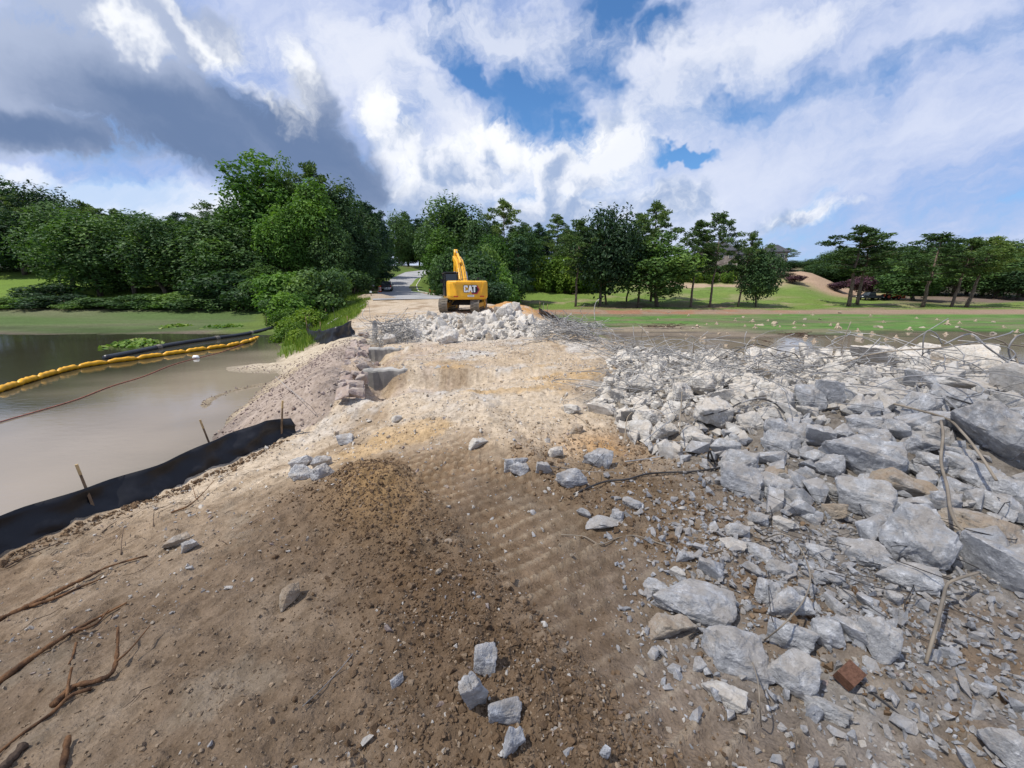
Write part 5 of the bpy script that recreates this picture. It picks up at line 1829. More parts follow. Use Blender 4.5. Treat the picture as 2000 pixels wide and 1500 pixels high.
clod_field(20000, np.random.default_rng(5), 0.0085, lambda n, rr: np.stack([rr.uniform(-1, 1, n) * 1.0, 0.7 * np.exp(rr.uniform(0, 2.2, n))], 1) * np.stack([0.7 * np.exp(rr.uniform(0.3, 2.2, n)), np.ones(n)], 1) + np.array([-0.6, 0]), 0.1, 1.0, MAT['clod_dry'], 'dry crumbs of earth over the near dam surface')
clod_field(2200, np.random.default_rng(6), 0.017, lambda n, rr: np.stack([rr.normal(1.35, 0.6, n), rr.normal(4.75, 0.45, n)], 1), 0.4, 1.0, MAT['clod_dry'], 'orange-brown crumbs at the edge of the heap')
n = 500
clod_field(1400, np.random.default_rng(7), 0.022, lambda n, rr: np.stack([fence_x(t := rr.uniform(2.2, 6.4, n)) + 0.18 + np.abs(rr.normal(0, 0.12, n)), t], 1), 0.1, 0.7, MAT['clod'], 'earth heaped along the foot of the near silt fence')

# ------------------------------------------------------------------ excavator
MAT['yellow'] = plain('machine_yellow', (0.78, 0.40, 0.018), 0.38, 0.5, 0, 0.10, 1.2)
MAT['yellow_dk'] = plain('machine_yellow_worn', (0.62, 0.31, 0.03), 0.5, 0.4, 0, 0.2, 3.0)
MAT['black'] = plain('black_paint', (0.012, 0.012, 0.013), 0.4, 0.4, 0, 0.3, 3.0)
MAT['rubber'] = plain('rubber', (0.018, 0.017, 0.016), 0.8, 0.2, 0, 0.3, 4.0)
MAT['white'] = plain('white_paint', (0.80, 0.80, 0.78), 0.5, 0.4, 0, 0.04, 3.0)
MAT['logo_black'] = plain('logo_black', (0.010, 0.010, 0.012), 0.4, 0.4, 0, 0.05)
MAT['logo_red'] = plain('logo_red', (0.42, 0.020, 0.045), 0.4, 0.4, 0, 0.05)
MAT['grey_text'] = plain('grey_print', (0.20, 0.19, 0.18), 0.6, 0.3, 0, 0.05)
MAT['steel'] = plain('track_steel', (0.235, 0.205, 0.165), 0.55, 0.4, 0.35, 0.35, 5.0, 0.3)
MAT['chrome'] = plain('chrome_rod', (0.62, 0.62, 0.63), 0.15, 0.6, 1.0, 0.05)
MAT['lamp_red'] = plain('red_lens', (0.45, 0.02, 0.015), 0.2, 0.5, 0, 0.05)


def glass_mat():
    m, b, out = new_mat('dark_glass')
    principled(b, out, (0.035, 0.045, 0.05), 0.05, 0.6)
    return m


MAT['glass'] = glass_mat()


def excavator():
    bx, by = -3.62, 30.4
    zb = hz(bx, by) - 0.02
    root = empty('excavator', (bx, by, zb), R(-4), 'yellow tracked excavator seen from behind, black cab, arm raised, on the pale heap', 'excavator')
    # undercarriage: forward is +y
    half = 1.14
    shoe = None
    for sx in (-1, 1):
        x = sx * half
        fr = MB()
        fr.prism([(-1.5, 0.30), (-1.2, 0.62), (1.2, 0.62), (1.5, 0.30), (1.2, 0.22), (-1.2, 0.22)], 'x', x - 0.16, x + 0.16)
        tr = fr.build('track_frame', MAT['yellow_dk'], root, bevel=0.02)
        for y, rr in ((-1.72, 0.36), (1.72, 0.36)):
            w = MB().cyl((x - 0.2, y, 0.47), (x + 0.2, y, 0.47), rr, n=18)
            w.cyl((x + sx * 0.2, y, 0.47), (x + sx * 0.26, y, 0.47), 0.17, n=14)
            w.build('sprocket' if y < 0 else 'idler', MAT['yellow_dk'], tr)
        for i in range(7):
            y = -1.2 + i * 0.4
            MB().cyl((x - 0.2, y, 0.2), (x + 0.2, y, 0.2), 0.12, n=12).build('roller', MAT['black'], tr)
        for y in (-0.6, 0.6):
            MB().cyl((x - 0.12, y, 0.72), (x + 0.12, y, 0.72), 0.09, n=10).build('roller', MAT['black'], tr)
        # the belt of shoes
        path = []
        L, ry, cz = 1.72, 0.44, 0.47
        per = 4 * L + 2 * math.pi * ry
        n = 46
        for i in range(n):
            s = per * i / n
            if s < 2 * L:
                p, a = (-L + s, cz - ry), 0.0
            elif s < 2 * L + math.pi * ry:
                q = (s - 2 * L) / ry
                p, a = (L + ry * math.sin(q), cz - ry * math.cos(q)), q
            elif s < 4 * L + math.pi * ry:
                q = s - 2 * L - math.pi * ry
                p, a = (L - q, cz + ry - 0.04 * math.sin(math.pi * q / (2 * L))), math.pi
            else:
                q = (s - 4 * L - math.pi * ry) / ry
                p, a = (-L - ry * math.sin(q), cz + ry * math.cos(q)), math.pi + q
            if shoe is None:
                k = MB()
                k.box((0, 0, 0.0), (0.62, per / n * 0.93, 0.03))
                for dy in (-0.06, 0.0, 0.06):
                    k.box((0, dy, -0.032), (0.62, 0.018, 0.036))
                k.box((0, 0, 0.05), (0.2, per / n * 0.9, 0.07))
                shoe = bpy.data.meshes.new('track_shoe')
                shoe.from_pydata(k.v, [], k.f)
                shoe.materials.append(MAT['steel'])
            o = link('track_shoe', shoe, None, tr)
            o.location = (x, p[0], p[1])
            o.rotation_euler = (a, 0, 0)
    cf = MB()
    cf.box((0, 0, 0.62), (1.7, 1.5, 0.34), taper=(0.7, 0.9))
    cf.cyl((0, 0, 0.78), (0, 0, 0.98), 0.62, n=24)
    cf.build('undercarriage_frame', MAT['black'], root)
    # the upper works turn on the ring; built in their own frame
    T = Matrix.Rotation(R(19), 4, 'Z')

    def up(mb, name, mat, parent=None, bevel=0.0, smooth=False):
        mb.v = [tuple(T @ Vector(v)) for v in mb.v]
        return mb.build(name, mat, parent or root, bevel=bevel, smooth=smooth)

    deck = MB()
    deck.box((0, 0.1, 1.03), (2.7, 3.4, 0.14))
    up(deck, 'deck', MAT['yellow_dk'], bevel=0.02)
    # counterweight: rounded in plan, chamfered
    outline = [(-1.42, -1.15), (-1.42, -1.95), (-1.30, -2.25), (-0.9, -2.42), (0.9, -2.42), (1.30, -2.25), (1.42, -1.95), (1.42, -1.15)]
    cw = MB()
    rings = [(0.90, 0.90, 0.12), (0.98, 0.965, 0.05), (1.16, 1.0, 0.0), (1.95, 1.0, 0.0), (2.12, 0.985, 0.03), (2.18, 0.95, 0.10)]
    nO = len(outline)
    vs = []
    for z, k, inn in rings:
        for (x, y) in outline:
            vs.append((x * k, min(y + inn, -1.15) if y < -1.2 else y, z))
    fs = []
    for i in range(len(rings) - 1):
        for j in range(nO):
            fs.append((i * nO + j, (i + 1) * nO + j, (i + 1) * nO + (j + 1) % nO, i * nO + (j + 1) % nO)[::-1])
    fs.append(tuple(range(nO))[::-1][::-1])
    fs.append(tuple(range((len(rings) - 1) * nO, len(rings) * nO)))
    cw.add(vs, fs)
    cwo = up(cw, 'counterweight', MAT['yellow'], bevel=0.03)
    yb = -2.43
    for sx in (-1, 1):                       # raised slanting ribs and the dark light slots
        rb = MB()
        rb.prism([(sx * 1.12, 2.06), (sx * 0.98, 2.06), (sx * 0.80, 1.28), (sx * 0.86, 1.24)][::sx], 'y', yb - 0.035, yb + 0.12)
        up(rb, 'rib', MAT['yellow'], cwo, bevel=0.01)
        up(MB().box((sx * 0.92, yb - 0.012, 1.12), (0.30, 0.03, 0.07)), 'lamp', MAT['lamp_red'], cwo)
    up(MB().box((0, yb - 0.01, 2.02), (1.9, 0.03, 0.05)), 'groove', MAT['yellow_dk'], cwo)
    up(MB().box((0.12, yb - 0.012, 1.15), (0.46, 0.02, 0.13)), 'plate', MAT['white'], cwo)
    up(MB().box((0.12, yb - 0.025, 1.145), (0.34, 0.012, 0.035)), 'print', MAT['grey_text'], cwo)
    # emblem: black-and-red hexagon behind the three letters
    e = 0.012

    def flat(pts, y0, name, mat, parent):
        m = MB()
        m.prism(pts, 'y', y0 - e, y0)
        return up(m, name, mat, parent)

    def shift(pts, dx, dz, k=1.0):
        return [(p[0] * k + dx, p[1] * k + dz) for p in pts]
    hx, hz0 = 0.40, 1.58
    hexo = [(0.36 * math.cos(R(a)), 0.36 * math.sin(R(a)) * 0.98) for a in (0, 60, 120, 180, 240, 300)]
    badge = flat(shift(hexo, hx, hz0), yb, 'emblem', MAT['logo_red'], cwo)
    flat(shift(hexo, hx - 0.02, hz0 + 0.0, 0.78), yb - 0.013, 'emblem_core', MAT['logo_black'], badge)
    let = {
        'C': [(0.30, 0.13), (0.30, 0.0 + 0.04), (0.26, 0.0), (0.04, 0.0), (0.0, 0.04), (0.0, 0.46), (0.04, 0.50), (0.26, 0.50), (0.30, 0.46), (0.30, 0.34), (0.19, 0.34), (0.19, 0.40), (0.11, 0.40), (0.11, 0.10), (0.19, 0.10), (0.19, 0.16), (0.30, 0.16)][1:],
        'A': [(0.0, 0.0), (0.115, 0.50), (0.245, 0.50), (0.36, 0.0), (0.24, 0.0), (0.225, 0.09), (0.18, 0.16), (0.135, 0.09), (0.12, 0.0)],
        'T': [(0.10, 0.0), (0.10, 0.40), (0.0, 0.40), (0.0, 0.50), (0.32, 0.50), (0.32, 0.40), (0.22, 0.40), (0.22, 0.0)],
    }
    x0 = -0.36
    for ch, dx in (('C', 0.0), ('A', 0.31), ('T', 0.64)):
        k = 0.92
        ol = shift(let[ch], x0 + dx * k, 1.40, k)
        big = [(p[0] + (0.026 if p[0] > x0 + dx * k + 0.15 else -0.026), p[1] + (0.026 if p[1] > 1.63 else -0.026)) for p in ol]
        lo = flat(big, yb - 0.027, 'letter_edge', MAT['logo_black'], badge)
        flat(ol, yb - 0.041, 'letter', MAT['white'], badge)
    # engine bonnet, side doors
    up(MB().box((0.05, -0.55, 1.58), (2.6, 1.25, 0.98)), 'bonnet', MAT['black'], bevel=0.05)
    up(MB().box((0.9, 0.75, 1.45), (0.95, 1.4, 0.72)), 'tool_box', MAT['yellow'], bevel=0.04)
    up(MB().box((0.35, -0.6, 2.12), (1.0, 0.9, 0.10)), 'grille', MAT['rubber'], bevel=0.02)
    up(MB().cyl((0.95, -0.75, 2.05), (0.95, -0.75, 2.45), 0.055, n=10), 'exhaust', MAT['black'])
    # handrail over the bonnet
    hr = MB()
    hr.tube(smooth_path([(-0.3, -1.1, 2.1), (-0.3, -1.1, 2.3), (0.5, -1.1, 2.32), (1.3, -1.1, 2.3), (1.3, -1.1, 2.1)], 4), 0.018, 6)
    up(hr, 'handrail', MAT['black'])
    # cab on the left, frame of posts and panes
    cx0, cx1, cy0, cy1, z0, z1 = -1.42, -0.42, -0.15, 1.70, 1.1, 2.78
    cabb = MB()
    cabb.box(((cx0 + cx1) / 2, (cy0 + cy1) / 2, z0 + 0.3), (cx1 - cx0, cy1 - cy0, 0.6))
    cab = up(cabb, 'cab', MAT['black'], bevel=0.03)
    roof = MB().box(((cx0 + cx1) / 2, (cy0 + cy1) / 2, z1), (cx1 - cx0 + 0.06, cy1 - cy0 + 0.06, 0.10))
    up(roof, 'roof', MAT['black'], cab, bevel=0.03)
    for (x, y) in ((cx0, cy0), (cx1, cy0), (cx0, cy1 - 0.1), (cx1, cy1 - 0.1), (cx0, 0.8)):
        up(MB().box((x + (0.04 if x < -1 else -0.04), y + 0.04, (z0 + z1) / 2 + 0.2), (0.08, 0.09, z1 - z0 - 0.4)), 'post', MAT['black'], cab)
    for c, s in ((((cx0 + cx1) / 2, cy0 + 0.05, 2.2), (0.8, 0.012, 0.98)), (((cx0 + cx1) / 2, cy1 - 0.05, 2.2), (0.8, 0.012, 0.98)), ((cx0 + 0.04, 0.35, 2.2), (0.012, 0.8, 0.98)), ((cx0 + 0.04, 1.25, 2.2), (0.012, 0.75, 0.98)), ((cx1 - 0.04, 0.8, 2.2), (0.012, 1.6, 0.98))):
        up(MB().box(c, s), 'window', MAT['glass'], cab)
    up(MB().box((-0.92, 0.75, 1.95), (0.5, 0.16, 0.8)), 'seat', MAT['rubber'], cab, bevel=0.03)
    up(MB().box((-1.52, 1.35, 2.2), (0.16, 0.05, 0.3)), 'mirror', MAT['black'], cab)
    # boom: goose-neck, up and away
    bm_ = [(0.55, 1.25), (0.62, 1.66), (2.05, 3.2), (3.1, 3.84), (5.15, 4.34), (5.3, 4.15), (5.2, 3.96), (3.45, 3.36), (2.5, 2.64), (1.15, 1.15)]
    bo = MB()
    bo.prism(bm_, 'x', -0.15, 0.49)
    boom = up(bo, 'boom', MAT['yellow'], bevel=0.03)
    for sx in (-0.30, 0.64):
        cyl = MB()
        cyl.cyl((sx, 1.25, 1.15), (sx, 2.2, 2.22), 0.12, n=12)
        c = up(cyl, 'cylinder', MAT['yellow'], boom)
        up(MB().cyl((sx, 2.2, 2.22), (sx, 2.85, 2.95), 0.05, n=10), 'rod', MAT['chrome'], c)
    up(MB().cyl((0.15, 2.3, 3.58), (0.15, 4.1, 4.42), 0.095, n=12), 'cylinder', MAT['yellow'], boom)
    up(MB().cyl((0.15, 4.1, 4.42), (0.15, 5.35, 4.82), 0.05, n=10), 'rod', MAT['chrome'], boom)
    for k, x in enumerate((-0.08, 0.06, 0.26, 0.42)):
        h = MB()
        h.tube(smooth_path([(x, 0.62, 1.75), (x, 1.2, 2.4), (x, 2.0, 3.24), (x, 3.0, 3.9), (x, 4.2, 4.22)], 5), 0.022, 5)
        up(h, 'hose', MAT['black'] if k % 2 else MAT['yellow_dk'], boom)
    # stick, hanging away in front, with linkage and bucket
    st = MB()
    st.prism([(5.0, 4.6), (5.25, 4.9), (5.55, 4.8), (6.35, 2.2), (6.25, 2.0), (6.05, 2.05), (5.05, 3.95)], 'x', 0.0, 0.30)
    stick = up(st, 'stick', MAT['yellow'], bevel=0.03)
    up(MB().cyl((0.15, 5.7, 4.5), (0.15, 6.35, 3.0), 0.08, n=10), 'cylinder', MAT['black'], stick)
    bu = MB()
    bu.prism([(6.2, 2.05), (6.45, 1.7), (6.35, 1.1), (5.9, 0.75), (5.35, 0.85), (5.2, 1.05), (5.8, 1.15), (6.0, 1.6)], 'x', -0.45, 0.75)
    bk = up(bu, 'bucket', MAT['black'], bevel=0.02)
    for i in range(5):
        up(MB().prism([(5.25, 0.85), (5.02, 0.98), (5.22, 1.02)], 'x', -0.42 + i * 0.27, -0.34 + i * 0.27), 'tooth', MAT['steel'], bk)
    return root


excavator()


# ------------------------------------------------------------------ pick-up on the road, works vehicles by the wood
def pickup(loc, rz, label, body_mat, cat='pickup truck'):
    root = empty('pickup_truck', loc, rz, label, cat)         # forward +y, 5.6 m long
    w = 1.96
    b = MB()
    b.prism([(-2.7, 0.52), (-2.7, 1.12), (-0.55, 1.14), (-0.35, 1.2), (1.35, 1.16), (2.65, 1.05), (2.8, 0.8), (2.75, 0.5)], 'x', -w / 2, w / 2)
    body = b.build('body', body_mat, root, bevel=0.06)
    c = MB()
    V = [(-w / 2 + 0.06, -0.75, 1.14), (w / 2 - 0.06, -0.75, 1.14), (w / 2 - 0.06, 1.45, 1.16), (-w / 2 + 0.06, 1.45, 1.16),
         (-w / 2 + 0.22, -0.55, 1.86), (w / 2 - 0.22, -0.55, 1.86), (w / 2 - 0.22, 0.75, 1.88), (-w / 2 + 0.22, 0.75, 1.88)]
    c.add(V, [(3, 2, 1, 0), (4, 5, 6, 7), (0, 1, 5, 4), (1, 2, 6, 5), (2, 3, 7, 6), (3, 0, 4, 7)])
    cab = c.build('cab', body_mat, root, bevel=0.05)
    MB().add([(-0.72, -0.735, 1.26), (0.72, -0.735, 1.26), (0.64, -0.59, 1.76), (-0.64, -0.59, 1.76)], [(0, 1, 2, 3)]).build('rear_window', MAT['glass'], cab)
    MB().add([(-0.78, 1.42, 1.22), (0.78, 1.42, 1.22), (0.68, 0.83, 1.80), (-0.68, 0.83, 1.80)], [(3, 2, 1, 0)]).build('windscreen', MAT['glass'], cab)
    for sx in (-1, 1):
        MB().box((sx * (w / 2 - 0.125), 0.3, 1.52), (0.02, 1.4, 0.42), Matrix.Rotation(sx * -0.21, 3, 'Y')).build('side_window', MAT['glass'], cab)
        MB().box((sx * 0.86, -2.71, 0.95), (0.14, 0.04, 0.36)).build('tail_light', MAT['lamp_red'], body)
        MB().box((sx * 0.75, 2.77, 0.88), (0.32, 0.08, 0.18)).build('headlight', MAT['white'], body)
        MB().box((sx * (w / 2 + 0.11), 1.0, 1.3), (0.2, 0.08, 0.2)).build('mirror', body_mat, cab)
        for y in (-1.75, 1.75):
            wh = MB().cyl((sx * 0.72, y, 0.39), (sx * 0.99, y, 0.39), 0.39, n=18).build('wheel', MAT['rubber'], root)
            MB().cyl((sx * 0.96, y, 0.39), (sx * 1.0, y, 0.39), 0.24, n=12).build('rim', MAT['steel'], wh)
    MB().box((0, -2.76, 0.62), (1.9, 0.14, 0.2)).build('bumper', MAT['chrome'], root, bevel=0.02)
    MB().box((0, -2.72, 0.98), (1.5, 0.03, 0.32)).build('tailgate', body_mat, body)
    MB().box((0, -2.84, 0.64), (0.36, 0.02, 0.14)).build('number_plate', MAT['white'], body)
    return root


MAT['car_dark'] = plain('dark_paint', (0.030, 0.034, 0.042), 0.3, 0.5, 0, 0.1, 2.0)
MAT['car_black'] = plain('navy_paint', (0.012, 0.015, 0.024), 0.3, 0.5, 0, 0.1, 2.0)
p = at(756, 566, 77)
pickup((p.x, 77, float(tab(np.array([77.0]), ZC)[0]) + 0.06), R(13), 'dark pickup truck parked on the road with its tailgate to the dam', MAT['car_dark'])
p = at(1700, 575, 98)
pickup((p.x, 98, hz(p.x, 98)), R(96), 'black pickup truck by the wood, behind the twin pines', MAT['car_black'])

MAT['orange'] = plain('orange_paint', (0.72, 0.095, 0.018), 0.4, 0.45, 0, 0.12, 2.0)


def tractor():
    p = at(1738, 578, 98)
    root = empty('tractor', (p.x, 98, hz(p.x, 98)), R(-100), 'orange compact tractor with front loader, beside the black pickup at the wood', 'tractor')
    b = MB()
    b.box((0, 1.0, 1.0), (0.7, 1.5, 0.6), taper=(0.85, 0.9))
    b.box((0, 0.1, 0.7), (0.5, 2.6, 0.35))
    b.build('body', MAT['orange'], root, bevel=0.06)
    MB().box((0, -0.6, 1.05), (1.5, 1.0, 0.5), taper=(0.85, 0.8)).build('fender', MAT['orange'], root, bevel=0.08)
    st = MB().box((0, -0.55, 1.42), (0.5, 0.5, 0.12))
    st.box((0, -0.78, 1.65), (0.5, 0.1, 0.5))
    st.build('seat', MAT['black'], root, bevel=0.03)
    cn = MB()
    for sx in (-1, 1):
        cn.tube([(sx * 0.55, -0.95, 1.2), (sx * 0.55, -0.95, 2.45)], 0.04, 6)
    cn.box((0, -0.55, 2.48), (1.4, 1.3, 0.08))
    cn.build('canopy', MAT['orange'], root, bevel=0.02)
    for sx in (-1, 1):
        for y, r, w in ((-0.75, 0.66, 0.36), (1.45, 0.42, 0.24)):
            wh = MB().cyl((sx * 0.62, y, r), (sx * (0.62 + w), y, r), r, n=20).build('wheel', MAT['rubber'], root)
            MB().cyl((sx * (0.63 + w), y, r), (sx * (0.60 + w), y, r), r * 0.5, n=12).build('rim', MAT['orange'], wh)
        arm = MB()
        arm.tube([(sx * 0.5, 0.4, 1.35), (sx * 0.5, 1.6, 1.45), (sx * 0.5, 2.5, 0.6)], 0.08, 6)
        arm.build('loader_arm', MAT['orange'], root)
    MB().prism([(2.45, 0.3), (2.5, 1.05), (2.75, 1.05), (2.7, 0.5), (3.35, 0.3)], 'x', -0.95, 0.95).build('bucket', MAT['orange'], root, bevel=0.02)
    return root


tractor()


# ------------------------------------------------------------------ house on the hill
def house():
    y = 147.0
    p = at(1436, 522, y)
    zb = min(hz(p.x - 10, y), hz(p.x + 12, y), hz(p.x, y - 5)) - 0.3
    root = empty('house', (p.x, y, zb), R(-8), 'large stone house with dark roofs and a columned porch, half hidden by pines', 'house')
    stone = plain('house_stone', (0.30, 0.255, 0.215), 0.9, 0.2, 0, 0.25, 0.8, 0.2)
    roofm = plain('roof_shingle', (0.060, 0.062, 0.070), 0.8, 0.2, 0, 0.25, 1.5)
    trim = plain('house_trim', (0.62, 0.58, 0.52), 0.7, 0.3, 0, 0.08, 1.0)

    def hip(cx, cy, z, w, d, h, over=0.5, ridge=0.45):
        W, D = w / 2 + over, d / 2 + over
        rr = w * ridge / 2
        vs = [(cx - W, cy - D, z), (cx + W, cy - D, z), (cx + W, cy + D, z), (cx - W, cy + D, z), (cx - rr, cy, z + h), (cx + rr, cy, z + h),
              (cx - W, cy - D, z - 0.25), (cx + W, cy - D, z - 0.25), (cx + W, cy + D, z - 0.25), (cx - W, cy + D, z - 0.25)]
        fs = [(0, 1, 5, 4), (1, 2, 5), (2, 3, 4, 5), (3, 0, 4), (6, 7, 1, 0), (7, 8, 2, 1), (8, 9, 3, 2), (9, 6, 0, 3), (9, 8, 7, 6)]
        return MB().add(vs, fs)
    wl = MB()
    wl.box((-6.5, 0, 3.2), (10, 9, 6.8))
    wl.box((3.5, 1.0, 2.6), (10.5, 8, 5.6))
    wl.box((11.5, -0.5, 2.9), (6.0, 8.5, 6.2))
    wall = wl.build('wall', stone, root)
    for a in ((-6.5, 0, 6.85, 10, 9, 3.2), (3.5, 1.0, 5.65, 10.5, 8, 2.6), (11.5, -0.5, 6.25, 6, 8.5, 2.6)):
        hip(*a).build('roof', roofm, root)
    MB().box((-10.2, 0.5, 9.0), (1.0, 1.0, 3.0)).build('chimney', stone, root)
    MB().box((6.5, 2.0, 8.4), (0.9, 0.9, 2.4)).build('chimney', stone, root)

    def window(x, yf, z, w, h):
        f = MB()
        f.box((x, yf - 0.05, z), (w + 0.24, 0.12, h + 0.24))
        fr = f.build('window', trim, root)
        MB().box((x, yf - 0.125, z), (w, 0.03, h)).build('pane', MAT['glass'], fr)
        MB().box((x, yf - 0.15, z), (0.07, 0.03, h)).build('mullion', trim, fr)
    for x in (-9.6, -6.6, -3.6):
        window(x, -4.5, 5.2, 1.2, 1.5)
    for x in (-9.6, -3.6):
        window(x, -4.5, 2.0, 1.3, 1.9)
    for x in (0.2, 3.4, 6.6):
        window(x, -3.0, 2.2, 1.3, 2.1)
    for z in (1.9, 4.7):
        window(10.4, -4.75, z, 1.2, 1.6)
        window(12.8, -4.75, z, 1.2, 1.6)
    porch = MB()
    porch.box((2.8, -4.3, 3.75), (9.6, 2.8, 0.3))
    porch.box((2.8, -4.3, 0.2), (9.6, 2.8, 0.5))
    pc = porch.build('porch', trim, root)
    for i in range(5):
        x = -1.6 + i * 2.2
        k = MB()
        k.cyl((x, -5.4, 0.45), (x, -5.4, 3.6), 0.18, n=10)
        k.box((x, -5.4, 0.55), (0.5, 0.5, 0.24))
        k.build('column', trim, pc)
    MB().prism([(-1.9 + 2.8 - 3.2, 3.95), (8.9 - 1.1, 3.95), (2.8, 5.3)], 'y', -5.9, -3.05).build('gable', roofm, pc)
    MB().box((3.4, -3.05, 1.5), (1.1, 0.12, 2.2)).build('door', plain('door_wood', (0.10, 0.055, 0.03), 0.6), root)
    return root


house()

# ------------------------------------------------------------------ silt fences
MAT['fabric'] = None


def fabric_mat():
    m, b, out = new_mat('silt_fabric')
    tc = b.n('ShaderNodeTexCoord').outputs['Object']
    n = b.noise(tc, 3.0, 4.0, 0.6)
    w = b.noise(tc, 90.0, 2.0, 0.6)
    c = b.mix(b.step(n, 0.45, 0.7), (0.010, 0.010, 0.012), (0.022, 0.022, 0.025))
    g = b.n('ShaderNodeNewGeometry').outputs['Position']
    principled(b, out, c, 0.42, 0.35, 0.0, bump(b, b.add(b.mul(n, 0.6), b.mul(w, 0.12)), 0.5, 0.02))
    return m


MAT['fabric'] = fabric_mat()
MAT['stake'] = plain('stake_wood', (0.16, 0.11, 0.07), 0.9, 0.15, 0, 0.35, 6.0)
MAT['stake_tip'] = plain('stake_pale', (0.42, 0.30, 0.15), 0.8, 0.2, 0, 0.25, 8.0)


def silt_fence(bottom, height, stakes, label, stake_h=0.95, lean=(0, 0), seed=3, sag=0.06, group='silt fences'):
    """bottom: ground points along the foot; stakes: fractions of the length that carry a stake"""
    root = empty('silt_fence', bottom[0], 0, label, 'silt fence', group)
    o0 = Vector(bottom[0])
    path = smooth_path(bottom, 14)
    n = len(path)
    L = [0.0]
    for a, b in zip(path[:-1], path[1:]):
        L.append(L[-1] + (b - a).length)
    rs = np.random.default_rng(seed)
    rows = 9
    V = []
    for i, p in enumerate(path):
        f = L[i] / L[-1]
        hgt = height(f) if callable(height) else height
        dmin = min(abs(f - s) for s in stakes) * L[-1]
        drop = sag * (1 - math.exp(-(dmin / 0.5) ** 2))
        t = (path[min(i + 1, n - 1)] - path[max(i - 1, 0)])
        nrm = Vector((t.y, -t.x, 0)).normalized()
        for j in range(rows):
            g = j / (rows - 1)
            s = L[i]
            fold = 0.022 * math.sin(s * 4.2 + g * 2.6) * g + 0.022 * math.sin(s * 8.1 - g * 6 + 1.3) * (0.3 + g) + 0.03 * math.sin(s * 17 + g * 11) * (1.1 - g) - 0.09 * math.exp(-(dmin / 0.22) ** 2) * (1 - abs(2 * g - 1)) + 0.05 * math.exp(-((g - 0.55 - 0.2 * math.sin(s * 1.3)) / 0.12) ** 2)
            fold += 0.16 * (1 - g) ** 2 + 0.05 * float(fbm(np.array([s * 1.5]), np.array([g * 2.0]), 3, seed)[0])
            z = -0.12 + (hgt - drop + 0.12) * g
            q = p + nrm * fold + Vector((lean[0] * g, lean[1] * g, z))
            V.append(tuple(q - o0))
    Fq = []
    for i in range(n - 1):
        for j in range(rows - 1):
            a = i * rows + j
            Fq.append((a, a + rows, a + rows + 1, a + 1))
    me = fast_mesh('fabric', V, np.array(Fq), True)
    fo = link('fabric', me, MAT['fabric'], root)
    sm = fo.modifiers.new('thick', 'SOLIDIFY')
    sm.thickness = 0.006
    for k, s in enumerate(stakes):
        i = min(range(n), key=lambda q: abs(L[q] / L[-1] - s))
        p = path[i] - o0
        t = (path[min(i + 1, n - 1)] - path[max(i - 1, 0)])
        nrm = Vector((t.y, -t.x, 0)).normalized()
        tilt = Vector((rs.normal() * 0.06, rs.normal() * 0.05, 0)) + Vector((lean[0], lean[1], 0))
        hh = stake_h * rs.uniform(0.9, 1.1)
        b0 = p - nrm * 0.035 + Vector((0, 0, -0.25))
        b1 = p - nrm * 0.035 + tilt + Vector((0, 0, hh))
        st = MB().tube([b0, b0.lerp(b1, 0.72), b1], [0.018, 0.017, 0.016], 4)
        so = st.build('stake', MAT['stake'], root)
        MB().tube([b0.lerp(b1, 0.86), b1 + (b1 - b0).normalized() * 0.006], [0.0185, 0.018], 4).build('tip', MAT['stake_tip'], so)
    return root


bt = []
for yv in (1.2, 2.4, 3.5, 4.5, 5.5, 6.3):
    x = fence_x(yv)
    bt.append(Vector((x, yv, hz(x, yv))))
bt.append(Vector((-3.95, 6.75, hz(-3.95, 6.75))))
silt_fence(bt, lambda f: 0.335 + 0.05 * f if f < 0.93 else 0.38 - 2.0 * (f - 0.93), [0.10, 0.53, 0.78, 0.955], 'near black silt fence along the muddy pond edge of the dam, on four stakes', 0.66, lean=(-0.06, 0.02), seed=3, sag=0.02)
b2 = [hit(u, v) for u, v in ((602, 660), (628, 668), (655, 664), (690, 654))]
silt_fence(b2, lambda f: 0.55 + 0.1 * f, [0.02, 0.5, 0.98], 'middle black silt fence in front of the bare corner by the headwall', 0.95, seed=5, sag=0.10)
b3 = [hit(u, v) for u, v in ((601, 655), (612, 641), (628, 632), (641, 625))]
silt_fence(b3, 0.62, [0.03, 0.5, 0.97], 'rear black silt fence running back along the grass edge of the dam', 1.05, seed=7, sag=0.10)
b4 = [Vector((x, y, hz(x, y))) for x, y in ((2.1, 31.0), (2.9, 28.5), (3.6, 26.0), (4.2, 23.6))]
silt_fence(b4, 0.5, [0.02, 0.2, 0.4, 0.6, 0.8, 0.98], 'short black silt fence below the orange spoil mound on the lake side', 0.95, seed=9, sag=0.08)


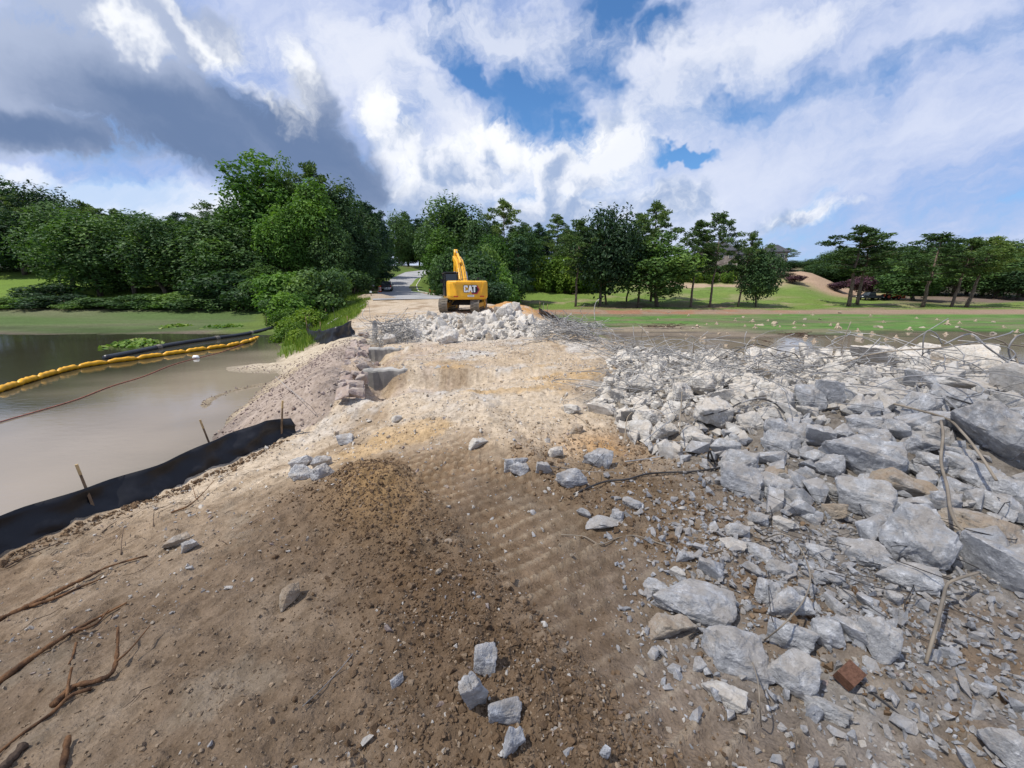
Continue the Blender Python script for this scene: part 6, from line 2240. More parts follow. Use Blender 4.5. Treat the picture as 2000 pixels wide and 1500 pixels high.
def net_fence():
    pts = [Vector((float(np.interp(y, YR, XR)) + o, y, 0)) for y, o in ((75, 1.0), (71, 2.6), (67, 4.2), (64, 6.0))]
    pts = [Vector((p.x, p.y, hz(p.x, p.y))) for p in pts]
    root = empty('barrier_fence', pts[0], 0, 'orange-brown barrier netting on posts on the grass beside the road', 'barrier fence')
    path = smooth_path(pts, 8)
    V, Fq = [], []
    for p in path:
        for z in (0.1, 0.55, 1.0):
            V.append(tuple(p - pts[0] + Vector((0, 0, z + 0.03 * math.sin(p.y * 3)))))
    for i in range(len(path) - 1):
        for j in range(2):
            a = i * 3 + j
            Fq.append((a, a + 3, a + 4, a + 1))
    o = link('netting', fast_mesh('netting', V, np.array(Fq), True), plain('orange_netting', (0.42, 0.13, 0.045), 0.8, 0.2, 0, 0.3, 3.0), root)
    o.modifiers.new('thick', 'SOLIDIFY').thickness = 0.02
    for i in range(0, len(path), 4):
        q = path[i] - pts[0]
        MB().tube([q + Vector((0, 0, -0.2)), q + Vector((0, 0, 1.2))], 0.035, 6).build('post', MAT['stake'], root)
    q = path[9] - pts[0]
    MB().box(q + Vector((0, -0.08, 0.95)), (0.5, 0.03, 0.35)).build('tag', MAT['white'], root)


net_fence()


def drum(u, v, y):
    p = at(u, v, y)
    root = empty('traffic_drum', (p.x, y, hz(p.x, y)), 0, 'orange and white traffic drum beside the pickup on the road', 'traffic drum')
    z, k = 0.0, 0
    prof = [(0.30, 0.0, 0.24), (0.27, 0.24, 0.42), (0.265, 0.42, 0.60), (0.25, 0.60, 0.78), (0.24, 0.78, 1.0)]
    MB().cyl((0, 0, 0), (0, 0, 0.08), 0.36, n=14).build('base', MAT['rubber'], root)
    for i, (rr, a, b) in enumerate(prof):
        MB().cyl((0, 0, a + 0.08), (0, 0, b + 0.08), rr, rr - 0.01, n=14).build('band', MAT['white'] if i % 2 else MAT['orange'], root)


drum(741, 556, 74)


def post_sign(u, vb, y, label, h=1.5):
    p = at(u, vb, y)
    root = empty('marker_post', (p.x, y, hz(p.x, y)), 0, label, 'marker post')
    MB().box((0, 0, h / 2 - 0.1), (0.09, 0.06, h + 0.2)).build('post', MAT['stake'], root)
    MB().box((0, -0.045, h - 0.12), (0.26, 0.03, 0.22)).build('plate', MAT['white'], root)


post_sign(730, 562, 66, 'dark marker post with a small white plate at the edge of the wood', 1.5)
post_sign(725, 578, 52, 'dark marker post standing at the low gravel mound on the verge', 1.0)
p = at(730, 578, 53)
mound = MB()
rr_ = np.random.default_rng(4)
ring = []
for k, (rad, z) in enumerate(((2.3, -0.1), (1.7, 0.25), (0.9, 0.48), (0.2, 0.55))):
    for j in range(14):
        a = j / 14 * 6.283
        q = rad * (1 + rr_.normal() * 0.07)
        ring.append((q * math.cos(a) * 1.5, q * math.sin(a) * 0.8, z + rr_.normal() * 0.03))
mound.add(ring, [(i * 14 + j, i * 14 + (j + 1) % 14, (i + 1) * 14 + (j + 1) % 14, (i + 1) * 14 + j) for i in range(3) for j in range(14)] + [tuple(range(42, 56))])
mo = mound.build('gravel_mound', MAT['rock_tan'], None, smooth=True)
mo.location = (p.x, 53, hz(p.x, 53))
tag(mo, 'low pale gravel mound on the grass verge where the road meets the dam', 'gravel mound')

# ------------------------------------------------------------------ in the pond: yellow boom, black pipe, red rope
MAT['boom'] = plain('boom_yellow', (0.74, 0.37, 0.012), 0.42, 0.45, 0, 0.12, 2.0, 0.15)
MAT['pipe'] = plain('black_pipe', (0.020, 0.021, 0.024), 0.35, 0.5, 0, 0.3, 1.5)
MAT['rope'] = plain('red_rope', (0.30, 0.12, 0.085), 0.8, 0.2, 0, 0.2, 9.0)
MAT['wire'] = plain('bare_wire', (0.26, 0.245, 0.225), 0.6, 0.4, 0.3, 0.25, 3.0)
MAT['rebar'] = plain('grey_rebar', (0.33, 0.32, 0.305), 0.6, 0.4, 0.35, 0.3, 3.0)
MAT['rebar_dark'] = plain('dark_rebar', (0.060, 0.055, 0.052), 0.6, 0.35, 0.3, 0.3, 3.0)
MAT['rebar_tan'] = plain('dusty_rebar', (0.27, 0.225, 0.17), 0.75, 0.25, 0.1, 0.25, 3.0)

bp = list(bpts)
bp.append(hit(505, 662))
path = smooth_path(bp, 16)
root = empty('floating_boom', bp[0], 0, 'yellow floating turbidity boom curving across the muddy pond', 'floating boom')
Lb = [0.0]
for a, b in zip(path[:-1], path[1:]):
    Lb.append(Lb[-1] + (b - a).length)
nseg = 17
for k in range(nseg):
    s0, s1 = Lb[-1] * k / nseg, Lb[-1] * (k + 1) / nseg
    pts, rads = [], []
    for j in range(11):
        s = s0 + (s1 - s0) * j / 10
        i = min(max(np.searchsorted(Lb, s), 1), len(path) - 1)
        t = (s - Lb[i - 1]) / max(1e-6, Lb[i] - Lb[i - 1])
        e = min(j, 10 - j) / 10
        q = path[i - 1].lerp(path[i], t) - bp[0]
        pts.append(q + Vector((0, 0, 0.05 + 0.05 * min(1, e * 5) + 0.012 * math.sin(j * 2.1 + k))))
        rads.append(0.058 + 0.045 * min(1.0, e * 5.0) ** 0.7 + 0.006 * math.sin(j * 3 + k * 1.7))
    MB().tube(pts, rads, 10).build('float', MAT['boom'], root, smooth=True)

pp = [hit(u, v, level=WATER) for u, v in ((206, 702), (270, 689), (340, 675), (420, 663), (470, 656))] + [hit(505, 649), hit(532, 642)]
for q in pp:
    q.z += 0.06
pr = empty('drain_pipe', pp[0], 0, 'long black plastic pipe lying from the grassy bank into the pond', 'pipe')
MB().tube([q - pp[0] for q in smooth_path(pp, 8)], 0.14, 10).build('pipe_wall', MAT['pipe'], pr, smooth=True)
for k in (12, 24, 36):
    sp_ = smooth_path(pp, 8)
    MB().tube([sp_[k] - pp[0], sp_[k + 1] - pp[0]], 0.165, 10).build('collar', MAT['steel'], pr)
rp = [hit(u, v, level=WATER + 0.02) for u, v in ((-80, 850), (0, 824), (70, 804), (150, 780), (215, 755), (280, 735), (330, 715), (370, 703), (430, 688), (480, 670))]
tag(MB().tube(smooth_path(rp, 8), 0.016, 6).build('red_rope', MAT['rope'], None, smooth=True), 'thin red rope floating on the pond in front of the yellow boom', 'rope')
fl = hit(383, 700, level=WATER)
fm = MB().tube([fl + Vector((-0.16, 0, 0.03)), fl + Vector((-0.08, 0, 0.06)), fl + Vector((0.08, 0, 0.06)), fl + Vector((0.16, 0, 0.03))], [0.03, 0.09, 0.09, 0.03], 10).build('float_buoy', MAT['white'], None, smooth=True)
tag(fm, 'small white float on the red rope in the pond', 'float')
sk = hit(522, 640)
MB().tube([sk + Vector((0, 0, -0.2)), sk + Vector((0.02, 0, 0.9))], 0.03, 5).build('wooden_stake', MAT['stake'], None)
tag(bpy.data.objects['wooden_stake'], 'single wooden stake where the black pipe leaves the bank', 'stake')

# white pipe along the dam shoulder
wpp = [hit(640, 637), hit(665, 622), hit(690, 609), hit(712, 597)]
for q in wpp:
    q.z += 0.09
wo = MB().tube(smooth_path(wpp, 6), 0.10, 8).build('white_pipe', plain('white_pvc', (0.62, 0.58, 0.51), 0.5, 0.3, 0, 0.12, 2.0), None, smooth=True)
tag(wo, 'long pale pipe lying along the shoulder of the dam behind the silt fence', 'pipe')

# ------------------------------------------------------------------ headwall, ledges, wing wall, broken post
A0, A1 = Vector((-3.15, 7.35, 0)), Vector((-5.85, 14.9, 0))


def headwall():
    root = empty('headwall', (A0.x, A0.y, hz(A0.x, A0.y)), 0, 'low pinkish stone headwall running along the pond side of the dam', 'wall')
    d = (A1 - A0)
    L = d.length
    d.normalize()
    nrm = Vector((d.y, -d.x, 0))              # towards the dam
    rr = np.random.default_rng(14)
    o = root.location
    core = MB()
    core.box((A0 + A1) / 2 + Vector((0, 0, -0.68)) - o + d * 0.15, (0.5, L - 0.4, 0.7), Matrix.Rotation(math.atan2(-d.x, d.y), 3, 'Z'))
    core.build('core', MAT['stone_pink'], root)
    s = 0.0
    rot = math.atan2(-d.x, d.y)
    i = 0
    while s < L:
        ln = rr.uniform(0.26, 0.46)
        w0 = rr.uniform(0.24, 0.36)
        wz = -0.04 + 0.02 * math.sin(s * 1.7)
        for side, w in ((-1, w0), (1, 0.62 - w0)):
            if rr.random() < 0.08:
                continue
            off = (-0.31 + w / 2) if side < 0 else (0.31 - w / 2)
            jag = rr.uniform(-0.05, 0.12) if side > 0 else rr.uniform(-0.02, 0.02)
            c = A0 + d * (s + ln / 2 + rr.normal() * 0.02) + nrm * (off + jag)
            V, F3 = MIDS[int(rr.integers(len(MIDS)))]
            me = rock_mesh('mid', int(rr.integers(len(MIDS))), 'stone_pink')
            st = link('stone', me, None, root)
            st.location = Vector((c.x, c.y, wz - 0.10 + rr.uniform(-0.03, 0.03))) - o
            st.scale = (w * 1.12, ln * 1.12, 0.42)
            st.rotation_euler = (rr.normal() * 0.04, rr.normal() * 0.04, rot + rr.normal() * 0.05)
        s += ln
        i += 1


headwall()


def slab(a, b, ztop, drop, thick, label, name='concrete_ledge'):
    """the broken straight edge of an old slab from a to b (x, y)"""
    a, b = Vector((*a, 0)), Vector((*b, 0))
    d = b - a
    L = d.length
    d.normalize()
    nrm = Vector((-d.y, d.x, 0))
    rr = np.random.default_rng(int(abs(a.x) * 100))
    n = 22
    V = []
    for i in range(n + 1):
        p = a + d * (L * i / n)
        j = rr.normal() * 0.018
        zt = ztop - 0.10 * max(0, i / n - 0.75) * 4 + rr.normal() * 0.012
        for off, z in ((j, zt - drop), (j + 0.006, zt - 0.035), (j + 0.03, zt), (thick, zt + 0.01), (thick + 0.06, zt - 0.3)):
            q = p + nrm * off
            V.append((q.x, q.y, z))
    Fq = []
    for i in range(n):
        for j in range(4):
            q = i * 5 + j
            Fq.append((q, q + 5, q + 6, q + 1))
    o = MB().add(V, Fq + [(0, 1, 2, 3, 4), (n * 5 + 4, n * 5 + 3, n * 5 + 2, n * 5 + 1, n * 5)]).build(name, MAT['concrete_old'], None)
    tag(o, label, 'concrete ledge')
    return o


slab((-3.62, 9.28), (-1.0, 9.84), -0.08, 0.62, 0.34, 'long straight edge of an old concrete slab, nearer of two ledges behind the headwall')
slab((-4.75, 12.85), (-3.35, 13.2), -0.10, 0.5, 0.34, 'shorter old concrete edge, farther of two ledges behind the headwall')

wa = hit(606, 697)
wr = empty('wing_wall', (0, 0, 0), 0, 'grey triangular concrete wing wall at the far pond end of the headwall', 'wall')
pa, pb_, pc_ = at(616, 694, 17.6), at(692, 690, 17.0), at(692, 656, 17.0)
m = MB()
ext = Vector((0.05, 0.32, 0))
vs = [pa + Vector((0, 0, -0.3)), pb_ + Vector((0, 0, -0.4)), pc_, pa + Vector((0, 0, 0.05))]
m.add(vs + [v + ext for v in vs], [(0, 1, 2, 3), (7, 6, 5, 4), (0, 4, 5, 1), (1, 5, 6, 2), (2, 6, 7, 3), (3, 7, 4, 0)])
m.build('wing', MAT['concrete_old'], wr, bevel=0.02)
f0, f1 = at(612, 702, 16.9), at(686, 700, 16.4)
m = MB()
vs = [f0 + Vector((0, 0, -0.3)), f1 + Vector((0, 0, -0.3)), f1, f0]
m.add(vs + [v + Vector((0.05, 0.75, 0.05)) for v in vs], [(0, 1, 2, 3), (7, 6, 5, 4), (0, 4, 5, 1), (1, 5, 6, 2), (2, 6, 7, 3), (3, 7, 4, 0)])
m.build('footing', plain('footing_concrete', (0.42, 0.35, 0.26), 0.9, 0.2, 0, 0.2, 2.0, 0.4), wr, bevel=0.02)

pz = hit(733, 668)
V, F3 = chunk_shape(900, 12, 3, 0.05, box=(0.34, 0.3, 1.0), boxy=0.85)
cp = link('concrete_post', fast_mesh('concrete_post', V, F3), MAT['rock_pale'])
cp.location = pz + Vector((0, 0, 0.42))
cp.scale = (0.75, 0.75, 1.08)
cp.rotation_euler = (0.05, 0.16, 0.4)
tag(cp, 'broken concrete post standing at the end of the headwall, wire hanging from it', 'concrete post')

rr = np.random.default_rng(66)
G5 = 'broken stones along the headwall'
for u, v, w, h in ((708, 668, 16, 12), (716, 657, 14, 12), (705, 655, 12, 10), (712, 690, 18, 12), (708, 715, 22, 14), (716, 728, 16, 10), (703, 742, 18, 12), (735, 712, 12, 9), (722, 700, 12, 8)):
    rock_px(u, v, w, h, 2, 'reddish broken stone lying along the dam side of the headwall', G5)
for o in [o for o in COL.objects if o.get('group') == G5]:
    o.data = rock_mesh('mid', int(rr.integers(len(MIDS))), 'stone_pink')
    o.name = 'wall_stone'
    o['category'] = 'stone'

# old brick in the foreground
g = hit(1655, 1334)
d = depth_of(g)
br = MB()
br.box((0, 0, 0), (1, 1, 1))
bo = br.build('brick', plain('brick_red', (0.165, 0.085, 0.055), 0.9, 0.15, 0, 0.25, 7.0, 0.6), None)
bo.dimensions = (0, 0, 0)
bo.scale = (40 * d / F, 30 * d / F, 26 * d / F)
bo.location = g + Vector((0, 0, 0.05))
bo.rotation_euler = (R(18), R(-14), R(24))
mm = bo.modifiers.new('bevel', 'BEVEL'); mm.width = 0.006; mm.segments = 2
tag(bo, 'single red-brown brick lying among the grey rubble in the foreground', 'brick')

# ------------------------------------------------------------------ rebar and wire
GB = 'bent bars sticking out of the rubble'


def bar(pts, rad, mat, label, name='rebar', group=GB, n=6, cat='rebar'):
    """pts: (u, v, distance or None for the ground)"""
    rad *= 0.68
    P = []
    for q in pts:
        u, v = q[0], q[1]
        if len(q) > 2 and q[2] is not None:
            P.append(at(u, v, min(q[2], hit(u, v).y * 0.91) if v > 700 else q[2]))
        else:
            g = hit(u, v)
            g.z += rad + 0.015
            P.append(g)
    o = MB().tube(smooth_path(P, n), rad, 6).build(name, MAT[mat], None, smooth=True)
    tag(o, label, cat, group)
    return o


bar([(1095, 1048), (1140, 1052), (1172, 1067), (1205, 1055), (1240, 1050), (1290, 1066), (1330, 1078), (1372, 1086), (1430, 1074), (1480, 1062), (1525, 1043, 2.45), (1560, 1066, 2.38), (1582, 1120, 2.2), (1572, 1168, 2.05), (1535, 1215, 1.9), (1492, 1256)], 0.0065, 'rebar_tan', 'long thin wavy wire snaking over the brown dirt and looping through the grey rubble', 'wire')
bar([(1120, 970), (1150, 956), (1185, 944), (1225, 940), (1262, 930), (1300, 927), (1350, 925), (1390, 920), (1430, 912)], 0.014, 'rebar_dark', 'dark thick bar lying over the brown dirt to the heap edge')
bar([(1220, 905), (1260, 900), (1300, 893), (1340, 885), (1365, 876)], 0.010, 'rebar', 'grey bar half buried in the orange dirt at the heap edge')
bar([(1058, 912), (1110, 918), (1150, 924), (1200, 925)], 0.005, 'wire', 'thin straight wire over the grey blocks by the crawler prints', 'wire')
bar([(1142, 930), (1155, 915, 3.9), (1170, 895, 3.95), (1180, 885, 4.0)], 0.004, 'rebar_dark', 'short thin wire standing up from the block at the prints', 'wire')
bar([(1912, 1118, 2.55), (1872, 1130, 2.45), (1850, 1142, 2.38), (1842, 1170, 2.3), (1828, 1225, 2.15), (1806, 1302)], 0.013, 'rebar_tan', 'pale bar bent at a right angle, standing out of the foreground rubble')
bar([(1838, 822, 4.1), (1842, 850, 4.0), (1838, 900, 3.7), (1850, 950, 3.4), (1858, 1000, 3.15), (1880, 1035, 3.0), (1930, 1062, 2.9), (2000, 1095, 2.8), (2060, 1120, 2.7)], 0.017, 'rebar_tan', 'thick long bar bending down the heap face and away to the lake side')
bar([(1668, 783, 4.6), (1730, 786, 4.4), (1790, 800, 4.25), (1850, 818, 4.1), (1880, 845, 3.95), (1912, 885, 3.75), (1946, 938, 3.45)], 0.016, 'rebar_tan', 'long bar arching down over the tilted bluish slab')
bar([(1838, 770, 4.6), (1870, 800, 4.4), (1905, 830, 4.2), (1960, 850, 4.0)], 0.018, 'rebar', 'grey double bar beside the tilted bluish slab')
bar([(1850, 775, 4.6), (1900, 790, 4.5), (1950, 810, 4.4), (2000, 830, 4.3), (2060, 850, 4.2)], 0.013, 'rebar_dark', 'dark bar stretching out over the lakeside chunks')
bar([(1374, 812, 5.2), (1420, 800, 5.1), (1446, 787, 5.0), (1480, 779, 5.0), (1510, 786, 4.9), (1532, 806, 4.8)], 0.015, 'rebar_dark', 'dark arched bar over pale chunks in the middle of the heap')
bar([(1446, 787, 5.2), (1480, 778, 5.1), (1530, 777, 5.0), (1570, 774, 4.9)], 0.012, 'rebar', 'grey bar running level from the dark arched one')
bar([(1640, 712, 6.6), (1690, 695, 6.5), (1760, 684, 6.4), (1830, 680, 6.3), (1890, 672, 6.2), (1960, 672, 6.1), (2040, 682, 6.0)], 0.017, 'rebar_tan', 'long pale bar lying level along the crest of the heap')
bar([(1620, 735, 6.4), (1660, 715, 6.3), (1700, 680, 6.2), (1720, 660, 6.2)], 0.013, 'rebar', 'straight bar slanting up above the heap crest')
bar([(1802, 692, 6.4), (1804, 660, 6.4), (1812, 646, 6.4), (1828, 652, 6.35), (1840, 672, 6.3)], 0.014, 'rebar', 'hooked bar standing above the crest like a cane')
bar([(1876, 642, 5.9), (1920, 656, 5.8), (1960, 668, 5.7), (1980, 690, 5.6), (1990, 715, 5.5)], 0.016, 'rebar_tan', 'bar arching over the heap crest near the lakeside end')
bar([(1845, 672, 5.9), (1885, 654, 5.9), (1905, 656, 5.8), (1930, 680, 5.7), (1965, 700, 5.6), (2020, 715, 5.5)], 0.016, 'rebar', 'looped grey bar drooping from the crest to the lakeside chunks')
bar([(1905, 660, 5.6), (1945, 690, 5.5), (1985, 720, 5.4), (2030, 745, 5.3)], 0.013, 'rebar', 'second grey bar drooping beside the looped one')
bar([(2010, 650, 5.4), (1985, 658, 5.5), (1970, 680, 5.5), (1975, 705, 5.5)], 0.016, 'rebar', 'curled bar end at the lakeside end of the crest')
bar([(1643, 690, 7.0), (1648, 665, 7.0), (1662, 628, 7.0)], 0.011, 'rebar_tan', 'thin pale rod leaning above the crest against the green lake bed')
bar([(1730, 700, 6.6), (1790, 660, 6.6), (1852, 622, 6.6)], 0.010, 'rebar', 'longest thin rod slanting high across the green lake bed')
bar([(1354, 690, 8.6), (1355, 668, 8.6)], 0.016, 'rebar_tan', 'short stub of rod above the wire tangle')
bar([(1252, 662, 11.5), (1255, 640, 11.5), (1253, 632, 11.5)], 0.014, 'rebar_tan', 'upright pale stub rod at the lake edge of the dam')
bar([(1430, 690, 7.6), (1470, 672, 7.5), (1520, 684, 7.4), (1550, 690, 7.3), (1560, 700, 7.3)], 0.012, 'rebar_dark', 'dark bar bowed over the wire tangle at the crest')
bar([(1505, 690, 7.0), (1520, 700, 7.0), (1545, 695, 7.0)], 0.013, 'rebar_dark', 'dark crossing bar end at the crest of the wire tangle')
bar([(1220, 870), (1222, 835, 5.0), (1226, 815, 5.0), (1235, 805, 5.0)], 0.010, 'rebar_tan', 'bent rod rising in front of the pale chunks at the near heap corner')
bar([(1327, 845, 4.6), (1330, 800, 4.8), (1332, 765, 5.0)], 0.011, 'rebar_tan', 'upright rod in the middle of the pale chunks')
bar([(1258, 862, 4.4), (1290, 835, 4.6), (1312, 820, 4.7)], 0.010, 'rebar', 'rod lying slantwise against the pale chunks')
bar([(1290, 890), (1330, 872), (1360, 874), (1388, 872)], 0.009, 'rebar', 'rod on the orange dirt along the foot of the pale chunks')
bar([(1095, 800), (1120, 812), (1140, 825), (1155, 840), (1172, 838), (1176, 845)], 0.007, 'rebar_tan', 'looped pale wire on the orange dirt before the heap', 'wire')
bar([(1382, 900), (1386, 880, 4.0), (1394, 905), (1410, 915)], 0.016, 'rebar_dark', 'dark hook-shaped bar beside the upper bluish boulder')
bar([(1500, 1120), (1502, 1160, 2.15), (1506, 1200, 2.05), (1512, 1228)], 0.004, 'rebar_dark', 'fine dark wire hanging over the rubble stones', 'wire')
bar([(1650, 1330), (1690, 1350), (1730, 1380), (1770, 1415), (1850, 1480)], 0.006, 'rebar_dark', 'dark cable running from the brick down the foreground dirt', 'cable')
bar([(1465, 1285), (1480, 1330, 1.42), (1484, 1380, 1.36), (1486, 1425)], 0.005, 'rebar_tan', 'bent wire standing in the foreground dirt by the rubble', 'wire')
bar([(1345, 1250), (1370, 1235), (1400, 1231), (1425, 1230)], 0.008, 'rebar_dark', 'short dark curved rod under the whitish streaked boulder')
bar([(205, 1480), (225, 1440), (270, 1400), (300, 1350), (330, 1310), (345, 1282)], 0.003, 'wire', 'fine pale wire lying on the brown dirt near the roots', 'wire') if False else None
bar([(592, 1385), (630, 1350), (665, 1312), (690, 1282)], 0.0035, 'wire', 'fine pale wire lying alone on the brown dirt', 'wire')
bar([(538, 735, 9.5), (560, 755, 8.4), (590, 780, 7.6), (608, 796)], 0.007, 'rebar', 'thin cable from the pond up the pinkish stone slope', 'cable')
bar([(655, 625, 26), (650, 600, 26)], 0.02, 'rebar_dark', 'thin dark rod standing behind the rear silt fence')


def tangle(name, n, box, seed, label, rad=(0.004, 0.010), length=(0.6, 1.8), curl=1.0, mat='rebar', lift=0.35, keep=None):
    """a knot of cut reinforcing wire: many curling lengths over the ground inside a footprint"""
    rr = np.random.default_rng(seed)
    V, Fq = [], []
    base = 0
    m = 0
    while m < n:
        x, y = rr.uniform(*box[0]), rr.uniform(*box[1])
        if keep is not None and not keep(x, y):
            continue
        m += 1
        z = hz(x, y) + rr.random() * lift
        p = np.array([x, y, z])
        a = rr.uniform(0, 6.28)
        e = rr.normal() * 0.35
        L = rr.uniform(*length)
        k = 9
        st = L / k
        kap = rr.normal() * 1.3 * curl
        ke = rr.normal() * 0.9 * curl
        path = [p.copy()]
        for j in range(k):
            p = p + st * np.array([math.cos(a) * math.cos(e), math.sin(a) * math.cos(e), math.sin(e)])
            a += kap * st + rr.normal() * 0.18 * curl
            e += ke * st * 0.6 - e * 0.25 - max(0, p[2] - z - lift) * 0.9
            path.append(p.copy())
        path = np.array(path)
        gz = H(path[:, 0], path[:, 1]) + 0.02
        path[:, 2] = np.maximum(path[:, 2], gz)
        r0 = rr.uniform(*rad)
        T = np.gradient(path, axis=0)
        T /= np.linalg.norm(T, axis=1)[:, None]
        S = np.cross(T, np.array([0.1, 0.2, 1.0]))
        S /= np.linalg.norm(S, axis=1)[:, None]
        B = np.cross(S, T)
        ring = [path + r0 * (S * math.cos(q) + B * math.sin(q)) for q in (0, 2.094, 4.189)]
        v = np.stack(ring, 1).reshape(-1, 3)
        V.append(v)
        for i in range(k):
            for j in range(3):
                Fq.append((base + i * 3 + j, base + i * 3 + (j + 1) % 3, base + (i + 1) * 3 + (j + 1) % 3, base + (i + 1) * 3 + j))
        base += len(v)
    return link(name, fast_mesh(name, np.concatenate(V), np.array(Fq), True), MAT[mat], kind='stuff', label=label)


in1 = lambda x, y: float(sdist(np.array([x]), np.array([y]), HEAP1)[0]) > -0.1
tangle('wire_tangle', 260, ((1.3, 5.6), (6.2, 10.5)), 1, 'dense tangle of grey reinforcing wire over the upper corner of the lakeside heap', rad=(0.004, 0.008), length=(0.4, 1.3), curl=1.6, lift=0.42, keep=in1)
tangle('wire_tangle', 110, ((1.4, 4.6), (4.6, 7.0)), 2, 'loose wire over the pale chunks of the lakeside heap', rad=(0.003, 0.006), length=(0.4, 1.2), curl=1.6, lift=0.40, keep=in1)
tangle('wire_tangle', 120, ((4.5, 9.5), (6.0, 9.5)), 3, 'reinforcing bars and wire along the crest of the lakeside heap', rad=(0.006, 0.012), length=(0.8, 2.6), lift=0.30, keep=in1, curl=0.7)
tangle('wire_tangle', 60, ((4.0, 8.0), (3.6, 6.2)), 4, 'scattered wire between the grey chunks of the lakeside heap', rad=(0.003, 0.008), lift=0.30, keep=in1, curl=0.8)
tangle('wire_tangle', 60, ((2.0, 4.2), (2.2, 3.6)), 5, 'thin wire ends in the rubble at the toe of the lakeside heap', rad=(0.002, 0.004), length=(0.25, 0.7), lift=0.08, mat='rebar_dark')
tangle('wire_tangle', 330, ((1.0, 3.3), (13.6, 16.4)), 6, 'matted bundle of grey reinforcing wire beside the pale heap', rad=(0.007, 0.014), length=(0.5, 1.6), lift=0.55, curl=1.5)
tangle('wire_tangle', 120, ((2.8, 5.0), (10.0, 13.6)), 7, 'thin spread of wire between the two heaps on the lake edge', rad=(0.006, 0.012), lift=0.25, curl=1.2)
q = hit(762, 668)
tangle('wire_tangle', 190, ((q.x - 0.55, q.x + 0.75), (q.y - 0.5, q.y + 0.6)), 8, 'ball of bent wire hanging beside the broken concrete post', rad=(0.007, 0.013), length=(0.5, 1.4), lift=0.75, curl=2.2)

# ------------------------------------------------------------------ roots and twigs in the near corner
MAT['root'] = bark_mat('root_bark', (0.06, 0.034, 0.021), (0.22, 0.115, 0.055))
MAT['twig'] = bark_mat('twig_bark', (0.05, 0.035, 0.026), (0.17, 0.12, 0.085))
GR = 'roots and twigs on the near dirt'


def branch(main, r0, r1, mat, label, forks=(), name='tree_root', cat='root'):
    root = None

    def path_of(pts):
        P = []
        for q in pts:
            g = hit(q[0], q[1])
            g.z += (q[2] if len(q) > 2 else 0.012)
            P.append(g)
        return P
    P = smooth_path(path_of(main), 7)
    n = len(P)
    rr = np.random.default_rng(int(main[0][0] + main[0][1]))
    rad = [(r0 + (r1 - r0) * i / (n - 1)) * (1 + 0.16 * rr.normal() * (0 < i < n - 1)) for i in range(n)]
    m = MB().tube(P, rad, 7)
    for pts, f0, f1 in forks:
        Q = smooth_path(path_of(pts), 6)
        k = len(Q)
        m.tube(Q, [f0 + (f1 - f0) * i / (k - 1) for i in range(k)], 6)
    o = m.build(name, MAT[mat], None, smooth=True)
    tag(o, label, cat, GR)


branch([(-60, 1240), (0, 1212), (60, 1184), (120, 1158, 0.03), (170, 1134, 0.03), (215, 1112, 0.03), (288, 1087)], 0.022, 0.007, 'root', 'upper split orange root lying on the dirt in the near corner', [([(60, 1186), (110, 1172, 0.02), (160, 1150, 0.02), (205, 1130)], 0.014, 0.005)])
branch([(-60, 1365), (0, 1333), (60, 1292, 0.02), (110, 1262, 0.03), (160, 1235, 0.04), (205, 1207, 0.03), (248, 1180)], 0.020, 0.006, 'root', 'middle brown root with a fork on the dirt in the near corner', [([(150, 1240, 0.03), (190, 1228, 0.04), (215, 1200, 0.04)], 0.011, 0.004), ([(150, 1258), (143, 1285), (135, 1300)], 0.008, 0.004)])
branch([(105, 1380), (145, 1347, 0.02), (190, 1338, 0.03), (222, 1325, 0.04), (236, 1300, 0.09), (241, 1262, 0.14)], 0.018, 0.007, 'root', 'reddish root with an upturned end like an antler', [([(235, 1310, 0.07), (262, 1288, 0.08), (300, 1248, 0.10)], 0.007, 0.003), ([(180, 1350, 0.02), (140, 1368, 0.03), (100, 1398), (40, 1440), (-20, 1490)], 0.010, 0.006), ([(132, 1368, 0.02), (140, 1340, 0.05), (147, 1322, 0.07)], 0.008, 0.006)])
branch([(-20, 1530), (20, 1490), (52, 1458, 0.02)], 0.022, 0.016, 'twig', 'grey stick end cut off by the bottom corner', (), 'stick', 'stick')
branch([(112, 1530), (125, 1495), (138, 1450, 0.04)], 0.016, 0.010, 'root', 'brown stick standing up at the bottom edge', (), 'stick', 'stick')
branch([(335, 1003), (370, 990, 0.02), (398, 970, 0.05), (421, 950, 0.09)], 0.010, 0.003, 'root', 'thin reddish twig sticking up beyond the roots', [([(385, 982, 0.04), (378, 960, 0.09)], 0.004, 0.002)], 'twig', 'twig')
branch([(237, 1085), (240, 1065, 0.05), (246, 1047, 0.10)], 0.005, 0.003, 'twig', 'short upright twig between the fence and the roots', (), 'twig', 'twig')
branch([(300, 1030), (303, 1010, 0.06), (309, 1000, 0.09)], 0.004, 0.002, 'twig', 'short upright twig near the thin reddish one', (), 'twig', 'twig')
branch([(200, 1042), (215, 1028, 0.01), (228, 1020, 0.01)], 0.006, 0.003, 'twig', 'small twig lying flat below the silt fence', (), 'twig', 'twig')
branch([(10, 1110), (60, 1085), (120, 1060), (140, 1055)], 0.008, 0.003, 'twig', 'long thin twig on the dirt below the silt fence', (), 'twig', 'twig')
rr = np.random.default_rng(12)
V = MB()
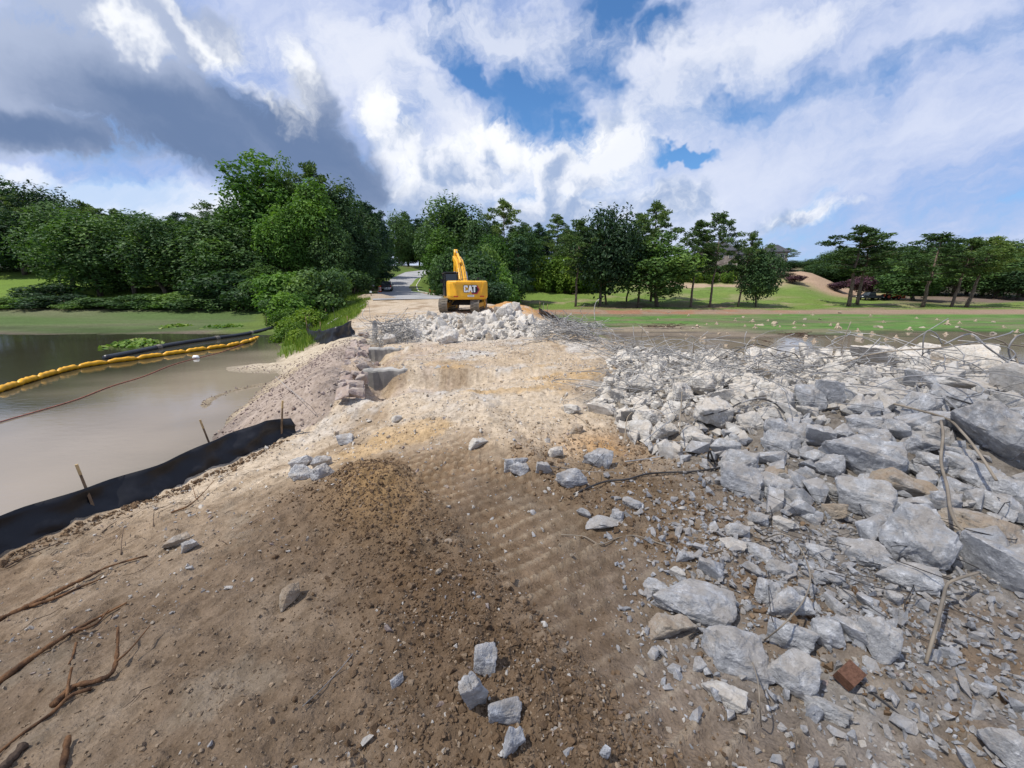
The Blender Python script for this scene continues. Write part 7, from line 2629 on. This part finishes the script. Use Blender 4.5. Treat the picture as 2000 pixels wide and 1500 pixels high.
for i in range(130):
    y = rr.uniform(1.2, 5.5)
    x = fence_x(y) + 0.3 + abs(rr.normal()) * 1.2
    if abs(x) > 1.4 * y:
        continue
    a, L = rr.uniform(0, 6.28), rr.uniform(0.05, 0.28)
    q = []
    for j in range(4):
        xx, yy = x + math.cos(a) * L * j / 3, y + math.sin(a) * L * j / 3
        q.append((xx, yy, hz(xx, yy) + 0.008 + 0.02 * rr.random()))
        a += rr.normal() * 0.3
    V.tube(q, [0.003, 0.003, 0.0025, 0.0015], 4)
V.build('twig_litter', MAT['twig'], None, kind='stuff', label='small broken twigs littering the dirt below the silt fence')

# ------------------------------------------------------------------ pale stumps and stones on the lake bed
MAT['stump'] = bark_mat('bleached_wood', (0.26, 0.20, 0.14), (0.52, 0.43, 0.33))


def stump_mesh(seed):
    r = np.random.default_rng(seed)
    m = MB()
    h = r.uniform(0.45, 0.7)
    m.tube([(0, 0, -0.15), (0.02, 0, h * 0.3), (0.05, 0.03, h * 0.7), (0.04 + r.normal() * 0.12, r.normal() * 0.12, h)], [0.30, 0.24, 0.20, 0.16 + 0.06 * r.random()], 8)
    k = int(r.integers(5, 8))
    for i in range(k):
        a = i / k * 6.28 + r.normal() * 0.3
        L = r.uniform(0.3, 0.8)
        ca, sa = math.cos(a), math.sin(a)
        m.tube([(0, 0, 0.24), (ca * L * 0.4, sa * L * 0.4, 0.17), (ca * L * 0.75, sa * L * 0.75, 0.08), (ca * L, sa * L, -0.1)], [0.12, 0.09, 0.06, 0.025], 5)
    me = bpy.data.meshes.new('tree_stump')
    me.from_pydata(m.v, [], m.f)
    me.materials.append(MAT['stump'])
    return me


SM = [stump_mesh(s) for s in range(5)]
GS = 'bleached stumps on the drained lake bed'
ST = [(1252, 606, 8), (1306, 611, 8), (1345, 617, 9), (1362, 640, 16), (1355, 642, 12), (1380, 634, 8), (1400, 634, 12), (1405, 653, 10), (1421, 653, 10), (1436, 627, 8), (1452, 620, 8), (1455, 638, 9), (1470, 629, 12), (1484, 636, 16), (1475, 641, 12), (1500, 627, 9),
      (1513, 632, 12), (1512, 637, 12), (1523, 639, 8), (1551, 641, 8), (1552, 630, 8), (1550, 633, 9), (1572, 625, 8), (1570, 637, 9), (1587, 616, 8), (1602, 624, 8), (1622, 636, 10), (1636, 642, 22), (1680, 655, 16), (1675, 648, 12), (1703, 652, 14), (1715, 640, 18),
      (1750, 661, 14), (1775, 645, 16), (1678, 667, 20), (1590, 670, 18), (1572, 662, 16), (1470, 662, 16), (1374, 666, 18), (1368, 664, 12), (1417, 681, 14), (1472, 682, 14), (1340, 656, 10), (1329, 653, 8), (1849, 634, 14), (1830, 625, 9), (1870, 640, 9), (1873, 632, 9), (1900, 655, 12),
      (1940, 652, 12), (1790, 622, 8), (1700, 618, 8), (1640, 612, 7), (1560, 612, 7), (1985, 650, 12), (1800, 640, 9), (1725, 630, 9), (1905, 628, 9), (1940, 630, 10), (1730, 664, 10), (1846, 655, 14), (1420, 612, 6), (1525, 615, 7), (1960, 640, 10), (1265, 650, 9), (1300, 640, 8), (1285, 625, 7), (1215, 618, 6)]
for i, (u, v, w) in enumerate(ST):
    g = hit(u, v)
    if g.z < LAKE + 0.02:
        g.z = LAKE - 0.04
    stone = i % 3 == 1
    o = link('tree_stump' if not stone else 'lake_stone', SM[i % 5] if not stone else rock_mesh('mid', i % 10, 'rock_tan'))
    s = (0.85 if not stone else 1.2) * max(0.35, w * 1.15 * g.y / 767 / 1.35)
    o.location = g
    o.scale = (s, s, s * (0.8 + 0.5 * ((i * 7) % 5) / 5))
    o.rotation_euler = (0, 0, i * 2.4)
    wet = v > 650 and u < 1600
    if stone:
        tag(o, 'tan stone lying in the mud and shallow water of the drained lake' if wet else 'tan stone on the green drained lake bed', 'stone', 'stones on the drained lake bed')
        continue
    tag(o, 'bleached stump standing in the mud and shallow water of the drained lake' if wet else 'pale bleached stump on the green drained lake bed', 'tree stump', GS)

# drift brush on the mud
GD = 'brushwood on the lake mud'
for i, (u, v, w) in enumerate(((1295, 638, 60), (1530, 672, 60), (1640, 690, 50), (1560, 655, 50))):
    g = hit(u, v)
    ww = w * g.y / 767
    tangle('brushwood', 46, ((g.x - ww / 2, g.x + ww / 2), (g.y - 1.2, g.y + 1.2)), 40 + i, 'dark brushwood lying on the drained lake mud', rad=(0.012, 0.03), length=(0.6, 2.0), lift=0.12, curl=0.6, mat='twig')

# ------------------------------------------------------------------ the cloud that shades the near ground
def shade_cloud():
    """a flat-bottomed fair-weather cloud up the sun's line from the camera side of the dam"""
    r = np.random.default_rng(21)
    m, b, out = new_mat('cloud_vapour')
    d = b.n('ShaderNodeBsdfDiffuse')
    d.inputs[0].default_value = (0.9, 0.9, 0.9, 1)
    t = b.n('ShaderNodeBsdfTransparent')
    ms = b.n('ShaderNodeMixShader')
    ms.inputs[0].default_value = 0.22
    b.t.links.new(t.outputs[0], ms.inputs[1])
    b.t.links.new(d.outputs[0], ms.inputs[2])
    b.t.links.new(ms.outputs[0], out.inputs[0])
    n, k = 90, 60
    V = []
    us, ws = np.linspace(-130, 130, n), np.linspace(0, 1, k)
    X, W = np.meshgrid(us, ws)
    edge = 4.1 + 0.36 * np.clip(X, -7, 12) + fbm(X * 0.35, X * 0 + 2.0, 3, 500) * 1.5 + fbm(X * 0.05, X * 0 + 5.0, 3, 501) * np.clip(np.abs(X) - 12, 0, 60) * 0.8
    Y = edge - (W ** 1.6) * 150
    side = np.clip(1 - (np.abs(X) / 128) ** 4, 0, 1)
    rim = np.clip(np.minimum(W, 1 - W) * 8, 0, 1) ** 0.5 * side ** 0.5
    top = rim * (9 + 34 * np.clip(W * 2, 0, 1) * (0.55 + 1.1 * np.abs(fbm(X * 0.04, Y * 0.04, 4, 502)) + 0.5 * np.abs(fbm(X * 0.12, Y * 0.12, 4, 503))))
    bot = -rim * (1.5 + 5 * np.abs(fbm(X * 0.08, Y * 0.08, 3, 504)))
    hgt = 260.0
    off = sun_dir * (hgt / sun_dir.z)
    A = np.stack([X + off.x, Y + off.y, top + hgt], -1).reshape(-1, 3)
    B_ = np.stack([X + off.x, Y + off.y, bot + hgt - 0.3], -1).reshape(-1, 3)
    ix = np.arange(n * k).reshape(k, n)
    q = np.stack([ix[:-1, :-1], ix[:-1, 1:], ix[1:, 1:], ix[1:, :-1]], -1).reshape(-1, 4)
    me = fast_mesh('cloud', np.concatenate([A, B_]), np.concatenate([q[:, ::-1], q + n * k]), True)
    link('cloud', me, m, kind='structure')


shade_cloud()


# ------------------------------------------------------------------ labels that say which one: by the nearest landmark in view
def to_px(p):
    fwd = p[1] * math.cos(PITCH) - (p[2] - CAM_Z) * math.sin(PITCH)
    up = p[1] * math.sin(PITCH) + (p[2] - CAM_Z) * math.cos(PITCH)
    return 1000 + F * p[0] / fwd, 750 - F * up / fwd


ROCK_MARKS = [(1690, 900, 'the big layered slab'), (1922, 850, 'the tilted bluish slab'), (1692, 985, 'the squarish blue-white boulder'), (1772, 957, 'the tan-topped slab'), (1790, 1062, 'the upright-faced block'),
              (1932, 1040, 'the long tan boulder'), (1975, 755, 'the white end slab'), (1445, 925, 'the two bluish boulders'), (1520, 957, 'the dark wedged boulder'), (1350, 1180, 'the whitish streaked boulder'),
              (1492, 737, 'the cream wedge'), (1655, 1322, 'the red brick'), (1500, 785, 'the dark arched bar'), (1806, 660, 'the hooked bar'), (1330, 800, 'the upright rod'), (1400, 705, 'the wire tangle'), (1840, 1200, 'the right-angled bar'),
              (1540, 1110, 'the looping wire'), (1225, 840, 'the bent corner rod'), (1600, 800, 'the middle of the crest')]
HEAP_MARKS = [(873, 660, 'the biggest white block'), (1008, 604, 'the peak block'), (733, 660, 'the broken post'), (880, 610, 'the pond-side track'), (943, 610, 'the lake-side track'), (934, 630, 'the cream block'), (1090, 655, 'the wire bundle'), (800, 650, 'the pond-side end block')]
TREE_MARKS = [(402, 430, 'the thin-crowned tree'), (504, 400, 'the tall bright tree'), (594, 400, 'the tallest pond pine'), (266, 520, 'the lily patch'), (756, 520, 'the pickup truck'), (60, 520, 'the open grassy slope'), (984, 470, 'the layered pine'),
              (905, 470, 'the excavator'), (1100, 520, 'the shrub row'), (1284, 470, 'the tallest lawn pine'), (1450, 500, 'the house'), (1686, 500, 'the twin pines'), (1738, 540, 'the orange tractor'), (1838, 520, 'the pale straight pine'), (1934, 520, 'the last leaning pine'),
              (1600, 540, 'the bare mound'), (130, 590, 'the algae flat'), (640, 640, 'the middle silt fence'), (480, 640, 'the black pipe')]
LAKE_MARKS = [(1362, 640, 'the brushwood at the puddle'), (1553, 560, 'the lone purple tree'), (1662, 640, 'the thin leaning rod'), (1806, 655, 'the hooked bar'), (1852, 622, 'the longest thin rod'), (1255, 640, 'the stub rod'), (1440, 600, 'the house-corner pine'), (1672, 600, 'the twin pines'), (1802, 600, 'the pale straight pine'), (1930, 650, 'the crest-end bars')]


def relabel(objs, marks, text, depth=True):
    for o in objs:
        u, v = to_px(o.location)
        mu, mv, nm = min(marks, key=lambda q: math.hypot(q[0] - u, (q[1] - v) * (1.6 if depth else 0.8)))
        du, dv = u - mu, v - mv
        if depth and abs(dv) * 1.3 > abs(du):
            rel = 'behind' if dv < 0 else 'in front of'
        else:
            rel = 'pondward of' if du < 0 else 'lakeward of'
        far = ' just' if math.hypot(du, dv) < 38 and depth else ''
        o['label'] = '%s%s %s %s' % (text(o, u, v), far, rel, nm)


def rock_text(o, u, v):
    d = depth_of(o.location)
    w = max(o.dimensions.x, o.dimensions.y, o.dimensions.z) * F / d
    size = 'large' if w > 85 else ('mid-sized' if w > 55 else ('small' if w > 32 else 'very small'))
    mt = o.data.materials[0].name
    tone = 'pale dusty' if 'pale' in mt else ('grey' if 'grey' in mt else 'tan stained')
    ext = sorted(o.dimensions)
    shape = 'flat' if ext[0] < 0.5 * ext[2] else ('blocky' if ext[0] > 0.72 * ext[2] else 'angular')
    return '%s %s %s concrete chunk' % (size, tone, shape)


bpy.context.view_layer.update()
tops = [o for o in COL.objects if o.parent is None]
auto = ('concrete chunk along', 'concrete chunk half', 'concrete chunk low', 'concrete chunk in the', 'chunk packed')
relabel([o for o in tops if o.get('category') == 'concrete chunk' and o.get('group') in (G1, G1b) and any(a in o['label'] for a in auto)], ROCK_MARKS, rock_text)
relabel([o for o in tops if o.get('group') == G3 and o['label'] == 'pale concrete chunk in the heap before the excavator'], HEAP_MARKS, rock_text)


def tree_text(o, u, v):
    nm = o.name.split('.')[0].replace('_', ' ')
    mt = o.children[-1].data.materials[0].name if o.children else ''
    crown = [c for c in o.children if c.name.startswith('crown')]
    mt = crown[0].data.materials[0].name if crown else ''
    tone = {'leaf_dark': 'dark green', 'leaf_mid': 'mid green', 'leaf_bright': 'bright green', 'needle': 'needle-leaved', 'needle_far': 'bluish dark', 'leaf_lime': 'yellow-green', 'leaf_brush': 'grey-brown'}.get(mt.split('.')[0], 'dark')
    z = o.scale.z
    h = 'tall' if z > 1.12 else ('medium' if z > 0.85 else 'low')
    return '%s %s %s' % (h, tone, nm)


TG = {'wood on the hill behind the lawn', 'dark wood at the end of the lawn', 'skyline trees of the wood behind the pond', 'road side trees of the wood', 'front trees of the wood behind the pond',
      'bushes along the pond bank', 'bushes at the end of the dam', 'weed clumps on the dam shoulder', 'yellow-green shrub row', 'low shrubs below the house', 'leafless brush below the house', 'dark bushes by the house'}
SPOT = {'wood on the hill behind the lawn': 'on the hill', 'dark wood at the end of the lawn': 'in the dark wood', 'skyline trees of the wood behind the pond': 'in the wood', 'road side trees of the wood': 'in the wood edge',
        'front trees of the wood behind the pond': 'in the wood front', 'bushes along the pond bank': 'on the bank', 'bushes at the end of the dam': 'in the thicket', 'weed clumps on the dam shoulder': 'on the grass', 'yellow-green shrub row': 'in the row',
        'low shrubs below the house': 'in the bed', 'leafless brush below the house': 'on the slope', 'dark bushes by the house': 'on the slope'}
for g_ in sorted(TG):
    relabel([o for o in tops if o.get('group') == g_], [m_ for m_ in TREE_MARKS if m_[2] != 'the shrub row' or g_ != 'yellow-green shrub row'], lambda o, u, v: tree_text(o, u, v) + ' ' + SPOT[o['group']], depth=False)
relabel([o for o in tops if o.get('group') == GS], LAKE_MARKS, lambda o, u, v: ('small ' if o.scale.x < 0.42 else 'larger ') + ('bleached stump in the mud' if v > 650 and u < 1600 else 'pale bleached stump on the lake bed'))
relabel([o for o in tops if o.get('group') == 'stones on the drained lake bed'], LAKE_MARKS, lambda o, u, v: ('small ' if o.scale.x < 0.6 else 'larger ') + ('tan stone in the mud' if v > 650 and u < 1600 else 'tan stone on the lake bed'))
relabel([o for o in tops if o.get('group') == G5], [(708, 668, 'the wing wall'), (725, 684, 'the shorter ledge'), (716, 722, 'the longer ledge'), (733, 640, 'the broken post'), (690, 770, 'the near end of the headwall')], lambda o, u, v: 'reddish broken stone along the headwall')
